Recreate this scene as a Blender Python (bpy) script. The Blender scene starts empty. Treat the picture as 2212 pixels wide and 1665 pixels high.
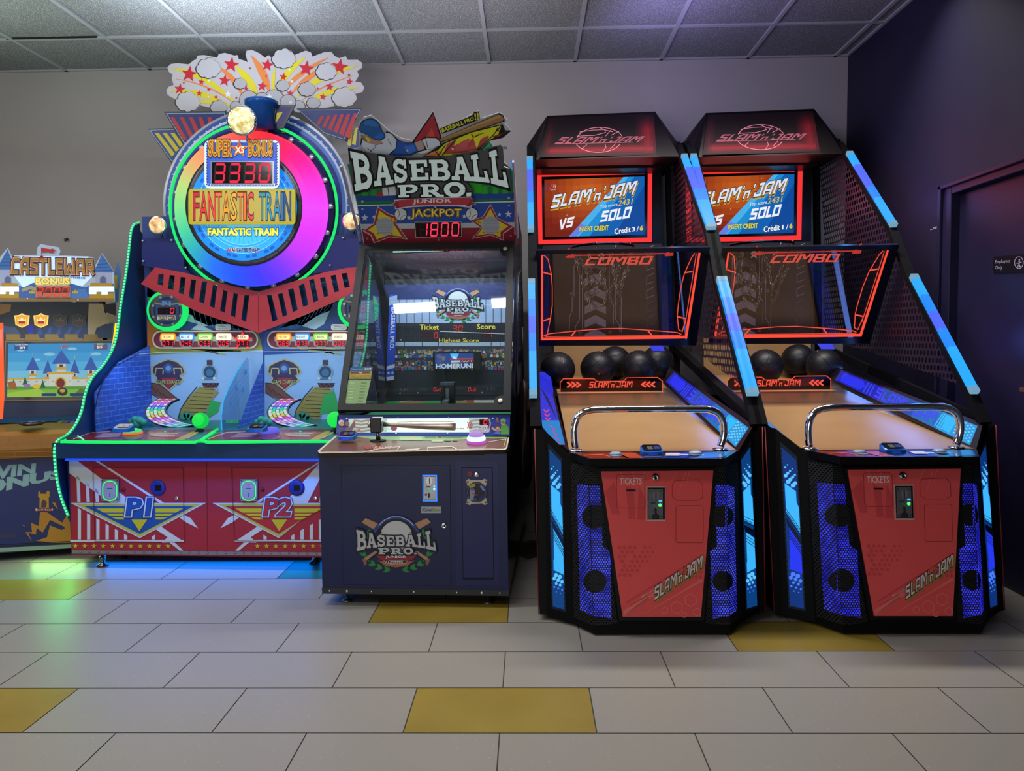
import bpy, math, random
from mathutils import Vector, Matrix
random.seed(7)
C = bpy.context.scene.collection
W0, H0, F0 = 2212.0, 1665.0, 1620.0
CAM = Vector((0, 0, 1.245))
YAW, PITCH, ROLL = 0.022, 0.0641, -0.011
R = (Matrix.Rotation(YAW, 3, 'Z') @ Matrix.Rotation(math.pi/2 - PITCH, 3, 'X') @ Matrix.Rotation(ROLL, 3, 'Z'))
RT = R.transposed()
def ray(x, y):
    return R @ Vector(((x - W0/2)/F0, -(y - H0/2)/F0, -1.0))
def proj(p):
    q = RT @ (Vector(p) - CAM)
    return (W0/2 + F0*q.x/-q.z, H0/2 - F0*q.y/-q.z)
def at(x, y, Y):
    d = ray(x, y); return CAM + d*(Y/d.y)
def atz(x, y, z):
    d = ray(x, y); return CAM + d*((z - CAM.z)/d.z)
def atx(x, y, X):
    d = ray(x, y); return CAM + d*(X/d.x)
# ---------------------------------------------------------------- materials
MATS = {}
def lin(c):
    return c/12.92 if c <= .04045 else ((c + .055)/1.055)**2.4
def col(h):
    h = h.lstrip('#'); return tuple(lin(int(h[i:i+2], 16)/255) for i in (0, 2, 4)) + (1,)
def M(h, rough=.5, metal=0., emit=0., spec=.28, name=None, coat=0.):
    key = (h, rough, metal, emit, spec, coat)
    if key in MATS: return MATS[key]
    m = bpy.data.materials.new(name or ('emitter_' if emit else 'finish_') + h.lstrip('#')); m.use_nodes = True
    b = m.node_tree.nodes['Principled BSDF']
    b.inputs['Base Color'].default_value = col(h)
    b.inputs['Roughness'].default_value = rough
    b.inputs['Metallic'].default_value = metal
    b.inputs['Specular IOR Level'].default_value = spec
    b.inputs['Coat Weight'].default_value = coat
    if emit:
        b.inputs['Base Color'].default_value = (0.01, 0.01, 0.01, 1)
        b.inputs['Emission Color'].default_value = col(h)
        b.inputs['Emission Strength'].default_value = emit
        m.cycles.emission_sampling = 'NONE'
    MATS[key] = m
    return m
def E(h, s=1.0):            # something that gives off light by itself
    return M(h, .4, 0, s, .1)
def B(h, g=.35):            # backlit print: ink colour plus light coming through it
    key = ('B', h, g)
    if key in MATS: return MATS[key]
    m = bpy.data.materials.new('backlit_print_' + h.lstrip('#')); m.use_nodes = True
    b = m.node_tree.nodes['Principled BSDF']
    b.inputs['Base Color'].default_value = col(h)
    b.inputs['Roughness'].default_value = .35; b.inputs['Specular IOR Level'].default_value = .25
    b.inputs['Emission Color'].default_value = col(h)
    b.inputs['Emission Strength'].default_value = g
    m.cycles.emission_sampling = 'NONE'
    MATS[key] = m
    return m
def noisy(name, h1, h2, scale=6., rough=.5, bump=0., detail=4., fine=None, spec=.3):
    m = bpy.data.materials.new(name); m.use_nodes = True
    nt = m.node_tree; b = nt.nodes['Principled BSDF']; b.inputs['Roughness'].default_value = rough
    b.inputs['Specular IOR Level'].default_value = spec
    tc = nt.nodes.new('ShaderNodeTexCoord'); n = nt.nodes.new('ShaderNodeTexNoise'); r = nt.nodes.new('ShaderNodeValToRGB')
    n.inputs['Scale'].default_value = scale; n.inputs['Detail'].default_value = detail
    r.color_ramp.elements[0].position = .3; r.color_ramp.elements[1].position = .7
    r.color_ramp.elements[0].color = col(h1); r.color_ramp.elements[1].color = col(h2)
    nt.links.new(tc.outputs['Object'], n.inputs['Vector']); nt.links.new(n.outputs['Fac'], r.inputs['Fac'])
    last = r.outputs['Color']
    if fine:                # dark fissures / specks: (scale, threshold, colour)
        v = nt.nodes.new('ShaderNodeTexNoise'); v.inputs['Scale'].default_value = fine[0]; v.inputs['Detail'].default_value = 2
        nt.links.new(tc.outputs['Object'], v.inputs['Vector'])
        rr = nt.nodes.new('ShaderNodeValToRGB'); rr.color_ramp.elements[0].position = fine[1]; rr.color_ramp.elements[1].position = fine[1] + .04
        nt.links.new(v.outputs['Fac'], rr.inputs['Fac'])
        mx = nt.nodes.new('ShaderNodeMix'); mx.data_type = 'RGBA'; mx.blend_type = 'MIX'
        nt.links.new(rr.outputs['Color'], mx.inputs[0]); nt.links.new(last, mx.inputs[6]); mx.inputs[7].default_value = col(fine[2])
        last = mx.outputs[2]
    nt.links.new(last, b.inputs['Base Color'])
    if bump:
        bp = nt.nodes.new('ShaderNodeBump'); bp.inputs['Strength'].default_value = bump; bp.inputs['Distance'].default_value = .002
        nt.links.new(n.outputs['Fac'], bp.inputs['Height']); nt.links.new(bp.outputs['Normal'], b.inputs['Normal'])
    return m
def glass(name, tint='#ffffff', refl=.12, rough=.02, body=0., fres=.4):
    """thin clear sheet: mostly transparent, mirror-like sheen, optional milky body"""
    m = bpy.data.materials.new(name); m.use_nodes = True; nt = m.node_tree; nt.nodes.clear()
    o = nt.nodes.new('ShaderNodeOutputMaterial'); t = nt.nodes.new('ShaderNodeBsdfTransparent'); g = nt.nodes.new('ShaderNodeBsdfGlossy')
    t.inputs['Color'].default_value = col(tint); g.inputs['Roughness'].default_value = rough
    fr = nt.nodes.new('ShaderNodeFresnel'); fr.inputs['IOR'].default_value = 1.5
    ad = nt.nodes.new('ShaderNodeMath'); ad.operation = 'MULTIPLY_ADD'; ad.inputs[1].default_value = fres; ad.inputs[2].default_value = refl - .04*fres; ad.use_clamp = True
    mx = nt.nodes.new('ShaderNodeMixShader')
    nt.links.new(fr.outputs[0], ad.inputs[0]); nt.links.new(ad.outputs[0], mx.inputs[0])
    nt.links.new(t.outputs[0], mx.inputs[1]); nt.links.new(g.outputs[0], mx.inputs[2])
    last = mx.outputs[0]
    if body:
        d = nt.nodes.new('ShaderNodeBsdfDiffuse'); d.inputs['Color'].default_value = (.8, .85, .9, 1)
        m2 = nt.nodes.new('ShaderNodeMixShader'); m2.inputs[0].default_value = body
        nt.links.new(last, m2.inputs[1]); nt.links.new(d.outputs[0], m2.inputs[2]); last = m2.outputs[0]
    nt.links.new(last, o.inputs[0])
    return m
def perforated(name, h, s, hole, ax=('X', 'Z'), rough=.4, metal=.3, hexy=1.0):
    """sheet with staggered see-through holes, laid out in the object's own space (metres)"""
    m = bpy.data.materials.new(name); m.use_nodes = True; nt = m.node_tree; b = nt.nodes['Principled BSDF']
    b.inputs['Base Color'].default_value = col(h); b.inputs['Roughness'].default_value = rough; b.inputs['Metallic'].default_value = metal
    tc = nt.nodes.new('ShaderNodeTexCoord'); sp = nt.nodes.new('ShaderNodeSeparateXYZ'); nt.links.new(tc.outputs['Object'], sp.inputs[0])
    def mth(op, a, b2=None, c=None):
        n = nt.nodes.new('ShaderNodeMath'); n.operation = op
        for i, q in enumerate((a, b2, c)):
            if q is None: continue
            if isinstance(q, (int, float)): n.inputs[i].default_value = q
            else: nt.links.new(q, n.inputs[i])
        return n.outputs[0]
    u, v = sp.outputs[ax[0]], sp.outputs[ax[1]]
    sy = s*math.sqrt(3)*hexy
    def cell(off):
        a = mth('MULTIPLY', mth('SUBTRACT', mth('FRACT', mth('ADD', mth('DIVIDE', u, s), off)), .5), s)
        c = mth('MULTIPLY', mth('SUBTRACT', mth('FRACT', mth('ADD', mth('DIVIDE', v, sy), off)), .5), sy/hexy)
        return mth('SQRT', mth('ADD', mth('MULTIPLY', a, a), mth('MULTIPLY', c, c)))
    d = mth('MINIMUM', cell(0.0), cell(0.5))
    solid = mth('GREATER_THAN', d, hole)
    tr = nt.nodes.new('ShaderNodeBsdfTransparent'); mx = nt.nodes.new('ShaderNodeMixShader')
    nt.links.new(solid, mx.inputs[0]); nt.links.new(tr.outputs[0], mx.inputs[1]); nt.links.new(b.outputs[0], mx.inputs[2])
    nt.links.new(mx.outputs[0], nt.nodes['Material Output'].inputs[0])
    return m
def emit_noise(name, h1, h2, scale, s1=1., s2=1., ax=None):
    m = bpy.data.materials.new(name); m.use_nodes = True; nt = m.node_tree; nt.nodes.clear()
    o = nt.nodes.new('ShaderNodeOutputMaterial'); e = nt.nodes.new('ShaderNodeEmission'); n = nt.nodes.new('ShaderNodeTexNoise'); r = nt.nodes.new('ShaderNodeValToRGB')
    tc = nt.nodes.new('ShaderNodeTexCoord'); n.inputs['Scale'].default_value = scale; n.inputs['Detail'].default_value = 2
    r.color_ramp.elements[0].position = .35; r.color_ramp.elements[1].position = .65
    c1, c2 = col(h1), col(h2)
    r.color_ramp.elements[0].color = tuple(v*s1 for v in c1[:3]) + (1,); r.color_ramp.elements[1].color = tuple(v*s2 for v in c2[:3]) + (1,)
    nt.links.new(tc.outputs['Object'], n.inputs['Vector']); nt.links.new(n.outputs['Fac'], r.inputs['Fac'])
    nt.links.new(r.outputs['Color'], e.inputs['Color']); nt.links.new(e.outputs[0], o.inputs[0])
    m.cycles.emission_sampling = 'NONE'
    return m
# ---------------------------------------------------------------- planes
class Pl:
    """a flat panel standing in the room: point o, unit normal n facing the viewer"""
    def __init__(s, o, n):
        s.o = Vector(o); s.n = Vector(n).normalized()
        if s.n.dot(CAM - s.o) < 0: s.n = -s.n
    @staticmethod
    def three(a, b, c):
        a, b, c = Vector(a), Vector(b), Vector(c)
        return Pl(a, (b - a).cross(c - a))
    def pt(s, x, y, lift=0.):
        d = ray(x, y); o = s.o + s.n*lift
        return CAM + d*((o - CAM).dot(s.n)/d.dot(s.n))
    def back(s, dist):
        return Pl(s.o - s.n*dist, s.n)
# ---------------------------------------------------------------- mesh builder
LIFT = .0007
class MB:
    def __init__(s):
        s.v = []; s.f = []; s.mi = []; s.mats = []; s.smooth = []
    def face(s, pts, m, smooth=False):
        if m not in s.mats: s.mats.append(m)
        b = len(s.v); s.v += [tuple(p) for p in pts]
        s.f.append(tuple(range(b, b + len(pts)))); s.mi.append(s.mats.index(m)); s.smooth.append(smooth)
    def mesh(s, vs, fs, m, smooth=False):
        if m not in s.mats: s.mats.append(m)
        b = len(s.v); s.v += [tuple(p) for p in vs]; k = s.mats.index(m)
        for f in fs:
            s.f.append(tuple(b + i for i in f)); s.mi.append(k); s.smooth.append(smooth)
    def box(s, x0, x1, y0, y1, z0, z1, m, T=None):
        vs = [Vector((x, y, z)) for x in (x0, x1) for y in (y0, y1) for z in (z0, z1)]
        if T is not None: vs = [T @ v for v in vs]
        s.mesh(vs, [(0, 1, 3, 2), (4, 6, 7, 5), (0, 4, 5, 1), (2, 3, 7, 6), (0, 2, 6, 4), (1, 5, 7, 3)], m)
    def bar(s, a, b, w, h, m, up=(0, 0, 1)):
        a, b = Vector(a), Vector(b); d = (b - a).normalized(); u = Vector(up)
        r = d.cross(u)
        if r.length < 1e-5: r = d.cross(Vector((0, 1, 0)))
        r.normalize(); u = r.cross(d)
        vs = [p + r*(i*w/2) + u*(j*h/2) for p in (a, b) for i, j in ((-1, -1), (1, -1), (1, 1), (-1, 1))]
        s.mesh(vs, [(0, 3, 2, 1), (4, 5, 6, 7), (0, 1, 5, 4), (1, 2, 6, 5), (2, 3, 7, 6), (3, 0, 4, 7)], m)
    def tube(s, pts, r, m, n=10, closed=False, caps=True):
        pts = [Vector(p) for p in pts]; N = len(pts); rings = []
        up = None
        for i, p in enumerate(pts):
            if closed: d = pts[(i + 1) % N] - pts[i - 1]
            else: d = pts[min(i + 1, N - 1)] - pts[max(i - 1, 0)]
            d.normalize()
            if up is None:
                up = Vector((0, 0, 1)) if abs(d.z) < .9 else Vector((0, 1, 0))
            x = d.cross(up); 
            if x.length < 1e-6: x = d.cross(Vector((1, 0, 0)))
            x.normalize(); up = x.cross(d)
            rr = r[i] if isinstance(r, (list, tuple)) else r
            rings.append([p + (x*math.cos(t) + up*math.sin(t))*rr for t in (2*math.pi*k/n for k in range(n))])
        vs = [v for g in rings for v in g]; fs = []
        for i in range(N if closed else N - 1):
            j = (i + 1) % N
            for k in range(n):
                l = (k + 1) % n; fs.append((i*n + k, i*n + l, j*n + l, j*n + k))
        if caps and not closed:
            fs.append(tuple(range(n))[::-1]); fs.append(tuple((N - 1)*n + k for k in range(n)))
        s.mesh(vs, fs, m, True)
    def lathe(s, c, axis, prof, m, n=32, x0=None):
        """prof: list of (radius, distance along axis)"""
        c = Vector(c); a = Vector(axis).normalized(); x = Vector((0, 0, 1)).cross(a)
        if x.length < 1e-5: x = Vector((1, 0, 0))
        x.normalize(); y = a.cross(x); vs = []; fs = []
        for r, h in prof:
            for k in range(n):
                t = 2*math.pi*k/n; vs.append(c + a*h + (x*math.cos(t) + y*math.sin(t))*r)
        for i in range(len(prof) - 1):
            for k in range(n):
                l = (k + 1) % n; fs.append((i*n + k, i*n + l, (i + 1)*n + l, (i + 1)*n + k))
        fs.append(tuple(range(n))[::-1]); fs.append(tuple((len(prof) - 1)*n + k for k in range(n)))
        s.mesh(vs, fs, m, True)
    def prism(s, pts, d, m, mback=None, mside=None):
        """flat outline (world points) pushed along vector d; front keeps m"""
        pts = [Vector(p) for p in pts]; d = Vector(d); q = [p + d for p in pts]
        s.face(pts, m); s.face(q[::-1], mback or mside or m)
        n = len(pts)
        for i in range(n):
            j = (i + 1) % n; s.face((pts[i], q[i], q[j], pts[j]), mside or m)
    def hex(s, P, m):       # eight corners: front four then back four
        s.mesh(P, [(0, 1, 2, 3), (7, 6, 5, 4), (0, 4, 5, 1), (1, 5, 6, 2), (2, 6, 7, 3), (3, 7, 4, 0)], m)
    # ---- artwork printed on a plane, drawn in the photograph's coordinates
    def on(s, pl, k=1):
        s.pl = pl; s.k = k; return s
    def L(s, k=None): return (s.k if k is None else k)*LIFT
    def poly(s, pts, m, k=None):
        s.face([s.pl.pt(x, y, s.L(k)) for x, y in pts], m); return s
    def slab(s, pts, t, m, mside=None, k=0):
        s.prism([s.pl.pt(x, y, s.L(k)) for x, y in pts], -s.pl.n*t, m, mside or m, mside or m); return s
    def rect(s, x0, y0, x1, y1, m, k=None): return s.poly([(x0, y0), (x1, y0), (x1, y1), (x0, y1)], m, k)
    def line(s, pts, w, m, k=None, closed=False, lift=None):
        n = len(pts); L = []; Rr = []
        for i in range(n):
            p = pts[i]; a = pts[i - 1] if (i or closed) else None; b = pts[(i + 1) % n] if (i < n - 1 or closed) else None
            def nrm(u, v):
                dx, dy = v[0] - u[0], v[1] - u[1]; l = math.hypot(dx, dy) or 1e-6; return (-dy/l, dx/l)
            if a is None: nx, ny = nrm(p, b)
            elif b is None: nx, ny = nrm(a, p)
            else:
                n1, n2 = nrm(a, p), nrm(p, b); nx, ny = n1[0] + n2[0], n1[1] + n2[1]; l = math.hypot(nx, ny) or 1e-6
                nx, ny = nx/l, ny/l; c = max(.45, nx*n1[0] + ny*n1[1]); nx, ny = nx/c, ny/c
            ww = (w[i] if isinstance(w, (list, tuple)) else w)/2
            L.append((p[0] + nx*ww, p[1] + ny*ww)); Rr.append((p[0] - nx*ww, p[1] - ny*ww))
        z = s.L(k)
        LL = [s.pl.pt(x, y, z) for x, y in L]; RR = [s.pl.pt(x, y, z) for x, y in Rr]
        for i in range(n if closed else n - 1):
            j = (i + 1) % n; s.face((LL[i], LL[j], RR[j], RR[i]), m)
        return s
    def circ(s, cx, cy, r, m, ry=None, k=None, n=28, a0=0, a1=360):
        ry = ry or r; full = abs(a1 - a0) >= 360
        pts = [(cx + r*math.cos(math.radians(a0 + (a1 - a0)*i/n)), cy + ry*math.sin(math.radians(a0 + (a1 - a0)*i/n))) for i in range(n if full else n + 1)]
        return s.poly(pts, m, k)
    def arc(s, cx, cy, r, w, m, a0=0, a1=360, ry=None, k=None, n=40):
        ry = ry or r; full = abs(a1 - a0) >= 360
        pts = [(cx + r*math.cos(math.radians(a0 + (a1 - a0)*i/n)), cy + ry*math.sin(math.radians(a0 + (a1 - a0)*i/n))) for i in range(n if full else n + 1)]
        return s.line(pts, w, m, k, full)
    def star(s, cx, cy, r, m, rot=-90, k=None, inner=.42, ny=1.0):
        pts = []
        for i in range(10):
            rr = r if i % 2 == 0 else r*inner; t = math.radians(rot + 36*i); pts.append((cx + rr*math.cos(t), cy + rr*math.sin(t)*ny))
        return s.poly(pts, m, k)
    def quadmap(s, q, u, v):            # q: tl, tr, br, bl
        x = (q[0][0]*(1-u) + q[1][0]*u)*(1-v) + (q[3][0]*(1-u) + q[2][0]*u)*v
        y = (q[0][1]*(1-u) + q[1][1]*u)*(1-v) + (q[3][1]*(1-u) + q[2][1]*u)*v
        return x, y
    def text(s, t, q, m, k=None, bold=0., warp=None):
        """q: (x0,y0,x1,y1) or four corners"""
        if len(q) == 4 and not isinstance(q[0], (tuple, list)): q = [(q[0], q[1]), (q[2], q[1]), (q[2], q[3]), (q[0], q[3])]
        vs, fs, bb = glyphs(t, bold); base = glyphs(t, 0.)[2]
        w = base[2] - base[0]; h = base[3] - base[1]; z = s.L(k); out = []
        for x, y in vs:
            u, v = (x - base[0])/w, 1 - (y - base[1])/h
            if warp: u, v = warp(u, v)
            px, py = s.quadmap(q, u, v); out.append(s.pl.pt(px, py, z))
        s.mesh(out, fs, m); return s
    def strokes(s, t, q, m, font, k=None, grow=0., warp=None, shear=0., gap=.16, lw=None):
        if len(q) == 4 and not isinstance(q[0], (tuple, list)): q = [(q[0], q[1]), (q[2], q[1]), (q[2], q[3]), (q[0], q[3])]
        x = 0.; quads = []
        for ch in t:
            if ch == ' ': x += .45; continue
            g = font[ch]; cw = g['w']; ww = lw or g.get('t', .2)
            for st in g['s']:
                tw = (st[2] if len(st) > 2 else ww); dots = st[0]
                quads += stroke_quads(dots, tw, grow, st[1] if len(st) > 1 else 0, x)
            x += cw + gap
        tot = x - gap; z = s.L(k)
        for i_, qd in enumerate(quads):
            pts = []; z += 2e-5 if i_ % 25 else 0
            for (a, b) in qd:
                u, v = a/tot, 1 - b
                u += shear*(b - .5)
                if warp: u, v = warp(u, v)
                px, py = s.quadmap(q, u, v); pts.append(s.pl.pt(px, py, z))
            s.face(pts, m)
        return s
    def seg(s, t, q, m, off=None, k=None, w=.13, sl=.1):
        """seven segment digits"""
        if len(q) == 4 and not isinstance(q[0], (tuple, list)): q = [(q[0], q[1]), (q[2], q[1]), (q[2], q[3]), (q[0], q[3])]
        S = {'0': 'abcdef', '1': 'bc', '2': 'abged', '3': 'abgcd', '4': 'fgbc', '5': 'afgcd', '6': 'afgedc', '7': 'abc', '8': 'abcdefg', '9': 'abcdfg', 'u': 'cde', 't': 'defg', 'O': 'abcdef', ' ': ''}
        P = {'a': ((0, 1), (1, 1)), 'b': ((1, 1), (1, .5)), 'c': ((1, .5), (1, 0)), 'd': ((0, 0), (1, 0)), 'e': ((0, 0), (0, .5)), 'f': ((0, .5), (0, 1)), 'g': ((0, .5), (1, .5))}
        n = len(t); cell = 1./n; z = s.L(k)
        for i, ch in enumerate(t):
            for nm in 'abcdefg':
                mm = m if nm in S[ch] else off
                if mm is None: continue
                (x0, y0), (x1, y1) = P[nm]; d = w/2
                hz = y0 == y1
                if hz: pts = [(x0 + d*.3, y0), (x0 + d*1.2, y0 + d), (x1 - d*1.2, y0 + d), (x1 - d*.3, y0), (x1 - d*1.2, y0 - d), (x0 + d*1.2, y0 - d)]
                else:
                    lo, hi = min(y0, y1), max(y0, y1)
                    pts = [(x0, lo + d*.2), (x0 + d*1.3, lo + d), (x0 + d*1.3, hi - d), (x0, hi - d*.2), (x0 - d*1.3, hi - d), (x0 - d*1.3, lo + d)]
                out = []
                for a, b in pts:
                    u = (i + .17 + .62*a + sl*(b - .5))*cell; v = 1 - (.08 + .84*b)
                    px, py = s.quadmap(q, u, v); out.append(s.pl.pt(px, py, z))
                s.face(out, mm)
        return s
    def build(s, name, parent=None, origin=None, label=None, bevel=None):
        o = Vector(origin) if origin is not None else (parent_origin(parent) if parent else Vector((0, 0, 0)))
        me = bpy.data.meshes.new(name)
        me.from_pydata([(v[0] - o.x, v[1] - o.y, v[2] - o.z) for v in s.v], [], s.f)
        for m in s.mats: me.materials.append(m)
        me.polygons.foreach_set('material_index', s.mi); me.polygons.foreach_set('use_smooth', s.smooth)
        me.update()
        ob = bpy.data.objects.new(name, me); C.objects.link(ob)
        if parent is not None:
            ob.parent = parent; ob.location = o - parent_origin(parent)
        else: ob.location = o
        if label: ob['label'] = label
        ob['_o'] = list(o)
        if bevel:
            md = ob.modifiers.new('bevel', 'BEVEL'); md.width = bevel; md.segments = 2; md.limit_method = 'ANGLE'
        return ob
def parent_origin(p):
    return Vector(p['_o'])
def thing(name, label, cat, loc, group=None):
    o = bpy.data.objects.new(name, None); C.objects.link(o); o.location = loc; o.empty_display_size = .1
    o['label'] = label; o['category'] = cat; o['_o'] = list(loc)
    if group: o['group'] = group
    return o
def tag(o, label, cat, group=None):
    o['label'] = label; o['category'] = cat
    if group: o['group'] = group
    return o
# ---------------------------------------------------------------- lettering
_G = {}
def glyphs(t, bold=0.):
    key = (t, bold)
    if key in _G: return _G[key]
    cu = bpy.data.curves.new('lettering', 'FONT'); cu.body = t; cu.resolution_u = 2; cu.offset = bold
    ob = bpy.data.objects.new('lettering', cu); C.objects.link(ob)
    bpy.context.view_layer.update()
    me = bpy.data.meshes.new_from_object(ob.evaluated_get(bpy.context.evaluated_depsgraph_get()))
    vs = [(v.co.x, v.co.y) for v in me.vertices]; fs = [tuple(p.vertices) for p in me.polygons]
    bpy.data.objects.remove(ob); bpy.data.curves.remove(cu); bpy.data.meshes.remove(me)
    xs = [v[0] for v in vs]; ys = [v[1] for v in vs]
    _G[key] = (vs, fs, (min(xs), min(ys), max(xs), max(ys)))
    return _G[key]
def stroke_quads(pts, w, grow, cap, x):
    """pts in letter units; cap = how far each end reaches past its point"""
    out = []; n = len(pts); closed = n > 2 and pts[0] == pts[-1]
    for i in range(n - 1):
        (ax, ay), (bx, by) = pts[i], pts[i+1]; dx, dy = bx - ax, by - ay; l = math.hypot(dx, dy) or 1e-6; dx, dy = dx/l, dy/l
        h = w/2 + grow
        ea = (h if (i > 0 or closed) else cap + grow); eb = (h if (i < n - 2 or closed) else cap + grow)
        # joints: trim the overshoot to what a mitre would need for shallow bends
        ax2, ay2, bx2, by2 = ax - dx*ea*.72 if (i > 0 or closed) else ax - dx*ea, ay - dy*ea*.72 if (i > 0 or closed) else ay - dy*ea, bx + dx*eb*.72 if (i < n-2 or closed) else bx + dx*eb, by + dy*eb*.72 if (i < n-2 or closed) else by + dy*eb
        if (i > 0 or closed) and (abs(dx) < .01 or abs(dy) < .01): ax2, ay2 = ax - dx*ea, ay - dy*ea
        if (i < n-2 or closed) and (abs(dx) < .01 or abs(dy) < .01): bx2, by2 = bx + dx*eb, by + dy*eb
        nx, ny = -dy*h, dx*h
        out.append([(ax2 + nx + x, ay2 + ny), (bx2 + nx + x, by2 + ny), (bx2 - nx + x, by2 - ny), (ax2 - nx + x, ay2 - ny)])
    return out
def _slab():
    t = .24; lo, hi = .09, .91; sv = .17; F = {}
    def bar(x0, x1, y): return ([(x0, y), (x1, y)], 0, sv)
    def st(x, w=t): return ([(x, .02), (x, .98)], 0, w)
    def rnd(cx, cy, rx, ry, a0, a1, n=10): return [(cx + rx*math.cos(math.radians(a0 + (a1 - a0)*i/n)), cy + ry*math.sin(math.radians(a0 + (a1 - a0)*i/n))) for i in range(n + 1)]
    F['B'] = dict(w=.86, t=t, s=[st(.2), bar(0, .5, hi), bar(0, .52, lo), bar(.2, .5, .52), (rnd(.48, .72, .2, .19, 90, -90), 0, .19), (rnd(.5, .3, .23, .21, 90, -90), 0, .2)])
    F['A'] = dict(w=.98, t=t, s=[([(.2, .05), (.46, .96)], 0, .19), ([(.78, .05), (.54, .96)], 0, .25), bar(.3, .62, hi), bar(0, .38, lo), bar(.58, .98, lo), bar(.3, .7, .36)])
    F['S'] = dict(w=.78, t=t, s=[(rnd(.38, .7, .25, .2, 20, 180, 8) + rnd(.38, .5, .1, .01, 180, 181, 1)[:0] + [(.14, .66), (.24, .55), (.5, .46), (.62, .38), (.63, .3)] + rnd(.38, .29, .25, .19, 0, -160, 8), 0, .2), ([(.68, .6), (.68, .98)], 0, .13), ([(.09, .02), (.09, .4)], 0, .13)])
    F['E'] = dict(w=.82, t=t, s=[st(.2), bar(0, .8, hi), bar(0, .82, lo), bar(.2, .58, .5), ([(.74, .66), (.74, .98)], 0, .14), ([(.76, .02), (.76, .36)], 0, .14), ([(.56, .37), (.56, .64)], 0, .12)])
    F['L'] = dict(w=.8, t=t, s=[st(.24), bar(0, .5, hi), bar(0, .78, lo), ([(.73, .02), (.73, .4)], 0, .15)])
    F['P'] = dict(w=.86, t=t, s=[st(.22), bar(0, .55, hi), bar(0, .5, lo), bar(.22, .55, .42), (rnd(.5, .66, .24, .24, 90, -90), 0, .2)])
    F['R'] = dict(w=.98, t=t, s=[st(.22), bar(0, .55, hi), bar(0, .46, lo), bar(.22, .55, .46), (rnd(.5, .69, .22, .22, 90, -90), 0, .2), ([(.5, .46), (.76, .08)], 0, .24), bar(.62, .98, lo)])
    F['O'] = dict(w=.94, t=t, s=[(rnd(.47, .5, .35, .4, 0, 360, 22), 0, .24)])
    F['.'] = dict(w=.3, t=t, s=[([(.02, .14), (.28, .14)], 0, .26)])
    return F
SLABF = _slab()
def _tech():
    t = .19; F = {}
    def S(*p, w=t, cap=0.): return (list(p), cap, w)
    lo, hi, md = .1, .9, .5
    F['S'] = dict(w=.8, s=[S((.8, hi), (.12, hi), (.1, .56), (.68, .48), (.68, lo), (0, lo))])
    F['L'] = dict(w=.62, s=[S((.1, 1), (.1, lo), (.62, lo))])
    F['A'] = dict(w=.84, s=[S((.1, 0), (.1, .72), (.28, hi), (.74, hi), (.74, 0)), S((.1, .36), (.74, .36), w=.15)])
    F['M'] = dict(w=1.06, s=[S((.1, 0), (.1, hi), (.3, hi), (.53, .46), (.76, hi), (.96, hi), (.96, 0))])
    F['n'] = dict(w=.6, s=[S((.08, 0), (.08, .5), (.5, .5), (.5, 0), w=.15)])
    F["'"] = dict(w=.12, s=[S((.06, .72), (.06, 1), w=.13)])
    F['J'] = dict(w=.74, s=[S((.28, hi), (.64, hi), (.64, lo), (.1, lo), (.1, .34))])
    F['C'] = dict(w=.8, s=[S((.8, hi), (.24, hi), (.1, .7), (.1, lo), (.74, lo))])
    F['O'] = dict(w=.84, s=[S((.1, lo), (.1, hi), (.74, hi), (.74, lo), (.1, lo))])
    F['B'] = dict(w=.82, s=[S((.1, lo), (.1, hi), (.7, hi), (.62, md), (.1, md)), S((.62, md), (.72, .4), (.72, lo), (.1, lo))])
    F['V'] = dict(w=.8, s=[S((.1, 1), (.36, .06), (.44, .06), (.74, 1))])
    F['P'] = dict(w=.78, s=[S((.1, 0), (.1, hi), (.68, hi), (.68, .44), (.1, .44))])
    F['T'] = dict(w=.72, s=[S((0, hi), (.72, hi)), S((.36, 0), (.36, hi))])
    F['I'] = dict(w=.2, s=[S((.1, 0), (.1, 1))])
    F['K'] = dict(w=.76, s=[S((.1, 0), (.1, 1)), S((.2, .5), (.66, .98)), S((.2, .5), (.68, .02))])
    F['E'] = dict(w=.7, s=[S((.7, hi), (.1, hi), (.1, lo), (.7, lo)), S((.1, md), (.6, md))])
    F['R'] = dict(w=.8, s=[S((.1, 0), (.1, hi), (.68, hi), (.68, .46), (.1, .46)), S((.4, .46), (.7, .02))])
    F['W'] = dict(w=1.06, s=[S((.1, 1), (.1, lo), (.3, lo), (.53, .54), (.76, lo), (.96, lo), (.96, 1))])
    F['D'] = dict(w=.8, s=[S((.1, lo), (.1, hi), (.56, hi), (.7, .74), (.7, .26), (.56, lo), (.1, lo))])
    F['U'] = dict(w=.8, s=[S((.1, 1), (.1, lo), (.7, lo), (.7, 1))])
    F['N'] = dict(w=.84, s=[S((.1, 0), (.1, hi), (.26, hi), (.62, lo), (.74, lo), (.74, 1))])
    F['1'] = dict(w=.5, s=[S((.1, .78), (.32, hi), (.32, 0))])
    F['2'] = dict(w=.76, s=[S((.05, hi), (.66, hi), (.66, .56), (.1, .4), (.1, lo), (.74, lo))])
    for d, p in {'0': ((.1, lo), (.1, hi), (.66, hi), (.66, lo), (.1, lo)), '3': ((.05, hi), (.66, hi), (.66, lo), (.05, lo)), '6': ((.7, hi), (.1, hi), (.1, lo), (.66, lo), (.66, md), (.1, md))}.items():
        F[d] = dict(w=.76, s=[S(*p)])
    return F
TECHF = _tech()
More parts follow.
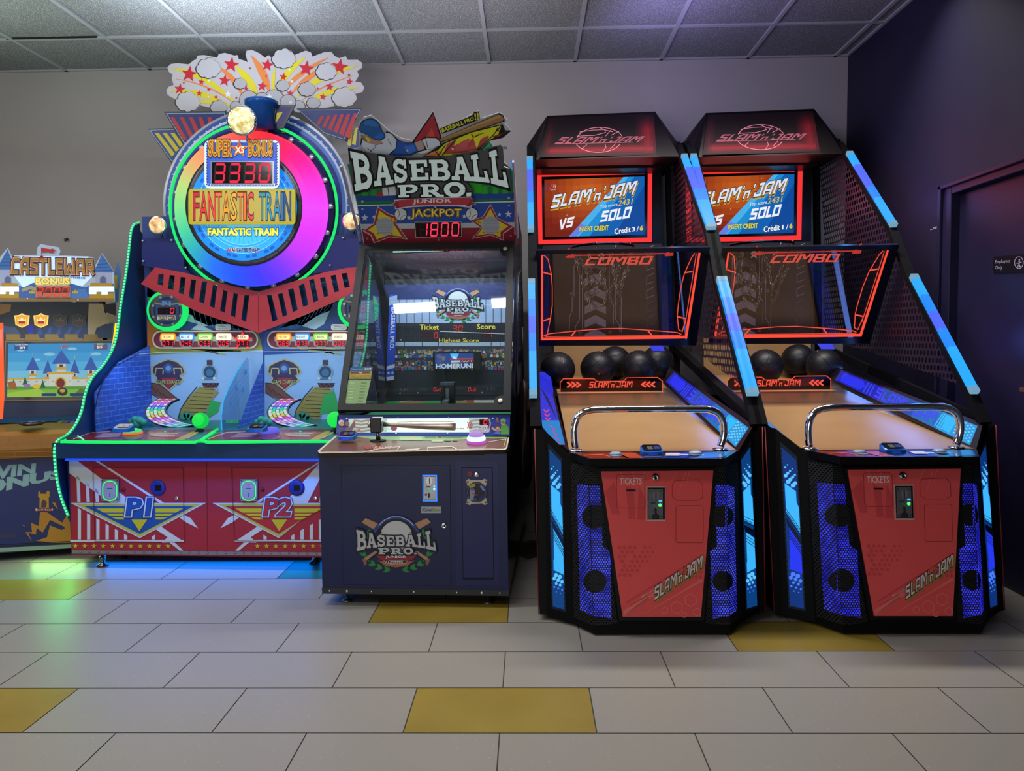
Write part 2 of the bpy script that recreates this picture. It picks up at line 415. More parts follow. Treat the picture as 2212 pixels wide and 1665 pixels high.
def rrect(x0, y0, x1, y1, r, n=4):
    p = []
    for cx, cy, a in ((x1 - r, y0 + r, -90), (x1 - r, y1 - r, 0), (x0 + r, y1 - r, 90), (x0 + r, y0 + r, 180)):
        for i in range(n + 1):
            t = math.radians(a + 90*i/n); p.append((cx + r*math.cos(t), cy + r*math.sin(t)))
    return p
def spline(pts, n=6, closed=False):
    out = []; N = len(pts)
    rng = range(N if closed else N - 1)
    for i in rng:
        p0 = pts[(i - 1) % N] if (closed or i > 0) else pts[i]; p1 = pts[i]; p2 = pts[(i + 1) % N]
        p3 = pts[(i + 2) % N] if (closed or i + 2 < N) else p2
        for j in range(n):
            t = j/n
            out.append(tuple(.5*((2*b) + (-a + c)*t + (2*a - 5*b + 4*c - d)*t*t + (-a + 3*b - 3*c + d)*t**3) for a, b, c, d in zip(p0, p1, p2, p3)))
    if not closed: out.append(tuple(pts[-1]))
    return out
def tilted(cx, cy, pts, ang, s=1.0):
    c, d = math.cos(math.radians(ang)), math.sin(math.radians(ang))
    return [(cx + (x*c - y*d)*s, cy + (x*d + y*c)*s) for x, y in pts]
def copy_tree(o, parent=None, M_=None):
    c = o.copy(); C.objects.link(c)
    if parent is not None: c.parent = parent
    for ch in list(o.children): copy_tree(ch, c)
    return c
BLACK = M('#0c0c10', .4); STEEL = M('#b8b8b8', .25, 1.0); CHROME = M('#e0e0e4', .08, 1.0); RUBBER = M('#101012', .8)
SCREW = M('#c8ccd0', .3, .8)
LIGHTS = []
# ================================================================ the room
WALL_Y, WALL_X, CEIL = 5.5, 2.285, 3.2
def struct(o):
    o['kind'] = 'structure'; return o
# floor: porcelain tiles in a half bond, a few of them mustard yellow
tile = noisy('porcelain_tile', '#958f87', '#a39d95', 3.0, .38, .05, 6, fine=(90., .30, '#8f8a82'))
ytile = noisy('mustard_tile', '#86702a', '#927c34', 4.0, .4, .05)
gtile = noisy('teal_tile', '#24604a', '#2c6c52', 4.0, .4, .05)
grout = M('#4a4540', .9)
mb = MB()
mb.face([(-6, -4, -.003), (4, -4, -.003), (4, 7, -.003), (-6, 7, -.003)], grout)
TW, TD = .612, .306; g = .0042
yel = {(2.289, -.4075), (2.289, -.4075 - 3*TW), (3.207, -.4075 - TW/2), (2.901, .8165), (3.513, -.4075 - 4*TW + TW*.5 - TW*.5), (5.043, -1.9375)}
j0 = int(round((-4 - 2.289)/TD)) 
for j in range(-20, 15):
    y = 2.289 + j*TD
    off = -.4075 + (0 if j % 2 == 0 else TW/2)
    for i in range(-9, 7):
        x = off + i*TW
        if x > 3 or x + TW < -5.9: continue
        mt = tile
        for yy, xx in ((2.289, -.4075), (2.289, -2.2435), (3.207, -.7135), (2.901, .8165), (3.513, -2.8555), (1.065, .51), (.453, -1.6)):
            if abs(y - yy) < .01 and abs(x - xx) < .05: mt = ytile
        if abs(y - 3.819) < .01 and abs(x + 1.3255) < .05: mt = gtile
        mb.face([(x + g/2, y + g/2, 0), (x + TW - g/2, y + g/2, 0), (x + TW - g/2, y + TD - g/2, 0), (x + g/2, y + TD - g/2, 0)], mt)
struct(mb.build('floor'))
# back and side walls
mb = MB(); mb.box(-6, WALL_X + .1, WALL_Y, WALL_Y + .1, -.02, CEIL + .1, noisy('grey_paint', '#999493', '#a09b9a', 1.2, .75, .02))
struct(mb.build('wall_back'))
navy = noisy('navy_paint', '#19162c', '#1d1a32', 1.5, .55, .03)
DY0, DY1, DZ = 3.70, 4.46, 2.04
dcorner = atx(2037, 403, WALL_X); DY1 = dcorner.y; DZ = dcorner.z; DY0 = DY1 - 1.02
mb = MB()
mb.box(WALL_X, WALL_X + .12, DY1, WALL_Y + .1, -.02, CEIL + .1, navy); mb.box(WALL_X, WALL_X + .12, -4, DY0, -.02, CEIL + .1, navy); mb.box(WALL_X, WALL_X + .12, DY0, DY1, DZ, CEIL + .1, navy)
mb.box(WALL_X - .001, WALL_X + .001, DY1 + .02, DY1 + .09, 1.83, 1.836, M('#8a86a0', .6)); mb.box(WALL_X - .001, WALL_X + .001, DY1 + .05, DY1 + .12, 1.825, 1.829, M('#8a86a0', .6))
struct(mb.build('wall_right'))
mb = MB(); mb.box(-6.1, -6, -4, WALL_Y + .1, -.02, CEIL + .1, M('#8e8a84', .8)); struct(mb.build('wall_left'))
mb = MB(); mb.box(-6.1, WALL_X + .1, -4.1, -4, -.02, CEIL + .1, M('#6f6a68', .8)); struct(mb.build('wall_front'))
# door frame and door
dm = noisy('navy_gloss', '#1d1a33', '#211e3a', 2.0, .35)
fw = .105
mb = MB(); X = WALL_X
for a, b, c, d in ((DY1 - fw, DY1, 0, DZ), (DY0, DY0 + fw, 0, DZ), (DY0 + fw, DY1 - fw, DZ - .06, DZ)):
    mb.box(X - .012, X + .12, a, b, c, d, dm)
mb.box(X - .03, X - .012, DY1 - .03, DY1, 0, DZ, dm); mb.box(X - .03, X - .012, DY0, DY1, DZ - .022, DZ, dm); mb.box(X - .03, X - .012, DY0, DY0 + .03, 0, DZ, dm)
fr = struct(mb.build('trim_1', bevel=.004))
mb = MB(); mb.box(X + .035, X + .075, DY0 + fw, DY1 - fw, .01, DZ - .06, dm)
dr = struct(mb.build('door_1', bevel=.003))
mb = MB()
hz = .98; hy = DY0 + fw + .08
mb.lathe((X + .035, hy, hz), (-1, 0, 0), [(.03, 0), (.03, .008), (.012, .012), (.012, .045)], STEEL, 20)
mb.bar((X - .012, hy, hz), (X - .012, hy + .11, hz), .014, .02, STEEL)
mb.build('door_handle', dr)
# sign on the door
pl = Pl((X + .034, 4, 1.6), (-1, 0, 0))
mb = MB().on(pl)
a, b_ = (2147, 555), (2232, 548)
sg = [(2147, 555), (2236, 546), (2236, 588), (2147, 590)]
mb.slab(sg, -.003, M('#0b0a12', .4), M('#0b0a12', .4))
mb.on(pl, 6)
wt = M('#9a96a8', .6)
mb.text('Employees', [(2150, 562), (2182, 559), (2182, 569), (2150, 571)], wt)
mb.text('Only', [(2150, 574), (2165, 573), (2165, 583), (2150, 584)], wt)
mb.arc(2201, 567, 9.5, 1.5, wt, ry=12.5, n=24)
mb.circ(2202, 561, 1.8, wt, n=12); mb.line([(2202, 563), (2201, 571), (2204, 577)], 3, wt); mb.line([(2196, 569), (2207, 566)], 1.6, wt); mb.line([(2201, 571), (2198, 577)], 2, wt)
mb.arc(2228, 564, 9.5, 1.5, wt, ry=12.5, n=24); mb.circ(2228, 558, 1.8, wt, n=12); mb.line([(2228, 560), (2228, 572)], 3, wt)
o = mb.build('door_sign', origin=(X + .03, 3.95, 1.6)); tag(o, 'small black Employees Only sign with white pictograms on the dark door', 'sign')
# ceiling with a lay-in grid
tileC = noisy('acoustic_tile', '#d8dcdc', '#e0e4e4', 2.0, .9, .1, fine=(260., .36, '#6c6e6e'))
bar = M('#97999c', .6)
mb = MB(); mb.box(-6.1, WALL_X + .1, -4.1, WALL_Y + .1, CEIL + .012, CEIL + .1, tileC)
cx0 = .966; cy0 = 4.925; cs = .6125
for i in range(-12, 4):
    x = cx0 + i*cs
    if x < WALL_X: mb.box(x - .012, x + .012, -4, WALL_Y, CEIL, CEIL + .013, bar)
for j in range(-15, 1):
    y = cy0 + j*cs; mb.box(-6, WALL_X, y - .012, y + .012, CEIL + .0005, CEIL + .013, bar)
mb.box(-6, WALL_X, WALL_Y - .02, WALL_Y, CEIL, CEIL + .013, bar); mb.box(WALL_X - .02, WALL_X, -4, WALL_Y, CEIL + .0004, CEIL + .013, bar)
# one tile sits a little high: the dark slot beside its bar
mb.box(-3.35, -2.76, cy0 - .02, cy0 - .012, CEIL + .001, CEIL + .012, M('#1c1c1c', .9))
struct(mb.build('ceiling'))
# nail left in the wall
mb = MB(); p = at(145, 518, WALL_Y)
mb.lathe((p.x, WALL_Y, p.z), (.5, -.85, .1), [(.004, -.01), (.004, .022), (.009, .023), (.009, .027)], M('#3c3a38', .5, .6), 12)
mb.lathe((p.x - .012, WALL_Y - .001, p.z), (0, -1, 0), [(.012, 0), (.011, .002), (.003, .004)], M('#5a5650', .8), 12)
o = mb.build('wall_screw', origin=(p.x, WALL_Y, p.z)); tag(o, 'small dark screw left sticking out of the bare grey wall', 'screw')
# ================================================================ basketball machines
PB = noisy('black_powder_coat', '#050508', '#08080c', 40, .55, spec=.12)
PBM = M('#0b0b0f', .75, 0, 0, .08)
maple = noisy('maple_laminate', '#98744a', '#a37e54', 3.0, .28, .01, 8)
side_perf = perforated('hex_perforated_side', '#3a3040', .034, .0125, ('Y', 'Z'), .35, .5, hexy=1.25)
grill_perf = perforated('speaker_perforation', '#060609', .0105, .0034, ('X', 'Z'), .6, 0.)
guard_ac = glass('smoked_acrylic_guard', '#ccc6ce', .05, .03, 0.0)
clear_ac = glass('clear_acrylic', '#eef2f4', .05, .02)
red_line = E('#f0523c', 1.0); red_tube = E('#fa4a34', 1.15); red_dim = E('#c83a30', .8)
cyan = E('#1f9cff', 1.25); cyan2 = E('#1a86f4', 1.1); viol = E('#4c68fc', 1.05); frost = E('#7fb4d4', .75)
def hexpoly(cx, cy, r, sy=1.0): return [(cx + r*math.cos(math.radians(a)), cy + sy*r*math.sin(math.radians(a))) for a in range(30, 390, 60)]

DISC = M('#0a0a1e', .5)
def basketball_machine(label, credit, deep):
    org = at(1420, 1380, 3.6); org.z = 0
    t = thing('basketball_arcade_machine', label, 'arcade machine', org, 'basketball arcade machines')
    # --- columns of the faceted front (top point, bottom point)
    cols = [((1157, 926, 3.36), (1166, 1327, 3.17)), ((1176, 929, 3.355), (1182, 1327, 3.165)), ((1230, 981, 3.27), (1238, 1345, 3.14)), ((1270, 992, 3.18), (1283, 1368, 3.06)),
            ((1567, 990, 3.18), (1577, 1368, 3.06)), ((1595, 981, 3.27), (1602, 1343, 3.14)), ((1629, 934, 3.355), (1641, 1322, 3.17)), ((1645, 922, 3.36), (1651, 1320, 3.22))]
    T = [at(*c[0]) for c in cols]; Bt = [at(*c[1]) for c in cols]
    def flat(a, b, c, k): Bt[k] = Pl.three(T[a], T[b], Bt[c]).pt(*cols[k][1][:2])      # keep every facet plane
    flat(3, 4, 3, 4); flat(2, 3, 3, 2); flat(1, 2, 2, 1); flat(0, 1, 1, 0); flat(5, 4, 4, 5); flat(6, 5, 5, 6); flat(7, 6, 6, 7)
    mb = MB()
    for i in range(7):
        mb.face([T[i], T[i+1], Bt[i+1], Bt[i]], PB)
    zb = .045; yb = 5.38; xl, xr = T[0].x, T[7].x
    mb.face([Bt[0], T[0], Vector((xl, yb, .82)), Vector((xl, yb, zb))], PB); mb.face([Bt[7], T[7], Vector((xr, yb, .82)), Vector((xr, yb, zb))], PB)
    mb.face([Vector((xl, yb, .82)), Vector((xr, yb, .82)), Vector((xr, yb, zb)), Vector((xl, yb, zb))], PB)
    mb.face([Bt[i] for i in range(8)] + [Vector((xr, yb, zb)), Vector((xl, yb, zb))], PB)
    # thin red edge line on both outer posts
    mb.tube([T[0] + Vector((-.004, .0, 0)), Bt[0] + Vector((-.004, .0, 0))], .0025, M('#7a2028', .4), 6)
    mb.tube([T[7] + Vector((.004, .0, 0)), Bt[7] + Vector((.004, .0, 0))], .0025, M('#7a2028', .4), 6)
    body = mb.build('cabinet_base', t)
    # skirt below the centre facets
    # --- playing lane
    mb = MB()
    lf = [at(1230, 976, 3.30), at(1592, 972, 3.30)]; lb = [Vector((lf[0].x - .0, 5.18, .97)), Vector((lf[1].x - .0, 5.18, .97))]
    zf = (lf[0].z + lf[1].z)/2
    lf[0].z = lf[1].z = zf
    lane = [lf[0], lf[1], lb[1], lb[0]]
    mb.prism(lane, (0, 0, -.02), maple)
    mb.prism([lb[0], lb[1], lb[1] + Vector((0, .04, .26)), lb[0] + Vector((0, .04, .26))], (0, .02, 0), maple)
    mb.build('wooden_lane', t)
    # deck lip in front of the lane with printed swooshes
    dk = Pl((0, 3.25, zf + .003), (0, 0, 1))
    mb = MB().on(dk, 0)
    lip = [(1231, 976), (1272, 991), (1566, 990), (1592, 974)]
    dark = M('#141a2c', .12, 0, 0, .6)
    mb.slab(lip, .03, dark, PB)
    mb.on(dk, 1)
    mb.poly([(1240, 978), (1330, 976), (1362, 990), (1273, 990)], M('#7a2a1c', .15)); mb.poly([(1330, 977), (1372, 977), (1390, 989), (1352, 989)], M('#b8482a', .15))
    mb.poly([(1440, 977), (1500, 977), (1480, 989), (1430, 989)], M('#1c3f9a', .15)); mb.poly([(1520, 977), (1580, 975), (1562, 988), (1505, 989)], M('#1e6ab4', .15))
    mb.line([(1262, 983), (1300, 981), (1318, 986)], 1.6, M('#e0603c', .2), 2); mb.line([(1468, 981), (1520, 982)], 1.5, M('#dfe6f4', .2), 2)
    mb.circ(1330, 982, 16, M('#5a6474', .1), 4, 3); mb.circ(1330, 982, 12, M('#8a94a4', .1), 3, 4); mb.circ(1502, 980, 16, M('#4a5a80', .1), 4, 3); mb.circ(1502, 980, 12, M('#6f84ac', .1), 3, 4)
    mb.rect(1438, 978, 1468, 984, M('#c8c0c8', .3), 5)
    mb.build('control_deck', t)
    # buttons (start) as low clear domes
    for bx, by in ((1330, 982), (1502, 980)):
        mb = MB(); p = dk.pt(bx, by); mb.lathe(p + Vector((0, 0, .003)), (0, 0, 1), [(.027, 0), (.027, .004), (.018, .009), (.004, .010)], M('#8fa0b8', .1, 0, 0, .6), 20); mb.build('start_button', t)
    # --- chrome handle rail
    mb = MB()
    pts = [(1244, 968, 3.312), (1241, 948, 3.312), (1241, 925, 3.312), (1246, 905, 3.312), (1256, 893, 3.312), (1274, 887, 3.312), (1300, 885, 3.312), (1400, 884, 3.312), (1510, 883, 3.312), (1533, 885, 3.312), (1550, 892, 3.312), (1560, 905, 3.312), (1564, 925, 3.312), (1562, 946, 3.312), (1556, 964, 3.312)]
    mb.tube([at(*p) for p in spline(pts, 3)], .0165, CHROME, 14)
    hr = mb.build('handle_rail', t)
    for fx, fy in ((1244, 969), (1556, 965)):
        mb = MB(); p = at(fx, fy, 3.312); mb.lathe((p.x, p.y, zf + .001), (0, 0, 1), [(.034, 0), (.034, .006), (.02, .009)], CHROME, 24)
        for k in range(4):
            a = math.radians(45 + 90*k); mb.lathe((p.x + .026*math.cos(a), p.y + .026*math.sin(a), zf + .006), (0, 0, 1), [(.0045, 0), (.0045, .003)], STEEL, 8)
        mb.build('rail_flange', hr)
    card_reader(t, at(1411, 975, 3.17), (1387, 959, 1434, 986), 3.19)
    # --- red service door
    pc = Pl.three(at(1298, 1018, 3.15), at(1541, 1016, 3.16), at(1345, 1332, 3.056))
    mb = MB().on(pc, 4)
    mb.slab([(1290, 1012), (1549, 1010), (1521, 1340), (1338, 1340)], .01, M('#050507', .5), M('#050507', .5), 5)
    red = M('#e25658', .36); redl = M('#ec706c', .36); redd = M('#cc484e', .36); pink = M('#d98a88', .35)
    door = [(1298, 1018), (1541, 1016), (1514, 1332), (1345, 1332)]
    mb.slab(door, .006, red, M('#5a1418', .4), 14)
    mb.on(pc, 15)
    mb.poly([(1306, 1062), (1322, 1110), (1338, 1110), (1328, 1040)], redd); mb.poly([(1352, 1050), (1358, 1120), (1372, 1120), (1368, 1056)], redd); mb.poly([(1380, 1050), (1376, 1122), (1392, 1122), (1396, 1080)], redd)
    for a, b, c, d in ((1340, 1020, 1362, 1050), (1366, 1020, 1378, 1044), (1392, 1020, 1384, 1070), (1462, 1018, 1448, 1044), (1482, 1018, 1464, 1070), (1490, 1018, 1480, 1050)):
        mb.line([(a, b), (c, d)], [2.4, .4], redl)
    for j in range(7):
        for i in range(7):
            if (i + j) % 5 != 4 and i + j < 10: mb.poly(hexpoly(1338 + 11*i + 5.5*(j % 2), 1182 + 10*j, 4.6 - .3*i), redd)
    mb.line([(1348, 1324), (1400, 1288), (1520, 1222)], [9, 12, 5], redl); mb.line([(1347, 1330), (1420, 1278), (1448, 1262)], [2, 6, 1], pink); mb.line([(1358, 1310), (1440, 1262), (1521, 1214)], [2, 4, 2], redd)
    mb.line([(1390, 1326), (1470, 1280), (1517, 1252)], [1, 3, 6], redl); mb.line([(1352, 1302), (1400, 1272), (1519, 1198)], [3, 3, 1], redd); mb.line([(1386, 1290), (1414, 1276)], [3, 5], M('#e2b8b4', .4))
    for hx, hy, r in ((1462, 1312, 17), (1492, 1296, 17), (1436, 1318, 9), (1506, 1322, 11), (1478, 1328, 7)): mb.line(hexpoly(hx, hy, r*.8), 2, redl, closed=True)
    for i in range(4):
        for j in range(3): mb.poly(hexpoly(1486 + 9*i, 1226 + 10*j, 3.6), redd)
    # embossed hatches
    for r_ in ((1332, 1025, 1393, 1097), (1460, 1092, 1519, 1172)): mb.line(rrect(*r_, 5), .9, M('#8e2027', .5), closed=True)
    mb.line([(1458, 1038), (1508, 1036), (1518, 1046), (1518, 1074), (1508, 1081), (1462, 1081), (1452, 1072), (1452, 1046)], .9, M('#8e2027', .5), closed=True)
    mb.on(pc, 16); mb.text('TICKETS', [(1339, 1032), (1386, 1032), (1386, 1046), (1339, 1046)], M('#e6c8c4', .5), bold=.02)
    mb.rect(1353, 1057, 1373, 1061, M('#1c0a0c', .6))
    q = [(1408, 1272), (1512, 1203), (1522, 1222), (1420, 1292)]
    mb.strokes("SLAM'n'JAM", [(x + 3, y + 4) for x, y in q], M('#9a8040', .4), TECHF, 16, .06, shear=.12)
    mb.strokes("SLAM'n'JAM", q, M('#4a1418', .4), TECHF, 17, .07, shear=.12); mb.strokes("SLAM'n'JAM", q, M('#d8c8c8', .4), TECHF, 18, 0, shear=.12)
    dr = mb.build('service_door', t)
    mb = MB(); p = pc.pt(1416, 1031, .011); mb.lathe(p, pc.n, [(.017, 0), (.017, .004), (.013, .006), (.013, .007), (.007, .008), (.006, .004)], CHROME, 24); mb.on(pc, 32).rect(1414.6, 1027, 1417, 1035, BLACK); mb.build('door_lock', dr)
    # coin mechanism
    mb = MB().on(pc, 16)
    mb.slab([(1396, 1050), (1438, 1050), (1438, 1126), (1396, 1126)], .001, M('#c8a8a8', .4), None, 17)
    for i in range(16): mb.line([(1397 + (i % 2), 1052 + 4.6*i), (1400, 1055 + 4.6*i)], 1, red, 18); mb.line([(1435, 1052 + 4.6*i), (1438, 1055 + 4.6*i)], 1, red, 18)
    mb.slab([(1399, 1053), (1436, 1053), (1436, 1122), (1399, 1122)], .002, M('#0a0a0a', .5), None, 19)
    mb.slab([(1401, 1056), (1432, 1056), (1432, 1120), (1401, 1120)], .004, M('#8a8c90', .3, .7), None, 24)
    mb.on(pc, 25)
    for sx, sy in ((1404, 1060), (1429, 1060), (1404, 1116), (1429, 1116)): mb.circ(sx, sy, 2, M('#4c4e52', .4, .6))
    mb.circ(1417, 1070, 8.5, M('#b8babd', .25, .8), 11.5); mb.arc(1417, 1070, 8.5, 1, M('#505256', .4), ry=11.5); mb.rect(1416, 1060, 1418, 1080, BLACK, 26)
    mb.rect(1406, 1085, 1416, 1088, M('#2c3a6a', .4), 26); mb.rect(1423, 1080, 1430, 1084, E('#50a0ff', 1.4), 26); mb.circ(1426, 1091, 3.6, E('#50ff70', 1.6), k=26)
    mb.line([(1412, 1090), (1422, 1098)], 2, M('#3ba060', .4), 26); mb.poly([(1414, 1097), (1418, 1097), (1419, 1110), (1424, 1112), (1424, 1120), (1408, 1120), (1408, 1112), (1414, 1110)], M('#2a2c30', .4), 26); mb.circ(1408, 1105, 3, M('#5c5e62', .4), k=26)
    cm = mb.build('coin_slot', dr)
    # --- speaker grilles: perforated sheet over a lit blue back plate
    glow = emit_noise('grille_backlight', '#1c22d8', '#4a55ff', 14., .8, 1.0); glow2 = emit_noise('grille_backlight_deep', '#1a18d8', '#3c40ff', 14., .8, 1.0)
    gm = glow2 if deep else glow
    gl = Pl.three(T[2], T[3], Bt[3]); gr = Pl.three(T[4], T[5], Bt[5]); cf = Pl.three(T[3], T[4], Bt[3])
    for side, (fac, regC, regF, cir) in enumerate((
        (gl, [(1273, 1048), (1296, 1050), (1302, 1180), (1318, 1192), (1321, 1336), (1282, 1330)], [(1246, 1046), (1271, 1048), (1281, 1330), (1253, 1318)], ((1283, 1116, 26), (1285, 1256, 25))),
        (gr, [(1545, 1048), (1567, 1046), (1576, 1330), (1540, 1336), (1534, 1190), (1549, 1180)], [(1568, 1046), (1586, 1052), (1592, 1318), (1577, 1330)], ((1561, 1115, 24), (1561, 1255, 22))))):
        mb = MB()
        mb.on(cf, 1).poly(regC, gm); mb.on(fac, 1).poly(regF, gm)
        for cx, cy, r in cir:
            mb.on(cf, 4).poly([(x, y) for x, y in ((cx + r*math.cos(a*math.pi/14), cy + r*math.sin(a*math.pi/14)) for a in range(29)) if (x >= 1274 and side == 0) or (x <= 1571 and side == 1)], DISC)
            mb.on(fac, 4).poly([(x, y) for x, y in ((cx + r*math.cos(a*math.pi/14), cy + r*math.sin(a*math.pi/14)) for a in range(29)) if (x <= 1278 and side == 0) or (x >= 1568 and side == 1)], DISC)
        ex = [(1250, 1000), (1269, 1004), (1283, 1352), (1241, 1335)] if side == 0 else [(1569, 1002), (1593, 998), (1600, 1334), (1578, 1350)]
        mb.on(fac, 9).poly([(1232, 1000), (1270, 1006), (1282.5, 1352), (1240, 1334)] if side == 0 else [(1567.5, 1004), (1594, 998), (1600, 1332), (1577, 1350)], grill_perf)
        mb.on(cf, 9).poly([(1270, 1006), (1292, 1010), (1334, 1346), (1282.5, 1352)] if side == 0 else [(1547, 1008), (1567.5, 1004), (1577, 1350), (1524, 1346)], grill_perf)
        mb.build('speaker_grille', t)
    # --- lit side panels on the outer facets
    for side in (0, 1):
        pl = Pl.three(T[1], T[2], Bt[2]) if side == 0 else Pl.three(T[5], T[6], Bt[5])
        mb = MB()
        if side == 0: q = [(1184, 957), (1214, 990), (1222, 1322), (1192, 1314)]
        else: q = [(1599, 986), (1622, 952), (1638, 1312), (1612, 1320)]
        def Q(u, v): return mb.quadmap(q, u, v)
        mb.on(pl, 2).poly(q, M('#0a1c34', .5))
        base = E('#0b4f9c' if not deep else '#0f3f96', .62)
        mb.poly([Q(.08, .03), Q(.92, .03), Q(.92, .985), Q(.08, .985)], base, 3)
        lo = E('#2638f2', 1.0) if deep else E('#3cb4fa', 1.0); hi = E('#3cb4fa', 1.05)
        mb.poly([Q(.14, .24), Q(.80, .24), Q(.80, .31), Q(.93, .335), Q(.93, .50), Q(.14, .42)], hi, 4)
        mb.poly([Q(.25, .50), Q(.93, .58), Q(.93, .76), Q(.2, .76), Q(.2, .70), Q(.25, .69)], lo, 4)
        for k in range(3): mb.line([Q(.12, .395 + .018*k), Q(.95, .475 + .018*k)], 1.1, M('#06121e', .5), 5); mb.line([Q(.2, .52 + .018*k), Q(.95, .60 + .018*k)], 1.1, M('#06121e', .5), 5)
        mb.poly([Q(.12, .45), Q(.93, .53), Q(.93, .575), Q(.2, .50), Q(.12, .47)], M('#0a2a52', .4), 6)
        def hx(u, v, r, m, k=5):
            cx, cy = Q(u, v); mb.poly(hexpoly(cx, cy, r, 1.15), m, k)
        for row in range(5):
            for i in range(3 if row % 2 else 2):
                u = (.22 + .28*i) if row % 2 else (.36 + .28*i); r = 4.6 - .8*row
                hx(u, .215 - .026*row, r, E('#5cc4ff', 1.0)); 
                hx(u, .785 + .026*row, r, E('#4a7cff' if row > 2 or deep else '#5cc4ff', 1.0))
        for row in range(12):           # perforated rim dots
            for u in (.03, .97): 
                for s_ in range(3): cx, cy = Q(u, (row*3 + s_ + .5)/36); mb.circ(cx, cy, .9, M('#1d5a90', .4), n=6, k=4)
        mb.build('lit_panel', t)
    # --- side walls: frame with perforated sheet
    for side in (0, 1):
        X = .03 if side == 0 else 1.035; Xt = X if side == 0 else .985
        prof = [(4.98, 2.47), (4.85, 2.36), (4.34, 1.835), (4.11, 1.53), (3.53, .953), (3.42, .83)]
        P = lambda y, z: Vector((X + (Xt - X)*max(0, min(1, (z - 1.85)/.6)), y, z))
        mb = MB()
        w = .016
        mb.face([P(4.98, 2.47), P(4.80, 2.31), P(4.34, 1.835), P(4.34, 1.86), P(5.3, 1.86), P(5.3, 2.47)], side_perf)
        mb.face([P(5.3, 1.86), P(4.34, 1.86), P(4.15, 1.56), P(3.6, .99), P(4.7, 1.15), P(5.3, 1.2)][::1], side_perf)
        mb.build('perforated_side', t)
        mb = MB()
        for a, b in zip(prof[:-1], prof[1:]): mb.bar(P(*a), P(*b), .03, .05, PBM, (1, 0, 0))
        mb.bar(P(4.98, 2.47), P(5.38, 2.55), .03, .06, PBM); mb.bar(P(5.36, .8), P(5.36, 2.55), .03, .06, PBM, (0, 1, 0)); 
        mb.bar(P(3.45, .84), P(5.36, 1.16), .024, .05, PBM)
        mb.box(X - .012, X + .012, 3.45, 5.36, .80, .85, PB)
        mb.build('side_frame', t)
    # lit strips on the slanted posts
    for name, a, b in (('upper', (4.85, 2.36), (4.34, 1.835)), ('lower', (4.11, 1.535), (3.53, .953))):
        for side in (0, 1):
            X = .022 if side == 0 else 1.036
            def P(y, z): return Vector((X + (-(.05) if side else .0)*max(0, min(1, (z - 1.85)/.6)), y, z))
            A, B_ = P(*a), P(*b); d = (B_ - A); off = Vector((0, -.022, .012)); 
            mb = MB(); w_, h_ = .036, .03
            cols_ = (cyan, viol, viol, cyan2, cyan, cyan) if name == 'upper' else (cyan, cyan2, viol, cyan2, cyan, cyan)
            n = len(cols_)
            for i, c_ in enumerate(cols_):
                mb.bar(A + d*(.04 + .92*i/n) + off, A + d*(.04 + .92*(i + 1)/n) + off, w_, h_, c_, (0, -.7, .7))
            st = mb.build('light_strip', t)
            for e0, e1 in ((-.005, .04), (.96, 1.0)):
                mb = MB(); mb.bar(A + off + d*e0, A + d*e1 + off, w_ + .002, h_ + .002, frost, (0, -.7, .7)); mb.build('end_cap', st)
    # --- rail panels beside the lane, printed and lit from inside
    rp = Pl.three(at(1452, 801, 4.72), at(1618, 924, 3.42), at(1590, 966, 3.33))
    mb = MB().on(rp, 0)
    mb.slab([(1446, 792), (1628, 918), (1594, 976), (1431, 826)], .02, M('#140c12', .3), None, 0)
    q = [(1456, 803), (1617, 924), (1589, 965), (1438, 824)]
    Q = lambda u, v: mb.quadmap(q, u, v)
    mb.on(rp, 1)
    nseg = 16
    for i in range(nseg):
        u0, u1 = i/nseg, (i + 1)/nseg; f = i/(nseg - 1)
        c = '#1c2ad0' if f < .3 else ('#1450b8' if f < .55 else ('#0f78c4' if f < .8 else '#18a0e8'))
        mb.poly([Q(u0, 0), Q(u1, 0), Q(u1, 1), Q(u0, 1)], E(c, .62 + .25*f))
    mb.poly([Q(.03, .12), Q(.17, .12), Q(.2, .5), Q(.17, .88), Q(.03, .88)], E('#2832f4', .95), 2)
    for k in range(3): mb.poly([Q(.2 + .022*k, .08), Q(.21 + .022*k, .08), Q(.21 + .022*k, .92), Q(.2 + .022*k, .92)], E('#3c46ff', .9), 2)
    mb.strokes("SLAM'n'JAM", [Q(.28, .14), Q(.72, .14), Q(.72, .86), Q(.28, .86)], E('#3a3cff', 1.0), TECHF, 3)
    for k in range(4): mb.poly([Q(.745 + .016*k, .08), Q(.752 + .016*k, .08), Q(.735 + .016*k, .92), Q(.728 + .016*k, .92)], E('#38c0ff', 1.0), 2)
    mb.poly([Q(.78, .1), Q(.86, .08), Q(.84, .92), Q(.78, .86)], E('#20b4ff', 1.05), 2)
    for i in range(6):
        for j in range(5):
            cx, cy = Q(.87 + .022*i, .1 + .17*j + (.08 if i % 2 else 0)); mb.circ(cx, cy, 2.5 - .2*i, E('#74d2ff', 1.0), 1.9, 3, 8)
    mb.build('rail_panel', t, label='right lane rail lit blue with slanted lettering')
    lp = Pl.three(at(1166, 800, 4.7), at(1172, 924, 3.42), at(1222, 970, 3.33))
    mb = MB().on(lp, 0)
    mb.slab([(1162, 800), (1191, 800), (1196, 846), (1229, 974), (1172, 925), (1163, 850)], .008, M('#160d14', .3), None, 0)
    mb.on(lp, 1)
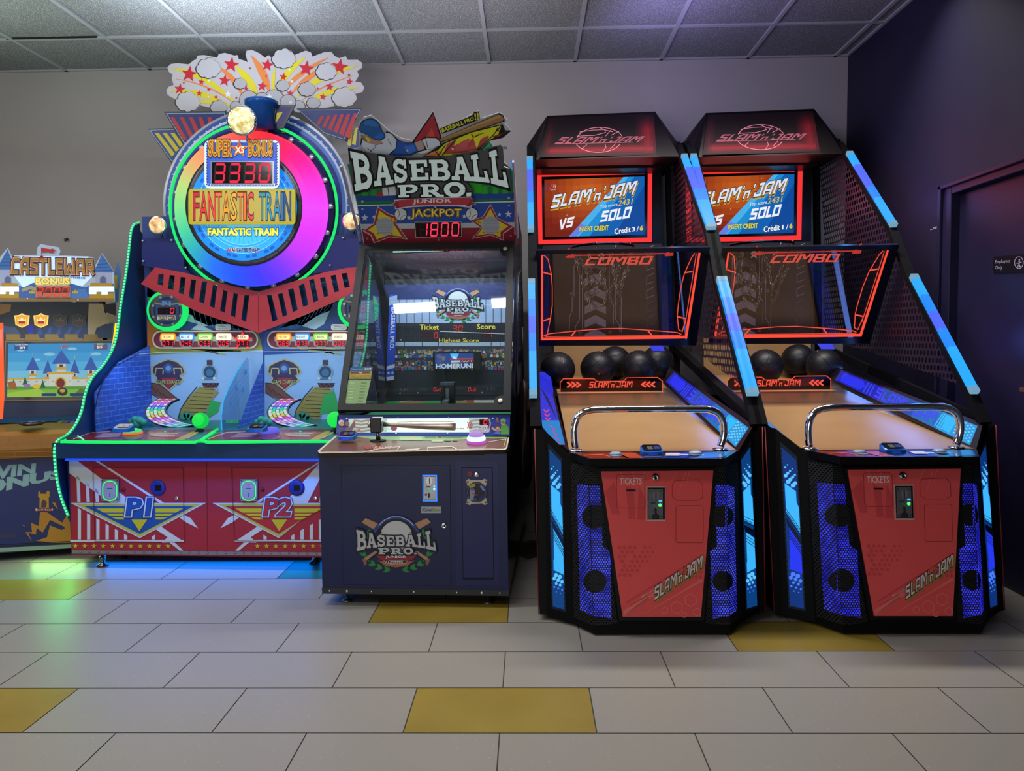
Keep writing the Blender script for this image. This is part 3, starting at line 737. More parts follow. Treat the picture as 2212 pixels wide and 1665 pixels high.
    for i in range(12):
        f0, f1 = i/12, (i + 1)/12
        y0, y1 = 803 + 157*f0, 803 + 157*f1
        xl = lambda y: 1163 + max(0, (y - 850))*.12 + max(0, y - 925)*.9; xr2 = lambda y: 1177 + (y - 752)*.2 if y < 850 else 1193 + (y - 850)*.25
        c = '#2a30e8' if f0 < .45 else ('#2038e0' if f0 < .6 else '#1a8ee0')
        mb.poly([(xl(y0), y0), (xr2(y0), y0), (xr2(y1), y1), (xl(y1), y1)], E(c, .8))
    for k in range(5): mb.line([(1168 + 3*k, 838 + 6*k), (1186 + 4*k, 862 + 10*k)], 1.4, E('#0c1a60', .5), 2)
    for k in range(3): mb.line([(1174 + k*2, 884 + 9*k), (1180 + k*2, 890 + 9*k), (1186 + k*2, 884 + 9*k)], 2.6, E('#e0407c', .9), 2)
    for k in range(4): mb.line([(1188 + 4*k, 918 + 12*k), (1200 + 4*k, 930 + 10*k)], 2, E('#d84a90', .8), 2)
    mb.build('rail_panel', t, label='left lane rail lit blue with pink chevrons')
    # far end of the rail
    bp = Pl((0, 5.0, 1.1), (-.5, -1, .5)); mb = MB().on(bp, 0); mb.slab([(1399, 741), (1430, 741), (1436, 758), (1410, 758)], .01, E('#2a34e8', .9), BLACK, 0); mb.build('rail_light', t)
    # --- stop board
    sb = Pl((0, 4.64, .9), (0, -1, 0))
    out = [(1210, 848), (1210, 826), (1217, 818), (1283, 818), (1290, 824), (1347, 823), (1354, 816), (1421, 815), (1431, 823), (1431, 846)]
    mb = MB().on(sb, 0); mb.slab(out, .006, glass('tinted_stop_board', '#8a8088', .012, .15, 0, .1), None, 0)
    mb.on(sb, 1); mb.line(out, 1.7, red_line); mb.line([(1210, 846), (1431, 844)], 1.2, M('#5a2a30', .4))
    mb.strokes("SLAM'n'JAM", [(1273, 824), (1366, 823), (1366, 837), (1273, 838)], red_line, TECHF, 2, shear=.02)
    for k in range(3):
        mb.line([(1225 + 10*k, 825), (1233 + 10*k, 831), (1225 + 10*k, 837)], 4, red_line, 2); mb.line([(1395 + 10*k, 824), (1387 + 10*k, 830), (1395 + 10*k, 836)], 4, red_line, 2)
    mb.build('stop_board', t, label='clear stop board with glowing red lettering and chevrons')
    # --- backboard with printed circuit lines and chevrons
    bbp = Pl((0, 5.235, 1.5), (0, -1, .0))
    mb = MB().on(bbp, 0)
    mb.slab([(1172, 530), (1430, 526), (1430, 760), (1172, 762)], .03, M('#28262e', .55), PB, 0)
    mb.on(bbp, 1)
    gy = M('#96909a', .5); ln = M('#b4aeb6', .5)
    mb.rect(1262, 556, 1310, 722, M('#2c2629', .5))
    for k in range(6):
        y = 560 + 30*k
        mb.poly([(1263, y + 12), (1286, y), (1309, y + 12), (1309, y + 28), (1286, y + 18), (1263, y + 28)], gy, 2)
        mb.line([(1263, y + 8), (1286, y - 4), (1309, y + 8)], 1.6, M('#0c0a0e', .5), 3)
    for pts in ([(1316, 540), (1316, 640), (1325, 655), (1325, 700)], [(1322, 560), (1322, 590), (1330, 600), (1330, 690), (1338, 702), (1338, 715)], [(1252, 600), (1252, 690), (1243, 705), (1243, 716)], [(1236, 640), (1236, 670), (1230, 685), (1230, 718)], [(1258, 560), (1258, 716)], [(1342, 640), (1342, 718)], [(1248, 560), (1240, 575), (1240, 640)]):
        mb.line(pts, 1.1, ln, 2)
    for cx, cy in ((1235, 634), (1335, 632), (1330, 613), (1252, 716), (1318, 545)): mb.arc(cx, cy, 2.6, 1, ln, k=2, n=12)
    for k in range(7):
        y = 530 + 30*k; mb.line([(1412, y), (1397, y + 8), (1397, y + 24), (1412, y + 18)], 1.5, M('#9a9296', .5) if k < 4 else M('#5c5458', .5), 2)
    mb.circ(1253, 546, 4, E('#b04038', .6), k=4); mb.circ(1318, 546, 4, E('#b04038', .6), k=4); mb.circ(1253, 718, 4, M('#8a4a44', .5), k=4); mb.circ(1318, 717, 4, M('#8a4a44', .5), k=4)
    mb.build('backboard', t)
    # --- rim, bracket, chain net
    rc = at(1302, 534, 4.97)
    mb = MB(); n = 36
    mb.tube([rc + Vector((.2*math.cos(2*math.pi*i/n), .2*math.sin(2*math.pi*i/n), 0)) for i in range(n)], .009, M('#23202c', .15, .9), 8, closed=True)
    mb.box(rc.x - .045, rc.x + .045, rc.y + .19, 5.235, rc.z - .05, rc.z + .012, PB)
    mb.on(Pl((0, rc.y + .188, 1.8), (0, -1, 0)), 1)
    for k in range(3): mb.line([(1293, 545 + 8*k), (1299, 539 + 8*k), (1305, 545 + 8*k)], 3, M('#c4c0c8', .5))
    rim = mb.build('hoop_rim', t)
    mb = MB(); chain = M('#8e8a80', .3, .8)
    def link(p, d, tw, L=.036, Wd=.014, r=.0028):
        d = d.normalized(); s1 = d.cross(Vector((math.cos(tw), math.sin(tw), .01))).normalized()
        pts = []
        for i in range(8):
            a = 2*math.pi*i/8; pts.append(p + d*(L*.5*math.cos(a)) + s1*(Wd*.5*math.sin(a)*1.3))
        mb.tube(pts, r, chain, 5, closed=True)
    def run(a, b, sag=0.):
        a, b = Vector(a), Vector(b); L = (b - a).length; n = max(2, int(L/.026))
        for i in range(n):
            f = (i + .5)/n; p = a.lerp(b, f) - Vector((0, 0, sag*4*f*(1 - f))); link(p, b - a, (i % 2)*1.57 + .4)
    N = 10; lv = [(.2, 0), (.165, -.15), (.12, -.28), (.085, -.40)]
    ring = lambda l, k: rc + Vector((lv[l][0]*math.cos(2*math.pi*k/N), lv[l][0]*math.sin(2*math.pi*k/N), lv[l][1] + .012*math.sin(3*k)))
    for k in range(N):
        run(ring(0, k), ring(1, k + .5)) if k % 2 else run(ring(0, k), ring(1, k - .5)) 
        run(ring(1, k + .5), ring(2, k)); 
        if k % 2 == 0: run(ring(1, k + .5), ring(2, k + 1)); run(ring(2, k), ring(3, k + .5), .02)
        if k % 3 == 0: run(ring(2, k), ring(2, k + 1), .03)
    mb.build('chain_net', rim)
    # --- combo guard
    cp = Pl.three(at(1168, 548, 4.2), at(1512, 543, 4.2), at(1482, 730, 4.5))
    mb = MB().on(cp, 0)
    O = [(1157, 541), (1534, 534), (1504, 746), (1160, 747)]; I = [(1169, 549), (1514, 543), (1484, 734), (1168, 736)]
    for i in range(4):
        j = (i + 1) % 4; mb.slab([O[i], O[j], I[j], I[i]], .018, M('#0c0f1c', .25), None, 0)
    fr_ = mb.build('guard_frame', t)
    mb = MB().on(cp, 0); mb.slab(I, .004, guard_ac, None, -4); 
    mb.on(cp, -2)
    mb.line([(1170, 551), (1170, 732), (1482, 728), (1512, 546)], 6, red_tube)
    mb.line([(1174, 552), (1176, 552), (1184, 560), (1191, 592), (1193, 620), (1193, 660), (1189, 688), (1182, 722), (1174, 726)], 1.8, red_line, -1, closed=False)
    mb.line([(1174, 588), (1191, 593)], 3, red_line, -1); mb.line([(1174, 693), (1190, 687)], 3, red_line, -1)
    mb.line([(1178, 727), (1185, 721), (1240, 715), (1300, 710), (1340, 709), (1400, 713), (1462, 718), (1472, 722)], 1.8, red_line, -1); mb.line([(1178, 727), (1470, 724)], 1.3, red_line, -1)
    mb.line([(1234, 726), (1243, 715)], 3, red_line, -1); mb.line([(1408, 724), (1399, 713)], 3, red_line, -1)
    mb.line([(1501, 547), (1494, 556), (1478, 592), (1470, 625), (1465, 660), (1463, 682), (1466, 712), (1474, 716), (1481, 690)], 1.8, red_line, -1); mb.line([(1504, 548), (1480, 700)], 1.5, red_line, -1)
    mb.line([(1479, 589), (1496, 586)], 3, red_line, -1); mb.line([(1463, 684), (1482, 688)], 3, red_line, -1)
    mb.line([(1226, 552), (1455, 547)], 2.6, red_dim, -1); mb.line([(1228, 536), (1241, 556)], 3, red_dim, -1); mb.line([(1438, 552), (1453, 531)], 4, red_dim, -1); mb.line([(1222, 555), (1240, 555)], 4, red_dim, -1); mb.line([(1436, 551), (1454, 550)], 5, red_dim, -1)
    mb.strokes('COMBO', [(1266, 556), (1408, 553), (1408, 571), (1266, 573)], E('#d8503e', .95), TECHF, 0, shear=.055, lw=.24, gap=.1)
    gp = mb.build('combo_guard', t, label='smoked clear guard with glowing orange-red COMBO lettering')
    # --- screen housing, lit frame, screen
    sp = Pl((0, 5.30, 2), (0, -1, .0))
    mb = MB().on(sp, 0)
    mb.slab([(1150, 338), (1430, 333), (1430, 545), (1153, 548)], .10, M('#120f13', .35), PB, 0)
    sh = mb.build('screen_housing', t)
    mb = MB().on(sp, 0)
    O = [(1160, 373), (1409, 367), (1408, 522), (1163, 527)]; I = [(1170, 381), (1400, 375), (1399, 513), (1172, 518)]
    for i in range(4):
        j = (i + 1) % 4; mb.slab([O[i], O[j], I[j], I[i]], .02, E('#fb3638', 1.0), None, 26)
    mb.build('screen_light_frame', t, label='glowing red frame around the screen')
    mb = MB().on(sp, 3); mb.slab(I, .004, M('#08070a', .2), None, 10)
    S = [(1176, 388), (1392, 381), (1392, 507), (1177, 512)]
    Q = lambda u, v: mb.quadmap(S, u, v)
    mb.on(sp, 11)
    N1, N2 = 14, 9
    for i in range(N1):
        for j in range(N2):
            u, v = (i + .5)/N1, (j + .5)/N2
            r = math.hypot((u - .45)*1.3, v - .25); g_ = max(0, 1 - r*1.35)
            cc = (int(120 + 90*g_), int(30 + 75*g_), int(14 + 20*g_))
            mb.poly([Q(i/N1, j/N2), Q((i + 1)/N1, j/N2), Q((i + 1)/N1, (j + 1)/N2), Q(i/N1, (j + 1)/N2)], E('#%02x%02x%02x' % cc, .95))
    mb.poly([Q(.79, 0), Q(1, 0), Q(1, 1), Q(.24, 1)], E('#1f8fd8', .95), 12); mb.poly([Q(.9, 0), Q(1, 0), Q(1, 1), Q(.45, 1)], E('#0f62b4', .95), 13)
    mb.poly([Q(.79, 0), Q(.84, 0), Q(.34, 1), Q(.24, 1)], E('#4ab4ee', .95), 14); mb.poly([Q(1, .15), Q(1, 1), Q(.7, 1)], E('#0c4a9c', .95), 14)
    mb.poly([Q(.24, 1), Q(.36, .78), Q(.42, .82), Q(.32, 1)], E('#6a86ec', .9), 15)
    for k in range(26):
        u, v = random.random(), random.random(); cx, cy = Q(u, v); mb.circ(cx, cy, random.uniform(.4, 1.1), E('#ffb870' if u < .75 - .5*v else '#7ac4f4', .8), n=6, k=16)
    tq = [Q(.085, .275), Q(.925, .07), Q(.9, .30), Q(.07, .50)]
    mb.strokes("SLAM'n'JAM", [(x + .5, y + 5) for x, y in tq], E('#d0a028', .95), TECHF, 17, .02, shear=.03); mb.strokes("SLAM'n'JAM", [(x, y + 2) for x, y in tq], E('#7a4a14', .8), TECHF, 18, .03, shear=.03)
    mb.strokes("SLAM'n'JAM", tq, E('#3a2c3c', .6), TECHF, 19, .045, shear=.03); mb.strokes("SLAM'n'JAM", tq, E('#dfe2f4', 1.0), TECHF, 20, 0, shear=.03)
    mb.text('Top score', [Q(.555, .47), Q(.73, .435), Q(.73, .51), Q(.555, .54)], E('#dfe8f8', .95), 20, .01); mb.text('2431', [Q(.745, .40), Q(.885, .37), Q(.875, .465), Q(.735, .495)], E('#d8c048', .95), 20, .01)
    mb.strokes('SOLO', [Q(.575, .58), Q(.87, .51), Q(.855, .70), Q(.565, .76)], E('#eef0fa', 1.0), TECHF, 20, .02, shear=.06)
    mb.strokes('VS', [Q(.145, .71), Q(.29, .66), Q(.28, .82), Q(.15, .87)], E('#e8eaf6', 1.0), TECHF, 20, .03, shear=.1)
    mb.text('INSERT CREDIT', [Q(.345, .835), Q(.64, .825), Q(.64, .905), Q(.345, .915)], E('#3a2a10', .6), 20, .05); mb.text('INSERT CREDIT', [Q(.345, .835), Q(.64, .825), Q(.64, .905), Q(.345, .915)], E('#e8dc28', 1.0), 21, .02)
    cq = [Q(.70, .885), Q(.86, .855), Q(.86, .945), Q(.70, .98)]
    mb.text('Credit', cq, E('#1a2440', .6), 20, .06); mb.text('Credit', cq, E('#f0f2fa', 1.0), 21, .025)
    mb.text(credit[0], [Q(.875, .865), Q(.905, .86), Q(.905, .935), Q(.875, .94)] if credit[0] != '1' else [Q(.884, .865), Q(.896, .862), Q(.896, .937), Q(.884, .94)], E('#f0f2fa', 1.0), 21, .02 if credit[0] != '1' else 0); mb.text('/', [Q(.92, .855), Q(.945, .85), Q(.945, .94), Q(.92, .945)], E('#f0f2fa', 1.0), 21, .0); mb.text(credit[2], [Q(.955, .85), Q(.985, .845), Q(.985, .92), Q(.955, .925)], E('#e8cc38', 1.0), 21, .03)
    # maker's mark
    mb.line([Q(.02, .075), Q(.02, .15), Q(.05, .15)], 1.6, E('#2a3cc0', 1.), 20); mb.line([Q(.05, .175), Q(.075, .085), Q(.095, .15)], 1.4, E('#e04040', 1.), 21); mb.line([Q(.095, .15), Q(.095, .085), Q(.115, .15), Q(.115, .085)], 1.3, E('#d8dcf4', 1.), 21); mb.text('GAMES', [Q(.06, .17), Q(.115, .165), Q(.115, .185), Q(.06, .19)], E('#e8e8f4', .9), 21)
    mb.build('screen', sh, label='lit game screen half orange and half blue')
    # --- hood / marquee
    A = at(1182, 250, 5.0); Bq = at(1415, 241, 5.02); Cc = at(1426, 338, 4.86); D = at(1158, 345, 4.86); EL = at(1138, 315, 5.0); ER = at(1463, 307, 4.97); FL = at(1143, 348, 4.93); FR = at(1468, 338, 4.86)
    zt = max(A.z, Bq.z); hb = .4
    mb = MB(); hp = Pl.three(A, Bq, Cc)
    hm = M('#0e080c', .3); 
    mb.face([A, Bq, Cc, D], hm)
    mb.face([A, D, FL, EL], hm); mb.face([Bq, ER, FR, Cc], hm)
    bk = lambda p: Vector((p.x, 5.44, p.z))
    mb.face([A, EL, bk(EL), bk(A)], PB); mb.face([Bq, ER, bk(ER), bk(Bq)], PB); mb.face([A, Bq, bk(Bq), bk(A)], PB); mb.face([EL, FL, bk(FL), bk(EL)], PB); mb.face([ER, FR, bk(FR), bk(ER)], PB)
    mb.face([bk(EL), bk(A), bk(Bq), bk(ER), bk(FR), bk(FL)], PB); mb.face([FL, D, Cc, FR, bk(FR), bk(FL)], PB)
    # valance below
    v0, v1 = at(1150, 345, 5.06), at(1426, 340, 5.06); v2, v3 = at(1428, 362, 5.1), at(1152, 366, 5.1)
    mb.hex([v0, v1, v2, v3] + [Vector((p.x, p.y + .3, p.z)) for p in (v0, v1, v2, v3)], M('#110d11', .35))
    hood = mb.build('hood', t)
    # red glow painted across the marquee cell by cell, plus its logo
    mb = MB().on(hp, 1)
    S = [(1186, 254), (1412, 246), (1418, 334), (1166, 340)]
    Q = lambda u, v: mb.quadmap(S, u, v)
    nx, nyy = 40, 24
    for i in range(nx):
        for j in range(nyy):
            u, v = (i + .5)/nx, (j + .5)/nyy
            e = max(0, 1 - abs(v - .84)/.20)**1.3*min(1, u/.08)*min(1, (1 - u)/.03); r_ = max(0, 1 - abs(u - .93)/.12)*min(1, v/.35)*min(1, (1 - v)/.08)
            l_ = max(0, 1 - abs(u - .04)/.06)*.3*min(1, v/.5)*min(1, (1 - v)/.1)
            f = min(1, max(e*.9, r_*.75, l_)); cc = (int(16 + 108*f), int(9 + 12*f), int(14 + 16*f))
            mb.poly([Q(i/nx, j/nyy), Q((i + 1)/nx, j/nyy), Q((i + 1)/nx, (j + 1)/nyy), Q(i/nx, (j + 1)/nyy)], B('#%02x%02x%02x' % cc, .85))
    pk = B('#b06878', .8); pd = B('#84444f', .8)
    mb.strokes("SLAM'n'JAM", [(1206, 296), (1386, 294), (1386, 307), (1206, 310)], pd, TECHF, 3, .0, shear=.09); mb.line([(1198, 311), (1368, 307)], 1.4, pd, 3)
    mb.on(hp, 2)
    ball = [(1296 + 50*math.cos(a), 302 + 28*math.sin(a)) for a in (math.radians(d) for d in range(0, 361, 10))]
    mb.line([p for p in ball if p[1] < 297][:], 1.2, pk) if False else None
    mb.line([(1296 + 50*math.cos(math.radians(a)), 302 + 27*math.sin(math.radians(a))) for a in range(190, 350, 8)], 1.3, pk); mb.line([(1292 + 50*math.cos(math.radians(a)), 302 + 27*math.sin(math.radians(a))) for a in range(20, 166, 8)], 1.3, pk)
    mb.line([(1252, 285), (1280, 281), (1305, 280), (1324, 285)], 1.1, pk); mb.line([(1246, 294), (1285, 292), (1308, 286), (1306, 280), (1296, 276)], 1.1, pk); mb.line([(1338, 283), (1320, 292)], 1.1, pk); mb.line([(1322, 278), (1308, 294)], 1.1, pk)
    mb.line([(1268, 312), (1256, 322)], 1.1, pk); mb.line([(1307, 311), (1309, 318), (1302, 328)], 1.1, pk); mb.line([(1330, 310), (1318, 322)], 1.1, pk)
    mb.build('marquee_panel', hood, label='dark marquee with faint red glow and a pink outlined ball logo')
    # patch of red glow painted on the right gusset
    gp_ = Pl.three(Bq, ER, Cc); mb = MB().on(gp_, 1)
    mb.poly([(1420, 262), (1446, 300), (1432, 322), (1424, 300)], B('#3c1820', .7)); mb.build('gusset_glow', hood)
    # casters
    for px, py, y in ((1188, 1340, 3.30), (1634, 1338, 3.30)):
        mb = MB(); p = at(px, py, y)
        mb.lathe((p.x - .02, y, .03), (1, 0, 0), [(.012, 0), (.03, .002), (.03, .028), (.012, .03)], RUBBER, 18); mb.box(p.x - .03, p.x + .02, y - .02, y + .03, .045, .07, M('#1c1c1e', .4)); mb.build('caster', t)
    return t

def card_reader(t, p, px, Y, yaw=0.):
    """small blue payment terminal with a dark display"""
    x0, y0, x1, y1 = px
    a, b, c = at(x0, y1, Y), at(x1, y1, Y), at(x0, y0, Y)
    w = (b.x - a.x); h = (c.z - a.z); cx = (a.x + b.x)/2; zb = a.z + .001
    blue = M('#1560c4', .3); d = w*.75; zt = h*.62
    mb = MB()
    def P(u, v, k): return Vector((cx + w*(u - .5), Y + d*v, zb + k))
    prof = [(.0, .25), (.06, .06), (.5, 0), (.94, .06), (1., .25), (1., .85), (.9, 1.), (.1, 1.), (0, .85)]
    n = len(prof)
    lowr = [P(u, v, 0) for u, v in prof]; upr = [P(u, v, zt*.5 + zt*.6*v) for u, v in prof]; top = [P(.5 + (u - .5)*.88, .5 + (v - .5)*.88, zt*.62 + zt*.62*v) for u, v in prof]
    for i in range(n):
        j = (i + 1) % n; mb.face([lowr[i], lowr[j], upr[j], upr[i]], blue, True); mb.face([upr[i], upr[j], top[j], top[i]], blue, True)
    mb.face(top, M('#10131c', .15)); mb.face(lowr[::-1], blue)
    body = mb.build('card_reader', t, label='blue payment terminal with dark display')
    tp = Pl.three(top[0], top[4], top[5]); S = lambda u, v, k: P(.5 + (u - .5)*.8, .5 + (v - .5)*.8, zt*.62 + zt*.62*(.5 + (v - .5)*.8) + k)
    mb = MB(); mb.face([P(.3, -.002, zt*.12), P(.7, -.002, zt*.12), P(.7, -.002, zt*.3), P(.3, -.002, zt*.3)], E('#1b48ff', 1.0)); mb.build('status_light', body)
    mb = MB(); mb.face([S(.2, .15, .001), S(.97, .15, .001), S(.97, .85, .001), S(.2, .85, .001)], M('#141824', .15)); mb.face([S(.25, .2, .002), S(.55, .2, .002), S(.55, .75, .002), S(.25, .75, .002)], M('#5c5c48', .2)); mb.face([S(.62, .25, .002), S(.95, .25, .002), S(.95, .8, .002), S(.62, .8, .002)], M('#3a3f78', .2))
    mb.build('reader_display', body)

LANE_Z = (at(1230, 976, 3.30).z + at(1592, 972, 3.30).z)/2
def basketball(cx, cy, Y, r_px, label, tilt=0.):
    c = at(cx, cy, Y); r = .112; zl = LANE_Z + (Y - 3.30)*(.97 - LANE_Z)/1.88
    c.z = zl + r*1.004
    mb = MB(); n, m = 28, 18
    mat = noisy('black_rubber_ball', '#0d0d12', '#16161c', 60, .45, .15) if 'ballm' not in MATS else MATS['ballm']
    MATS['ballm'] = mat
    Rm = Matrix.Rotation(tilt, 3, 'Y') @ Matrix.Rotation(.5 + tilt, 3, 'X')
    vs = []; fs = []
    for i in range(m + 1):
        for j in range(n):
            th, ph = math.pi*i/m, 2*math.pi*j/n; v = Vector((math.sin(th)*math.cos(ph), math.sin(th)*math.sin(ph), math.cos(th)))
            vs.append(c + Rm @ v*r)
    for i in range(m):
        for j in range(n): fs.append((i*n + j, i*n + (j + 1) % n, (i + 1)*n + (j + 1) % n, (i + 1)*n + j))
    mb.mesh(vs, fs, mat, True)
    seam = M('#050507', .7)
    for k in range(2):
        mb.tube([c + Rm @ (Matrix.Rotation(k*math.pi/2, 3, 'Z') @ Vector((0, math.cos(a), math.sin(a))))*r*.998 for a in (2*math.pi*i/32 for i in range(32))], .0016, seam, 5, closed=True)
    for s_ in (-1, 1):
        mb.tube([c + Rm @ Vector((s_*(.55 + .2*math.cos(2*a)), math.cos(a)*math.sqrt(max(0, 1 - (.55 + .2*math.cos(2*a))**2)), math.sin(a)*math.sqrt(max(0, 1 - (.55 + .2*math.cos(2*a))**2))))*r*.998 for a in (2*math.pi*i/32 for i in range(32))], .0016, seam, 5, closed=True)
    mb.lathe(c + Rm @ Vector((.2, -.35, .915)).normalized()*r*.995, Rm @ Vector((.2, -.35, .915)).normalized(), [(.004, 0), (.004, .0008)], M('#8a8c92', .5), 10)
    o = mb.build('basketball', origin=c); return tag(o, label, 'basketball', 'black basketballs on the lanes')

slam1 = basketball_machine('basketball hoop machine whose screen reads Credit 3/6, next to the baseball machine', '3/6', False)
slam2 = basketball_machine('basketball hoop machine whose screen reads Credit 1/6, next to the dark wall', '1/6', True)
slam2.location.x += 1.03; slam2.location.y += 0.0
T2 = Vector((1.03, 0, 0))
for a in ((1205, 801, 4.82, 38, 'black basketball leftmost on the Credit 3/6 machine, against the blue rail', .2), (1291, 802, 4.83, 39, 'black basketball second from the left behind the glowing stop board', .9),
          (1328, 790, 5.055, 35, 'black basketball at the back, peeking up between two nearer balls, Credit 3/6 machine', 1.7), (1379, 798, 4.84, 37, 'black basketball just left of the rightmost ball on the Credit 3/6 machine', 2.6),
          (1420, 787, 5.04, 36, 'black basketball rightmost on the Credit 3/6 machine, beside the perforated side', 3.3),
          (1653, 791, 4.84, 36, 'black basketball leftmost on the Credit 1/6 machine, standing alone', 4.0), (1724, 783, 5.06, 36, 'black basketball half hidden behind its right neighbour on the Credit 1/6 machine', 4.9),
          (1780, 790, 4.83, 36, 'black basketball rightmost on the Credit 1/6 machine, beside the dark wall side', 5.6)):
    basketball(*a)
def slam_lights():
    for dx in (0, 1.03):
        area_to((.49 + dx, 5.15, 2.2), (.49 + dx, 4.3, 1.9), .7, .4, 1.4, (1, .12, .08), 'screen_glow')
        area_to((.53 + dx, 4.9, 2.3), (.53 + dx, 4.6, 2.6), .7, .1, .3, (1, .1, .1), 'hood_uplight')
        area_to((1.0 + dx, 4.2, .98), (.4 + dx, 4.2, .9), 1.2, .1, 2.0, (.15, .3, 1), 'rail_glow')
        area_to((.06 + dx, 4.0, .95), (.7 + dx, 4.0, .9), 1.2, .1, .8, (.15, .3, 1), 'rail_glow')
        area_to((.5 + dx, 4.6, .95), (.5 + dx, 4.9, .95), .5, .05, .35, (1, .1, .05), 'board_glow')
        for y, z in ((4.6, 2.1), (3.8, 1.25)):
            area_to((1.0 + dx, y - .05, z), (.5 + dx, y + .4, z - .4), .4, .05, 1.2, (.1, .4, 1), 'strip_glow')
    area_to((.75, 4.4, 2.78), (1.3, 4.6, 3.2), .8, .3, 6.5, (.45, .38, 1), 'hood_uplight')  # violet uplight added over the hoods to tint the ceiling
    point((2.13, 3.75, 1.2), .7, (.1, .2, 1), .1); point((2.13, 4.45, 2.0), .5, (.25, .2, 1), .1); point((2.12, 3.9, 2.0), .05, (1, .1, .3), .2)
LIGHTS.append(slam_lights)
# ================================================================ baseball machine
def baseball_machine():
    O = Vector((-.975, 3.429, 0)); yaw = -.0458
    ex = Vector((math.cos(yaw), math.sin(yaw), 0)); ey = Vector((-math.sin(yaw), math.cos(yaw), 0)); W = .874
    def P(u, v, z): return O + ex*u + ey*v + Vector((0, 0, z))
    c0 = P(W/2, .75, 0)
    t = thing('baseball_arcade_machine', 'navy baseball batting machine with a silver bat and a glass front', 'arcade machine', c0)
    def cv(ox, oy, s): return lambda pts: [(ox + x/s, oy + y/s) for x, y in pts]
    k7 = cv(730, 220, 5.202); k8 = cv(720, 500, 4.163); k1 = cv(670, 860, 3.6204)
    navy_ = M('#1d2450', .38); navyd = M('#1a2048', .4); navyl = M('#23295c', .36); bk = M('#101014', .4); gry = M('#33353a', .42)
    # --- lower cabinet
    mb = MB(); zt = .715
    mb.face([P(0, 0, .055), P(W, 0, .055), P(W, 0, zt), P(0, 0, zt)], navy_)
    mb.face([P(0, 1.6, .055), P(W, 1.6, .055), P(W, 1.6, zt), P(0, 1.6, zt)], bk)
    mb.face([P(0, 0, .055), P(0, 1.6, .055), P(0, 1.6, zt), P(0, 0, zt)], navyd); mb.face([P(W, 0, .055), P(W, 1.6, .055), P(W, 1.6, zt), P(W, 0, zt)], M('#0d0d18', .12))
    mb.face([P(0, 0, .055), P(W, 0, .055), P(W, 1.6, .055), P(0, 1.6, .055)], bk); mb.face([P(0, 0, zt), P(W, 0, zt), P(W, 1.6, zt), P(0, 1.6, zt)], bk)
    fp = Pl(P(0, 0, .1), ey); mb.on(fp, 1)
    mb.poly(k1([(1137, 492), (1470, 500), (1480, 1465), (1145, 1460)]), navyl)
    body = mb.build('lower_cabinet', t, bevel=.004)
    mb = MB().on(fp, 2); mb.slab([(695, 1270), (1099, 1275.5), (1099, 1287), (696, 1282)], .006, gry, None, 6); mb.on(fp, 7)
    sk = mb.build('kick_strip', t)
    for bx, r in ((152, 2), (289, 3), (481, 2), (812, 2), (1147, 2), (1343, 3), (1484, 2)):
        mb = MB(); x, y = 670 + bx/3.6204, 860 + (1507 + (bx - 152)*.013)/3.6204; mb.lathe(fp.pt(x, y, .004), fp.n, [(.0022*r, 0), (.002*r, .003), (.0008*r, .004)], SCREW, 12); mb.build('bolt', sk)
    # access door + logo
    mb = MB().on(fp, 2); d = k1([(240, 520), (1095, 522), (1105, 1465), (255, 1459)])
    mb.slab(d, .003, M('#12152f', .6), None, 1); di = [(d[0][0] + 1, d[0][1] + 1), (d[1][0] - 1, d[1][1] + 1), (d[2][0] - 1, d[2][1] - 1), (d[3][0] + 1, d[3][1] - 1)]
    mb.slab(di, .004, navy_, None, 3)
    logo(mb, fp, k1([(358, 905), (988, 905), (988, 1355), (358, 1355)]), 4, True)
    door = mb.build('access_door', t, label='navy door with round baseball emblem')
    mb = MB(); lockp = fp.pt(670 + 1047/3.62, 860 + 997/3.62, .004); mb.lathe(lockp, fp.n, [(.013, 0), (.012, .004), (.008, .006), (.006, .004)], CHROME, 20); mb.on(fp, 15).rect(958.4, 1133, 960.3, 1138, BLACK); mb.build('door_lock', door)
    mb = MB().on(fp, 5); q = k1([(868, 847), (1023, 847), (1023, 898), (868, 898)]); mb.poly(q, M('#a8b4bc', .5)); 
    mb.text('3', k1([(874, 860), (886, 860), (886, 884), (874, 884)]), M('#a02828', .5), 6, .02); mb.text('Coins', k1([(888, 860), (943, 860), (943, 884), (888, 884)]), M('#1f3f90', .5), 6, .02); mb.text('/', k1([(943, 858), (951, 858), (951, 888), (943, 888)]), BLACK, 6); mb.text('Game', k1([(953, 860), (1018, 860), (1018, 884), (953, 884)]), M('#8a9426', .5), 6, .02)
    mb.build('price_sticker', door)
    mb = MB().on(fp, 6); q = k1([(876, 597), (994, 597), (994, 810), (876, 810)]); mb.slab(q, .006, M('#101430', .4), None, 8)
    mb.on(fp, 9); mb.line(k1([(882, 603), (988, 603), (990, 804), (884, 804)]), 2.2, E('#3a78ff', 1.6), closed=True)
    mb.slab(k1([(892, 613), (980, 613), (982, 794), (894, 794)]), .003, M('#9a9ca4', .3, .6), None, 12); mb.on(fp, 13)
    cx, cy = k1([(932, 645)])[0]; mb.circ(cx, cy, 7, M('#b8bac0', .25, .7), 9); mb.rect(cx - .8, cy - 7, cx + .8, cy + 7, BLACK, 14)
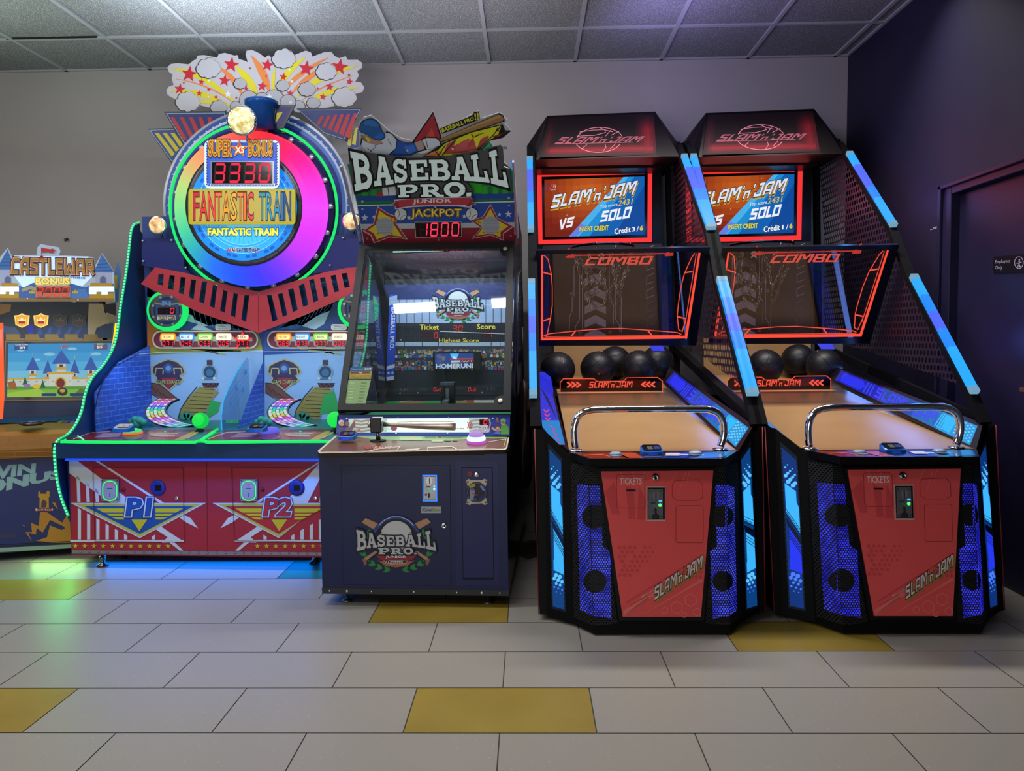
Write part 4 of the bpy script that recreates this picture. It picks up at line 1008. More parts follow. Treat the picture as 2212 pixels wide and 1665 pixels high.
    cx, cy = k1([(970, 710)])[0]; mb.circ(cx, cy, 2.6, E('#9adcf8', 1.5)); mb.circ(cx, cy - 6, 2, E('#60c8ff', 1.5)); mb.line(k1([(925, 700), (955, 735)]), 2, E('#40c890', .9)); mb.rect(*[c for p in k1([(906, 688), (940, 698)]) for c in p], M('#8a2a38', .4)); mb.poly(k1([(925, 735), (935, 750), (935, 775), (922, 782)]), BLACK, 14); mb.rect(*[c for p in k1([(898, 746), (914, 762)]) for c in p], M('#8a3a44', .4))
    mb.build('coin_slot', door)
    # ticket hatch on the right
    mb = MB().on(fp, 2); q = k1([(1183, 538), (1427, 538), (1439, 1417), (1193, 1417)]); mb.slab(q, .003, M('#0c0e24', .6), None, 2)
    q = k1([(1189, 544), (1421, 544), (1433, 1402), (1199, 1402)]); mb.slab(q, .004, navyl, None, 4)
    hatch = mb.build('ticket_hatch', t)
    mb = MB().on(fp, 8); mb.slab(k1([(1232, 573), (1266, 573), (1266, 608), (1232, 608)]), .004, M('#8a2c34', .4), None, 9); mb.build('red_button', hatch)
    mb = MB(); cx, cy = k1([(1303, 597)])[0]; mb.lathe(fp.pt(cx, cy, .005), fp.n, [(.012, 0), (.011, .004), (.007, .005)], CHROME, 20); mb.on(fp, 15).rect(cx - .8, cy - 2.5, cx + .8, cy + 2.5, BLACK); mb.build('hatch_lock', hatch)
    mb = MB().on(fp, 6)
    mb.slab(k1([(1220, 645), (1240, 630), (1255, 642), (1345, 642), (1360, 630), (1385, 640), (1372, 690), (1372, 770), (1387, 825), (1365, 836), (1345, 822), (1262, 826), (1248, 836), (1222, 826), (1232, 775), (1232, 690)]), .005, M('#b4b09a', .4, .2), None, 10)
    mb.on(fp, 11); cx, cy = k1([(1302, 735)])[0]
    mb.circ(cx, cy, 22.5, M('#10142c', .3), k=12); mb.arc(cx, cy, 20, 1, M('#54608c', .3), k=13); mb.arc(cx, cy, 15.5, 5, M('#1e2b6c', .3), 20, 70, k=13); mb.arc(cx, cy, 15.5, 5, M('#7484b8', .3), -60, -10, k=13); mb.arc(cx, cy, 15.5, 5, M('#3a4a8c', .3), 90, 130, k=13)
    mb.poly(k1([(1240, 680), (1290, 664), (1290, 690), (1250, 705)]), M('#a89c2c', .4), 14); mb.circ(cx - 10, cy - 7, 4, M('#54608c', .3), k=14); mb.poly(k1([(1248, 715), (1284, 715), (1290, 750), (1270, 792), (1296, 800), (1250, 796)]), M('#8a90b0', .3), 14); mb.line(k1([(1262, 740), (1310, 760)]), 2, M('#b04444', .4), 15)
    for x, y in ((1232, 655), (1372, 652), (1232, 815), (1372, 815)): mb.circ(*k1([(x, y)])[0], 2, M('#4c4a44', .4), k=14)
    mb.build('bill_acceptor', hatch, label='pale metal plate with dark round emblem')
    # feet and casters
    for u, v in ((.10, .06), (W - .10, .06), (.1, 1.5), (W - .1, 1.5)):
        mb = MB(); p = P(u, v, 0); mb.lathe(p, (0, 0, 1), [(.024, 0), (.024, .006), (.012, .012), (.006, .014), (.006, .06)], M('#6a6a6c', .3, .8), 16); mb.build('levelling_foot', t)
    for u, v in ((.19, .16), (W - .19, .16)):
        mb = MB(); p = P(u, v, .027); mb.lathe(p, ex, [(.010, -.012), (.026, -.012), (.026, .012), (.01, .012)], RUBBER, 18); mb.lathe(p - ex*.013, ex, [(.016, 0), (.016, .026)], M('#99aaaa', .3, .5), 14); mb.box(-.02, .02, -.02, .02, .03, .058, M('#777777', .3, .8), Matrix.Translation(Vector((p.x, p.y, 0)))); mb.build('caster', t)
    # --- deck
    dk = Pl.three(atz(692, 977, .735), atz(1095, 969, .735), atz(900, 938, .765))
    dq = [(688, 977), (1095, 968), (1100, 939), (727, 939)]
    mb = MB().on(dk, 0); brown = noisy('printed_clay', '#6c4634', '#744b38', 20, .2)
    rim = M('#c8bfae', .35)
    mb.slab([(686, 974), (690, 979), (1092, 971), (1096, 967), (1101, 938), (726, 939)], .022, rim, M('#2a1c18', .4), 0)
    mb.on(dk, 1); mb.poly([(691, 974), (694, 976), (1089, 968.5), (1093, 965), (1098, 940), (729, 941)], brown)
    gr_ = M('#7fa06a', .3); gr2 = M('#98b47c', .3)
    mb.poly([(760, 941), (1097, 940), (1094, 947), (1040, 947), (960, 951), (860, 951), (800, 948)], gr_, 2); mb.poly([(860, 942), (912, 942), (912, 951), (866, 951)], gr2, 3); mb.poly([(880, 943), (900, 943), (890, 948)], M('#b8a86a', .3), 4)
    for x0, x1, y, c in ((918, 942, 944, '#5c7450'), (946, 954, 944, '#6a4a30'), (956, 1000, 944, '#5c7450'), (932, 958, 952, '#d8d0b4'), (960, 974, 951, '#5c7450'), (978, 988, 951, '#6a4a30')): mb.rect(x0, y - 1.8, x1, y + 1.8, M(c, .4), 4)
    wl = M('#cdbfae', .3)
    mb.line([(786, 976), (810, 971), (836, 966), (864, 965), (856, 974)], 1.6, wl, 3); mb.line([(924, 975), (924, 966), (976, 964), (990, 972)], 1.8, wl, 3); mb.poly([(874, 970), (909, 968), (900, 972), (886, 974)], wl, 3)
    mb.poly([(782, 964), (800, 963), (812, 968), (790, 970)], M('#9a3a3c', .3), 3); mb.text('BALL!!!', [(812, 964), (848, 963), (842, 969), (806, 970)], M('#d8a8a0', .3), 4, .02); mb.line([(700, 976), (1070, 969)], .9, wl, 3); mb.line([(1050, 955), (1093, 948), (1088, 966)], 1.2, wl, 3)
    mb.build('control_deck', t)
    # big glowing button
    mb = MB(); p = dk.pt(1029, 956); r = .046; n_ = dk.n
    mb.lathe(p, n_, [(r, 0), (r*1.02, .008), (r*.96, .014)], E('#c050c8', 1.0), 28)
    btn = mb.build('start_button', t, label='round glowing pink and white push button')
    mb = MB(); mb.lathe(p + n_*.014, n_, [(r*.96, 0), (r*.98, .010), (r*.86, .020)], E('#d9f4fa', 1.25), 28); mb.build('button_ring', btn)
    mb = MB(); mb.lathe(p + n_*.034, n_, [(r*.8, 0), (r*.76, .008), (r*.5, .020), (r*.2, .025)], E('#b28ad8', .95), 28); mb.build('button_dome', btn)
    card_reader(t, None, (728, 930, 766, 951), 3.52)
    # --- slanted panel with the out counter
    op = Pl.three(at(727, 938, 3.70), at(1100, 938, 3.66), at(900, 897, 3.73))
    mb = MB().on(op, 0); mb.slab([(725, 941), (1101, 941), (1102, 896), (729, 896)], .02, M('#2a3f94', .3), bk, 0)
    mb.on(op, 1)
    k = k1
    mb.poly(k([(300, 160), (1390, 150), (1390, 268), (300, 268)]), B('#a8c4bc', .35))
    mb.poly(k([(600, 160), (1240, 155), (1240, 262), (600, 262)]), B('#d4f0ea', .55), 2)
    for j in range(4): mb.line(k([(340, 172 + 26*j), (400, 180 + 26*j), (470, 170 + 26*j)]), 3.4, M('#a88c84', .4), 3); mb.line(k([(1250, 180 + 26*j), (1300, 170 + 26*j), (1390, 178 + 26*j)]), 3.4, M('#b0a0a0', .4), 3)
    skin = M('#b98f7c', .5); skin2 = M('#8a5a48', .5)
    mb.circ(*k([(243, 190)])[0], 6, M('#c8c4ae', .5), k=4); mb.circ(*k([(248, 200)])[0], 5, skin, k=5); mb.circ(*k([(290, 200)])[0], 5, skin2, k=5); mb.poly(k([(205, 275), (215, 230), (250, 222), (275, 240), (280, 275)]), M('#4c4c78', .5), 4); mb.poly(k([(275, 262), (280, 228), (310, 222), (340, 180), (350, 190), (330, 250), (330, 275), (290, 275)]), M('#70606c', .5), 5); mb.line(k([(320, 236), (345, 212), (344, 180)]), 3, skin2, 6); mb.line(k([(340, 270), (370, 250), (392, 240)]), 4, skin, 5)
    mb.circ(*k([(1465, 232)])[0], 6, M('#5c3a34', .5), k=5); mb.circ(*k([(1466, 240)])[0], 4.5, skin, k=6); mb.circ(*k([(1510, 180)])[0], 6, M('#6a9a54', .5), k=5); mb.circ(*k([(1508, 192)])[0], 5, skin, k=5); mb.poly(k([(1490, 282), (1492, 215), (1530, 200), (1552, 225), (1555, 282)]), M('#4f8c3c', .5), 4); mb.line(k([(1490, 250), (1440, 245), (1420, 230)]), 4, skin, 6); mb.line(k([(1470, 190), (1460, 150)]), 4, skin2, 5); mb.line(k([(1400, 160), (1410, 200), (1400, 240)]), 3, skin, 4); mb.poly(k([(1440, 278), (1450, 255), (1485, 258), (1490, 282)]), M('#4a64a4', .5), 7)
    for j in range(3): mb.line(k([(1228 + 13*j, 186), (1242 + 13*j, 210), (1228 + 13*j, 234)]), 1.8, M('#c03a3c', .4), 5)
    mb.text('HOME', k([(1140, 232), (1205, 232), (1205, 243), (1140, 243)]), M('#b05a5a', .4), 4, .02); mb.circ(*k([(655, 236)])[0], 7, M('#a04a74', .4), 5, k=3); mb.text('OUT', k([(600, 228), (636, 228), (636, 248), (600, 248)]), M('#3a8a4a', .4), 4)
    mb.text('OUT', k([(1317, 221), (1388, 221), (1388, 241), (1317, 241)]), M('#5c5478', .4), 5, .05); mb.text('OUT', k([(1317, 221), (1388, 221), (1388, 241), (1317, 241)]), M('#e4dcec', .4), 6, .02)
    mb.text('COUNT', k([(1296, 245), (1408, 245), (1408, 265), (1296, 265)]), M('#5c5478', .4), 5, .05); mb.text('COUNT', k([(1296, 245), (1408, 245), (1408, 265), (1296, 265)]), M('#e4dcec', .4), 6, .02)
    mb.rect(*[c for p in k([(1324, 166), (1392, 208)]) for c in p], M('#2a0a10', .2), 5); mb.seg('0', k([(1352, 168), (1390, 168), (1390, 206), (1352, 206)]), E('#ff3048', 1.3), None, 6, w=.2)
    for x, y in ((287, 160), (685, 156), (1082, 153), (672, 272), (1075, 270), (1428, 158)): mb.circ(*k([(x, y)])[0], 1.8, SCREW, k=6)
    mb.build('out_count_panel', t, label='printed panel with fans and an OUT COUNT display')
    # --- bat on its pivot
    mb = MB(); bp = dk.pt(817, 952); Yb = bp.y
    tp = at(817, 925, Yb)
    mb.lathe(bp, (0, 0, 1), [(.040, 0), (.036, .004), (.014, .008)], BLACK, 24); mb.tube([bp, tp], .0115, M('#8c8c90', .2, 1), 14)
    mb.build('bat_post', t)
    a = at(828, 916, Yb); b_ = at(985, 919, Yb - .02); d_ = (b_ - a); L = d_.length; px2m = Yb/F0
    mb = MB(); prof = [(.4, 0), (5.4, 0), (5.2, .1), (6.4, .22), (8.2, .38), (9.8, .55), (10.6, .75), (10.9, .9), (10.9, .975), (10.2, .99), (8, 1.0), (.3, 1.0)]
    mb.lathe(a, d_, [(r_*px2m, f_*L) for r_, f_ in prof], noisy('brushed_steel', '#a8a09a', '#bcb4ac', 30, .28), 28)
    bat = mb.build('bat', t, label='brushed silver baseball bat'); bat.data.materials[0].node_tree.nodes['Principled BSDF'].inputs['Metallic'].default_value = .85
    mb = MB(); bpn = Pl((0, Yb - .0182, 1), (0, -1, 0)); mb.on(bpn, 0); mb.line([(916, 918), (930, 909), (926, 916), (940, 910), (944, 915), (928, 914), (916, 918)], 1, M('#2c2a2a', .5)); mb.build('bat_marking', bat)
    mb = MB(); q0 = at(799, 903, Yb - .03); q1 = at(829, 931, Yb + .03)
    mb.box(q0.x, q1.x, q0.y, q1.y, q1.z, q0.z, M('#0c0c0e', .35)); cl = mb.build('bat_clamp', t, bevel=.004)
    mb = MB(); mb.lathe(at(797, 917, Yb), ex, [(.012, -.004), (.015, 0), (.015, .012)], STEEL, 16); mb.build('clamp_bolt', cl)
    # --- glass door
    gp = Pl.three(at(728, 886, 3.73), at(1102, 886, 3.69), at(785, 525, 4.28))
    OUT = k8([(235, 108), (1627, 85), (1592, 1605), (35, 1605)]); IN = k8([(290, 155), (1562, 150), (1527, 1545), (100, 1550)])
    mb = MB().on(gp, 0); fm = M('#191a1c', .5)
    for i in range(4):
        j = (i + 1) % 4; mb.slab([OUT[i], OUT[j], IN[j], IN[i]], .022, fm, None, 0)
    mb.slab(k8([(1495, 150), (1562, 150), (1562, 205), (1520, 200), (1500, 180)]), .02, fm, None, 0); mb.slab(k8([(1530, 1472), (1527, 1545), (1440, 1546), (1452, 1500), (1480, 1478)]), .02, fm, None, 0)
    fr = mb.build('glass_door_frame', t)
    for x, y in ((1547, 156), (1502, 1522)):
        mb = MB(); p = gp.pt(*k8([(x, y)])[0], .001); mb.lathe(p, gp.n, [(.012, 0), (.012, .004), (.007, .005)], M('#d8d4b4', .3, .6), 20); mb.build('frame_lock', fr)
    mb = MB().on(gp, 0); mb.slab(IN, .005, glass('door_glass', '#e6eef0', .06, .01), None, -4); mb.build('glass_pane', t)
    mb = MB().on(gp, -10)          # odds sticker inside the glass, lower left
    mb.poly(k8([(152, 1222), (355, 1212), (338, 1330), (140, 1330)]), M('#2a5c98', .5)); mb.poly(k8([(148, 1258), (348, 1256), (338, 1326), (142, 1326)]), M('#b89c30', .5), -9)
    mb.line(k8([(156, 1268), (330, 1266)]), 4, M('#8c3c28', .5), -8); mb.line(k8([(200, 1290), (340, 1284)]), 3, M('#d8a040', .5), -8); mb.text('HOMERUN!', k8([(150, 1300), (332, 1298), (328, 1324), (146, 1324)]), M('#5a3a1c', .5), -7, .03); mb.text('HOMERUN!', k8([(150, 1300), (332, 1298), (328, 1324), (146, 1324)]), M('#e4c048', .5), -6); mb.text('Ticket count', k8([(156, 1230), (270, 1226), (268, 1246), (154, 1248)]), M('#9cc0e0', .5), -8); mb.text('309', k8([(280, 1226), (342, 1224), (338, 1248), (278, 1248)]), M('#e0e8b0', .5), -8, .02); mb.line(k8([(228, 1262), (246, 1275), (262, 1262)]), 1.6, M('#e8e0a0', .5), -6)
    mb.poly(k8([(134, 1336), (338, 1336), (290, 1545), (106, 1545)]), M('#a4b87c', .6))
    for j in range(7): mb.line(k8([(142 - 3*j, 1360 + 27*j), (190 - 3*j, 1360 + 27*j)]), 2.2, M('#c8d49c', .5), -9); mb.line(k8([(250 - 5*j, 1360 + 27*j), (300 - 6*j, 1360 + 27*j)]), 2.0, M('#7c8c54', .5), -9)
    mb.build('prize_sticker', t)
    # --- upper cabinet shell
    mb = MB()
    def sideprof(u, off=0):
        pts = [(.0, .70), (.25, .80), (.29, .87), (.84, 1.80), (.50, 2.14), (.60, 2.20), (1.0, 1.98), (1.5, 1.9), (1.6, .70)]
        return [P(u, v, z) for v, z in pts]
    r_ = sideprof(W)
    pur = noisy('glossy_side_film', '#241c38', '#17131f', 5, .12)
    mb.face([P(W, v, z) for v, z in ((.28, .70), (.29, .87), (.84, 1.80), (.50, 2.14), (.56, 2.18), (1.0, 1.98), (1.5, 1.9), (1.6, .70))], pur)
    mb.face([P(0, 1.5, 1.9), P(W, 1.5, 1.9), P(W, 1.6, .7), P(0, 1.6, .7)], bk)
    mb.face([P(0, .95, 1.83), P(W, .95, 1.83), P(W, 1.5, 1.9), P(0, 1.5, 1.9)], bk)
    mb.face([P(0, .34, .70), P(W, .34, .70), P(W, .36, .86), P(0, .36, .86)], bk)
    mb.build('upper_cabinet', t)
    mb = MB()                   # white edge trims of the header sides
    for u in (-.006, W + .012):
        mb = MB(); mb.bar(P(u, .84, 1.80), P(u, .50, 2.14), .010, .02, M('#8c8898', .4)); mb.build('header_edge', t)
    # window in the right side
    mb = MB(); 
    wv = [(.75, .95), (.98, 1.60), (1.3, 1.66), (1.45, 1.5), (1.45, .95), (1.0, .84)]
    ww = [P(W + .003, v, z) for v, z in wv]; mb.prism(ww, ex*.004, M('#20262c', .08))
    mb.tube(ww + [ww[0]], .004, M('#5a6a80', .3, .5), 6); mb.build('side_window', t)
    # left side: black framed clear window
    mb = MB(); lf = [(.34, .87), (.86, 1.76), (1.0, 1.76), (1.28, 1.52), (1.36, 1.2), (1.36, .95), (1.1, .83)]
    pts = [P(.012, v, z) for v, z in lf]
    for a_, b2 in zip(pts, pts[1:] + pts[:1]): mb.bar(a_, b2, .024, .035, M('#15161a', .3), ex)
    mb.build('side_window_frame', t)
    mb = MB(); mb.face(pts, glass('side_glass', '#dfe6ea', .05)); mb.build('side_glass', t)
    mb = MB(); mb.face([P(0, 1.36, .7), P(0, 1.36, 1.9), P(0, 1.6, 1.9), P(0, 1.6, .7)], bk); mb.face([P(0, .28, .7), P(0, .30, .86), P(0, 1.36, .80), P(0, 1.36, .7)], bk); mb.build('side_skin', t)
    # --- inside
    YB = 1.36
    ip = Pl(P(0, YB, 1.2), ey); mb = MB().on(ip, 0)
    mb.face([P(.005, YB, .80), P(W - .005, YB, .80), P(W - .005, YB, 1.62), P(.005, YB, 1.62)], M('#2e303a', .5))
    up = [P(.005, YB, 1.62), P(W - .005, YB, 1.62), P(W - .005, .98, 1.82), P(.005, .98, 1.82)]
    mb.face(up, M('#5c4650', .35)); 
    mb.on(ip, 1); kk = k8
    mb.poly(kk([(440, 480), (1640, 455), (1640, 625), (520, 625)]), M('#3a4274', .45))
    mb.poly(kk([(545, 612), (1640, 612), (1640, 822), (545, 822)]), B('#9fb2d6', .12), 2)
    for x in (592, 660, 728, 797, 864, 1372, 1437, 1508, 1575): mb.line(kk([(x, 600), (x, 820)]), 1.1, M('#20242c', .5), 3)
    mb.line(kk([(545, 655), (1640, 660)]), 1, M('#c8d4ec', .4), 3)
    logo(mb, ip, kk([(890, 500), (1350, 500), (1350, 812), (890, 812)]), 4, False)
    mb.poly(kk([(545, 822), (1640, 818), (1640, 992), (545, 992)]), M('#22242c', .5), 3)
    dot = M('#3a3d48', .5)
    for j in range(11):
        for i in range(58):
            x, y = kk([(560 + 18*i, 832 + 15*j)])[0]
            mb.rect(x - 1.1, y - .9, x + 1.1, y + .9, dot, 4)
    def gold(tx, q, kx): mb.text(tx, kk(q), M('#5a4a14', .5), kx, .04); mb.text(tx, kk(q), B('#d8c44c', .35), kx + 1, .012)
    gold('Ticket', [(778, 836), (948, 836), (948, 882), (778, 882)], 5); gold('Score', [(1292, 832), (1456, 832), (1456, 876), (1292, 876)], 5)
    sg = E('#ff3a2c', 1.1); sgo = M('#4a1a1c', .4)
    mb.seg('30', kk([(1070, 842), (1172, 842), (1168, 905), (1066, 905)]), sg, None, 6, w=.16); mb.seg('   0', kk([(780, 902), (945, 902), (943, 962), (778, 962)]), sg, sgo, 6, w=.16); mb.seg('  1', kk([(1324, 896), (1432, 896), (1430, 954), (1322, 954)]), sg, sgo, 6, w=.16)
    mb.line(kk([(960, 898), (1540, 920)]), 1.6, M('#b8c0c8', .4), 9)
    mb.poly(kk([(545, 992), (1640, 992), (1640, 1032), (545, 1032)]), B('#a8b4c8', .1), 3)
    for x in (640, 800, 945, 1420, 1500): mb.line(kk([(x, 990), (x, 1040)]), 1.4, BLACK, 4)
    gold('Highest Score', [(952, 962), (1310, 962), (1310, 1004), (952, 1004)], 7)
    mb.poly(kk([(545, 1030), (1640, 1030), (1640, 1116), (545, 1116)]), M('#3c404c', .5), 4); mb.poly(kk([(545, 1116), (1640, 1116), (1640, 1135), (545, 1135)]), M('#50545e', .5), 5); mb.poly(kk([(545, 1135), (1640, 1135), (1640, 1242), (545, 1242)]), M('#3a3c46', .5), 4)
    rr = random.Random(3); shirt = ['#2f6fb8', '#b8b4b0', '#a02c30', '#c0b838', '#2c8a7c', '#b04c8c', '#3a4a9c', '#c86a2c', '#d8d8dc', '#4c9cd0', '#2f8a3c']; skn = ['#c89a7c', '#8a5c44', '#d8ae90', '#6a4434']
    for row, (y0, n, s_) in enumerate(((1070, 46, 15), (1100, 40, 18), (1170, 40, 16), (1212, 36, 19))):
        for i in range(n):
            x = 562 + (1640 - 562)*i/n + rr.uniform(-5, 5); y = y0 + rr.uniform(-8, 6); c = M(rr.choice(shirt), .5); sk_ = M(rr.choice(skn), .5)
            mb.poly(kk([(x - s_*.55, y + s_*1.9), (x - s_*.6, y + s_*.5), (x + s_*.6, y + s_*.5), (x + s_*.55, y + s_*1.9)]), c, 5 + row)
            cx, cy = kk([(x, y)])[0]; mb.circ(cx, cy, s_*.46/4.163, sk_, k=6 + row, n=8); mb.circ(cx, cy - s_*.2/4.163, s_*.44/4.163, M(rr.choice(shirt), .5), s_*.26/4.163, 7 + row, 8)
            if rr.random() < .6: mb.line(kk([(x - s_*.5, y + s_*.7), (x - s_*.9, y - s_*.6)]), 1, sk_, 6 + row)
            if rr.random() < .6: mb.line(kk([(x + s_*.5, y + s_*.7), (x + s_*.8, y - s_*.7)]), 1, sk_, 6 + row)
    mb.poly(kk([(545, 1242), (1640, 1242), (1640, 1470), (545, 1470)]), M('#363942', .45), 4)
    mb.text('3-H', kk([(592, 1405), (672, 1405), (672, 1436), (592, 1436)]), M('#70767c', .5), 7); mb.text('2-H', kk([(775, 1405), (830, 1405), (830, 1432), (775, 1432)]), M('#60666c', .5), 7); mb.text('2-H', kk([(1085, 1398), (1140, 1398), (1140, 1425), (1085, 1425)]), M('#60666c', .5), 7); mb.text('1-H', kk([(1385, 1400), (1450, 1400), (1450, 1430), (1385, 1430)]), M('#70767c', .5), 7)
    mb.seg('Out', kk([(900, 1400), (985, 1400), (982, 1438), (897, 1438)]), sg, None, 7, w=.2); mb.seg('Out', kk([(1212, 1400), (1296, 1400), (1293, 1438), (1210, 1438)]), sg, None, 7, w=.2)
    for x, y in ((600, 1454), (1338, 1448), (1098, 1450), (608, 975), (820, 1145), (760, 1450)): mb.circ(*kk([(x, y)])[0], 1.6, SCREW, k=8)
    mb.build('stadium_backdrop', t)
    hp = Pl(P(0, YB - .05, 1.2), ey); mb = MB().on(hp, 0)
    mb.slab(kk([(895, 1085), (1325, 1080), (1325, 1232), (895, 1240)]), .03, M('#0e0e12', .3), None, 0); mb.on(hp, 1)
    mb.poly(kk([(915, 1098), (1262, 1094), (1260, 1228), (915, 1234)]), B('#2c4a90', .5)); mb.poly(kk([(1050, 1140), (1262, 1136), (1262, 1150), (1050, 1156)]), B('#c84848', .4), 2); mb.poly(kk([(1060, 1160), (1262, 1156), (1262, 1170), (1060, 1178)]), B('#d8d8e0', .4), 2); mb.poly(kk([(1050, 1098), (1130, 1098), (1110, 1140), (1090, 1150), (1065, 1135)]), B('#50b4f0', .9), 3); mb.circ(*kk([(1085, 1132)])[0], 2.4, E('#e8f8ff', 1.2), k=4); mb.circ(*kk([(1102, 1140)])[0], 2.2, E('#e8f8ff', 1.2), k=4)
    mb.circ(*kk([(950, 1125)])[0], 5, skin2 if False else M('#8c7c9c', .5), k=3); mb.poly(kk([(930, 1180), (935, 1140), (975, 1140), (985, 1180)]), M('#5c6cb4', .5), 3); mb.circ(*kk([(990, 1140)])[0], 5, M('#a88a90', .5), k=3)
    mb.text('SCORE', kk([(1142, 1158), (1262, 1156), (1262, 1184), (1142, 1188)]), B('#7a3038', .5), 5, .05)
    mb.text('HOMERUN!', kk([(924, 1190), (1256, 1186), (1256, 1226), (924, 1232)]), M('#20242c', .4), 5, .06); mb.text('HOMERUN!', kk([(924, 1190), (1256, 1186), (1256, 1226), (924, 1232)]), B('#c8ccd8', .6), 6, .03)
    mb.build('homerun_target', t, label='small lit HOMERUN! target screen in front of the crowd')
    # playfield floor
    mb = MB(); fpn = Pl(P(0, .8, .805), (0, 0, 1)); q = [P(.01, .34, .805), P(W - .01, .34, .805), P(W - .01, YB, .845), P(.01, YB, .845)]
    fpn = Pl.three(q[0], q[1], q[2]); mb.face(q, M('#2f7c48', .4)); mb.on(fpn, 1)
    g2 = M('#3c9456', .4); tan = M('#a07c50', .4)
    for i in range(7): mb.poly(kk([(400 + 70*i, 1468), (440 + 70*i, 1468), (400 + 60*i, 1545), (350 + 60*i, 1545)]), g2)
    mb.poly(kk([(560, 1545), (760, 1495), (960, 1470), (1150, 1470), (1380, 1498), (1430, 1545)]), tan, 2); mb.poly(kk([(760, 1545), (960, 1500), (1160, 1545)]), g2, 3); mb.line(kk([(600, 1530), (960, 1488), (1330, 1535)]), 1.4, M('#d8ccb0', .4), 4)
    mb.rect(*[c for p in kk([(1195, 1512), (1445, 1540)]) for c in p], M('#c8c4b8', .4), 5); mb.rect(*[c for p in kk([(1198, 1515), (1265, 1538)]) for c in p], M('#a85828', .4), 6); mb.line(kk([(1310, 1505), (1450, 1500)]), 2, M('#c8e8d8', .3), 6)
    mb.build('playfield', t)
    # pitching unit
    mb = MB(); Yp = P(0, .62, 0).y
    a, b2 = at(952, 868, Yp), at(980, 828, Yp)
    for x0, x1 in ((952, 960), (970, 981)):
        p0, p1 = at(x0, 866, Yp), at(x1, 829, Yp); mb.box(p0.x, p1.x, Yp, Yp + .09, p0.z - .02, p1.z, M('#16171b', .35))
    p0, p1 = at(950, 833, Yp), at(981, 826, Yp); mb.box(p0.x, p1.x, Yp - .01, Yp + .1, p0.z, p1.z, M('#484c54', .3, .4)); p0, p1 = at(960, 868, Yp), at(970, 838, Yp); mb.box(p0.x, p1.x, Yp + .02, Yp + .09, p0.z - .02, p1.z, M('#8a8c8e', .4, .5)); mb.box(p0.x - .002, p1.x + .004, Yp - .1, Yp + .02, p0.z - .02, p0.z + .015, M('#a0a4a8', .3, .6))
    mb.build('ball_pitcher', t, bevel=.002)
    # banner on the rear left post
    bn = Pl(P(.02, YB - .06, 1.2), ey + ex*-.35); mb = MB().on(bn, 0); q = kk([(505, 565), (575, 565), (548, 1335), (475, 1345)])
    Qb = lambda u, v: mb.quadmap(q, u, v)
    mb.slab([Qb(.06, 0), Qb(.94, 0), Qb(1, .02), Qb(1, .98), Qb(.9, 1), Qb(.1, 1), Qb(0, .98), Qb(0, .02)], .01, M('#2a48b8', .4), None, 0); mb.on(bn, 1)
    mb.poly([Qb(0, .03), Qb(1, .01), Qb(1, .10), Qb(0, .13)], M('#a4b4d8', .4)); mb.poly([Qb(0, .83), Qb(1, .81), Qb(1, .855), Qb(0, .87)], M('#c8d0e0', .4)); mb.poly([Qb(0, .955), Qb(1, .95), Qb(.95, .995), Qb(.1, .995)], M('#c8d0e0', .4))
    for u in (.26, .74): mb.star(*Qb(u, .91), 3.8, M('#d8dcec', .4), k=2)
    mb.text('BASEBALL PRO.', [Qb(.82, .15), Qb(.82, .64), Qb(.32, .64), Qb(.32, .15)], M('#dfe4f4', .4), 2, .02)
    mb.build('banner_strip', t, label='vertical blue banner reading BASEBALL PRO.')
    mb = MB(); a, b2 = at(820, 545, P(0, .92, 0).y), at(972, 541, P(0, .92, 0).y); mb.bar(a, b2, .02, .016, M('#202226', .4)); mb.bar(a + Vector((.08, -.012, .0)), b2 + Vector((-.04, -.012, .0)), .006, .008, E('#c4f0e0', 1.2)); mb.build('light_tube', t)
    # --- header
    mp = Pl.three(at(778, 525, 4.30), at(1112, 520, 4.26), at(749, 355, 3.92))
    mb = MB().on(mp, 0); k = k7
    mb.slab(k([(95, 700), (140, 530), (240, 520), (232, 250), (290, 175), (372, 150), (480, 240), (545, 300), (640, 370), (700, 405), (840, 440), (1068, 105), (1150, 340), (1580, 100), (1600, 190), (1820, 118), (1895, 200), (1870, 240), (1950, 325), (1850, 410), (1710, 430), (1690, 480), (1840, 650), (1975, 780), (1980, 1125), (215, 1165)]), .006, M('#b4b8c2', .35), M('#7c7c80', .4), 0)
    mb.on(mp, 1)
    mb.poly(k([(105, 700), (1840, 660), (1970, 790), (1975, 1120), (220, 1158)]), M('#1b7a48', .4))      # green stand
    for x in (1480, 1620, 1740, 1850): mb.poly(k([(x, 880), (x + 62, 880), (x + 62, 1040), (x, 1040)]), M('#2cae2c', .4), 2)
    for x in (270, 370): mb.poly(k([(x, 980), (x + 66, 980), (x + 66, 1064), (x, 1064)]), M('#2f9c34', .4), 2)
    mb.poly(k([(1250, 600), (1700, 440), (1850, 660), (1975, 790), (1975, 960), (1440, 940)]), M('#2a9c74', .35), 2); mb.poly(k([(1600, 560), (1700, 470), (1840, 660), (1700, 760)]), M('#58c8a0', .35), 3)
    mb.poly(k([(205, 1060), (1978, 1030), (1978, 1090), (207, 1120)]), M('#24479c', .4), 3)
    mb.poly(k([(1480, 905), (1618, 905), (1618, 1030), (1480, 1010)]), M('#2cb420', .4), 4)
    mb.poly(k([(420, 1060), (480, 985), (520, 1060)]), M('#a83c34', .4), 4); mb.poly(k([(500, 960), (650, 950), (650, 1050), (500, 1055)]), M('#dfe4ee', .4), 4); mb.line(k([(560, 960), (572, 1050)]), 1.4, BLACK, 5)
    mb.poly(k([(832, 1040), (905, 1020), (900, 1085), (835, 1085)]), M('#5aa4e8', .4), 4)
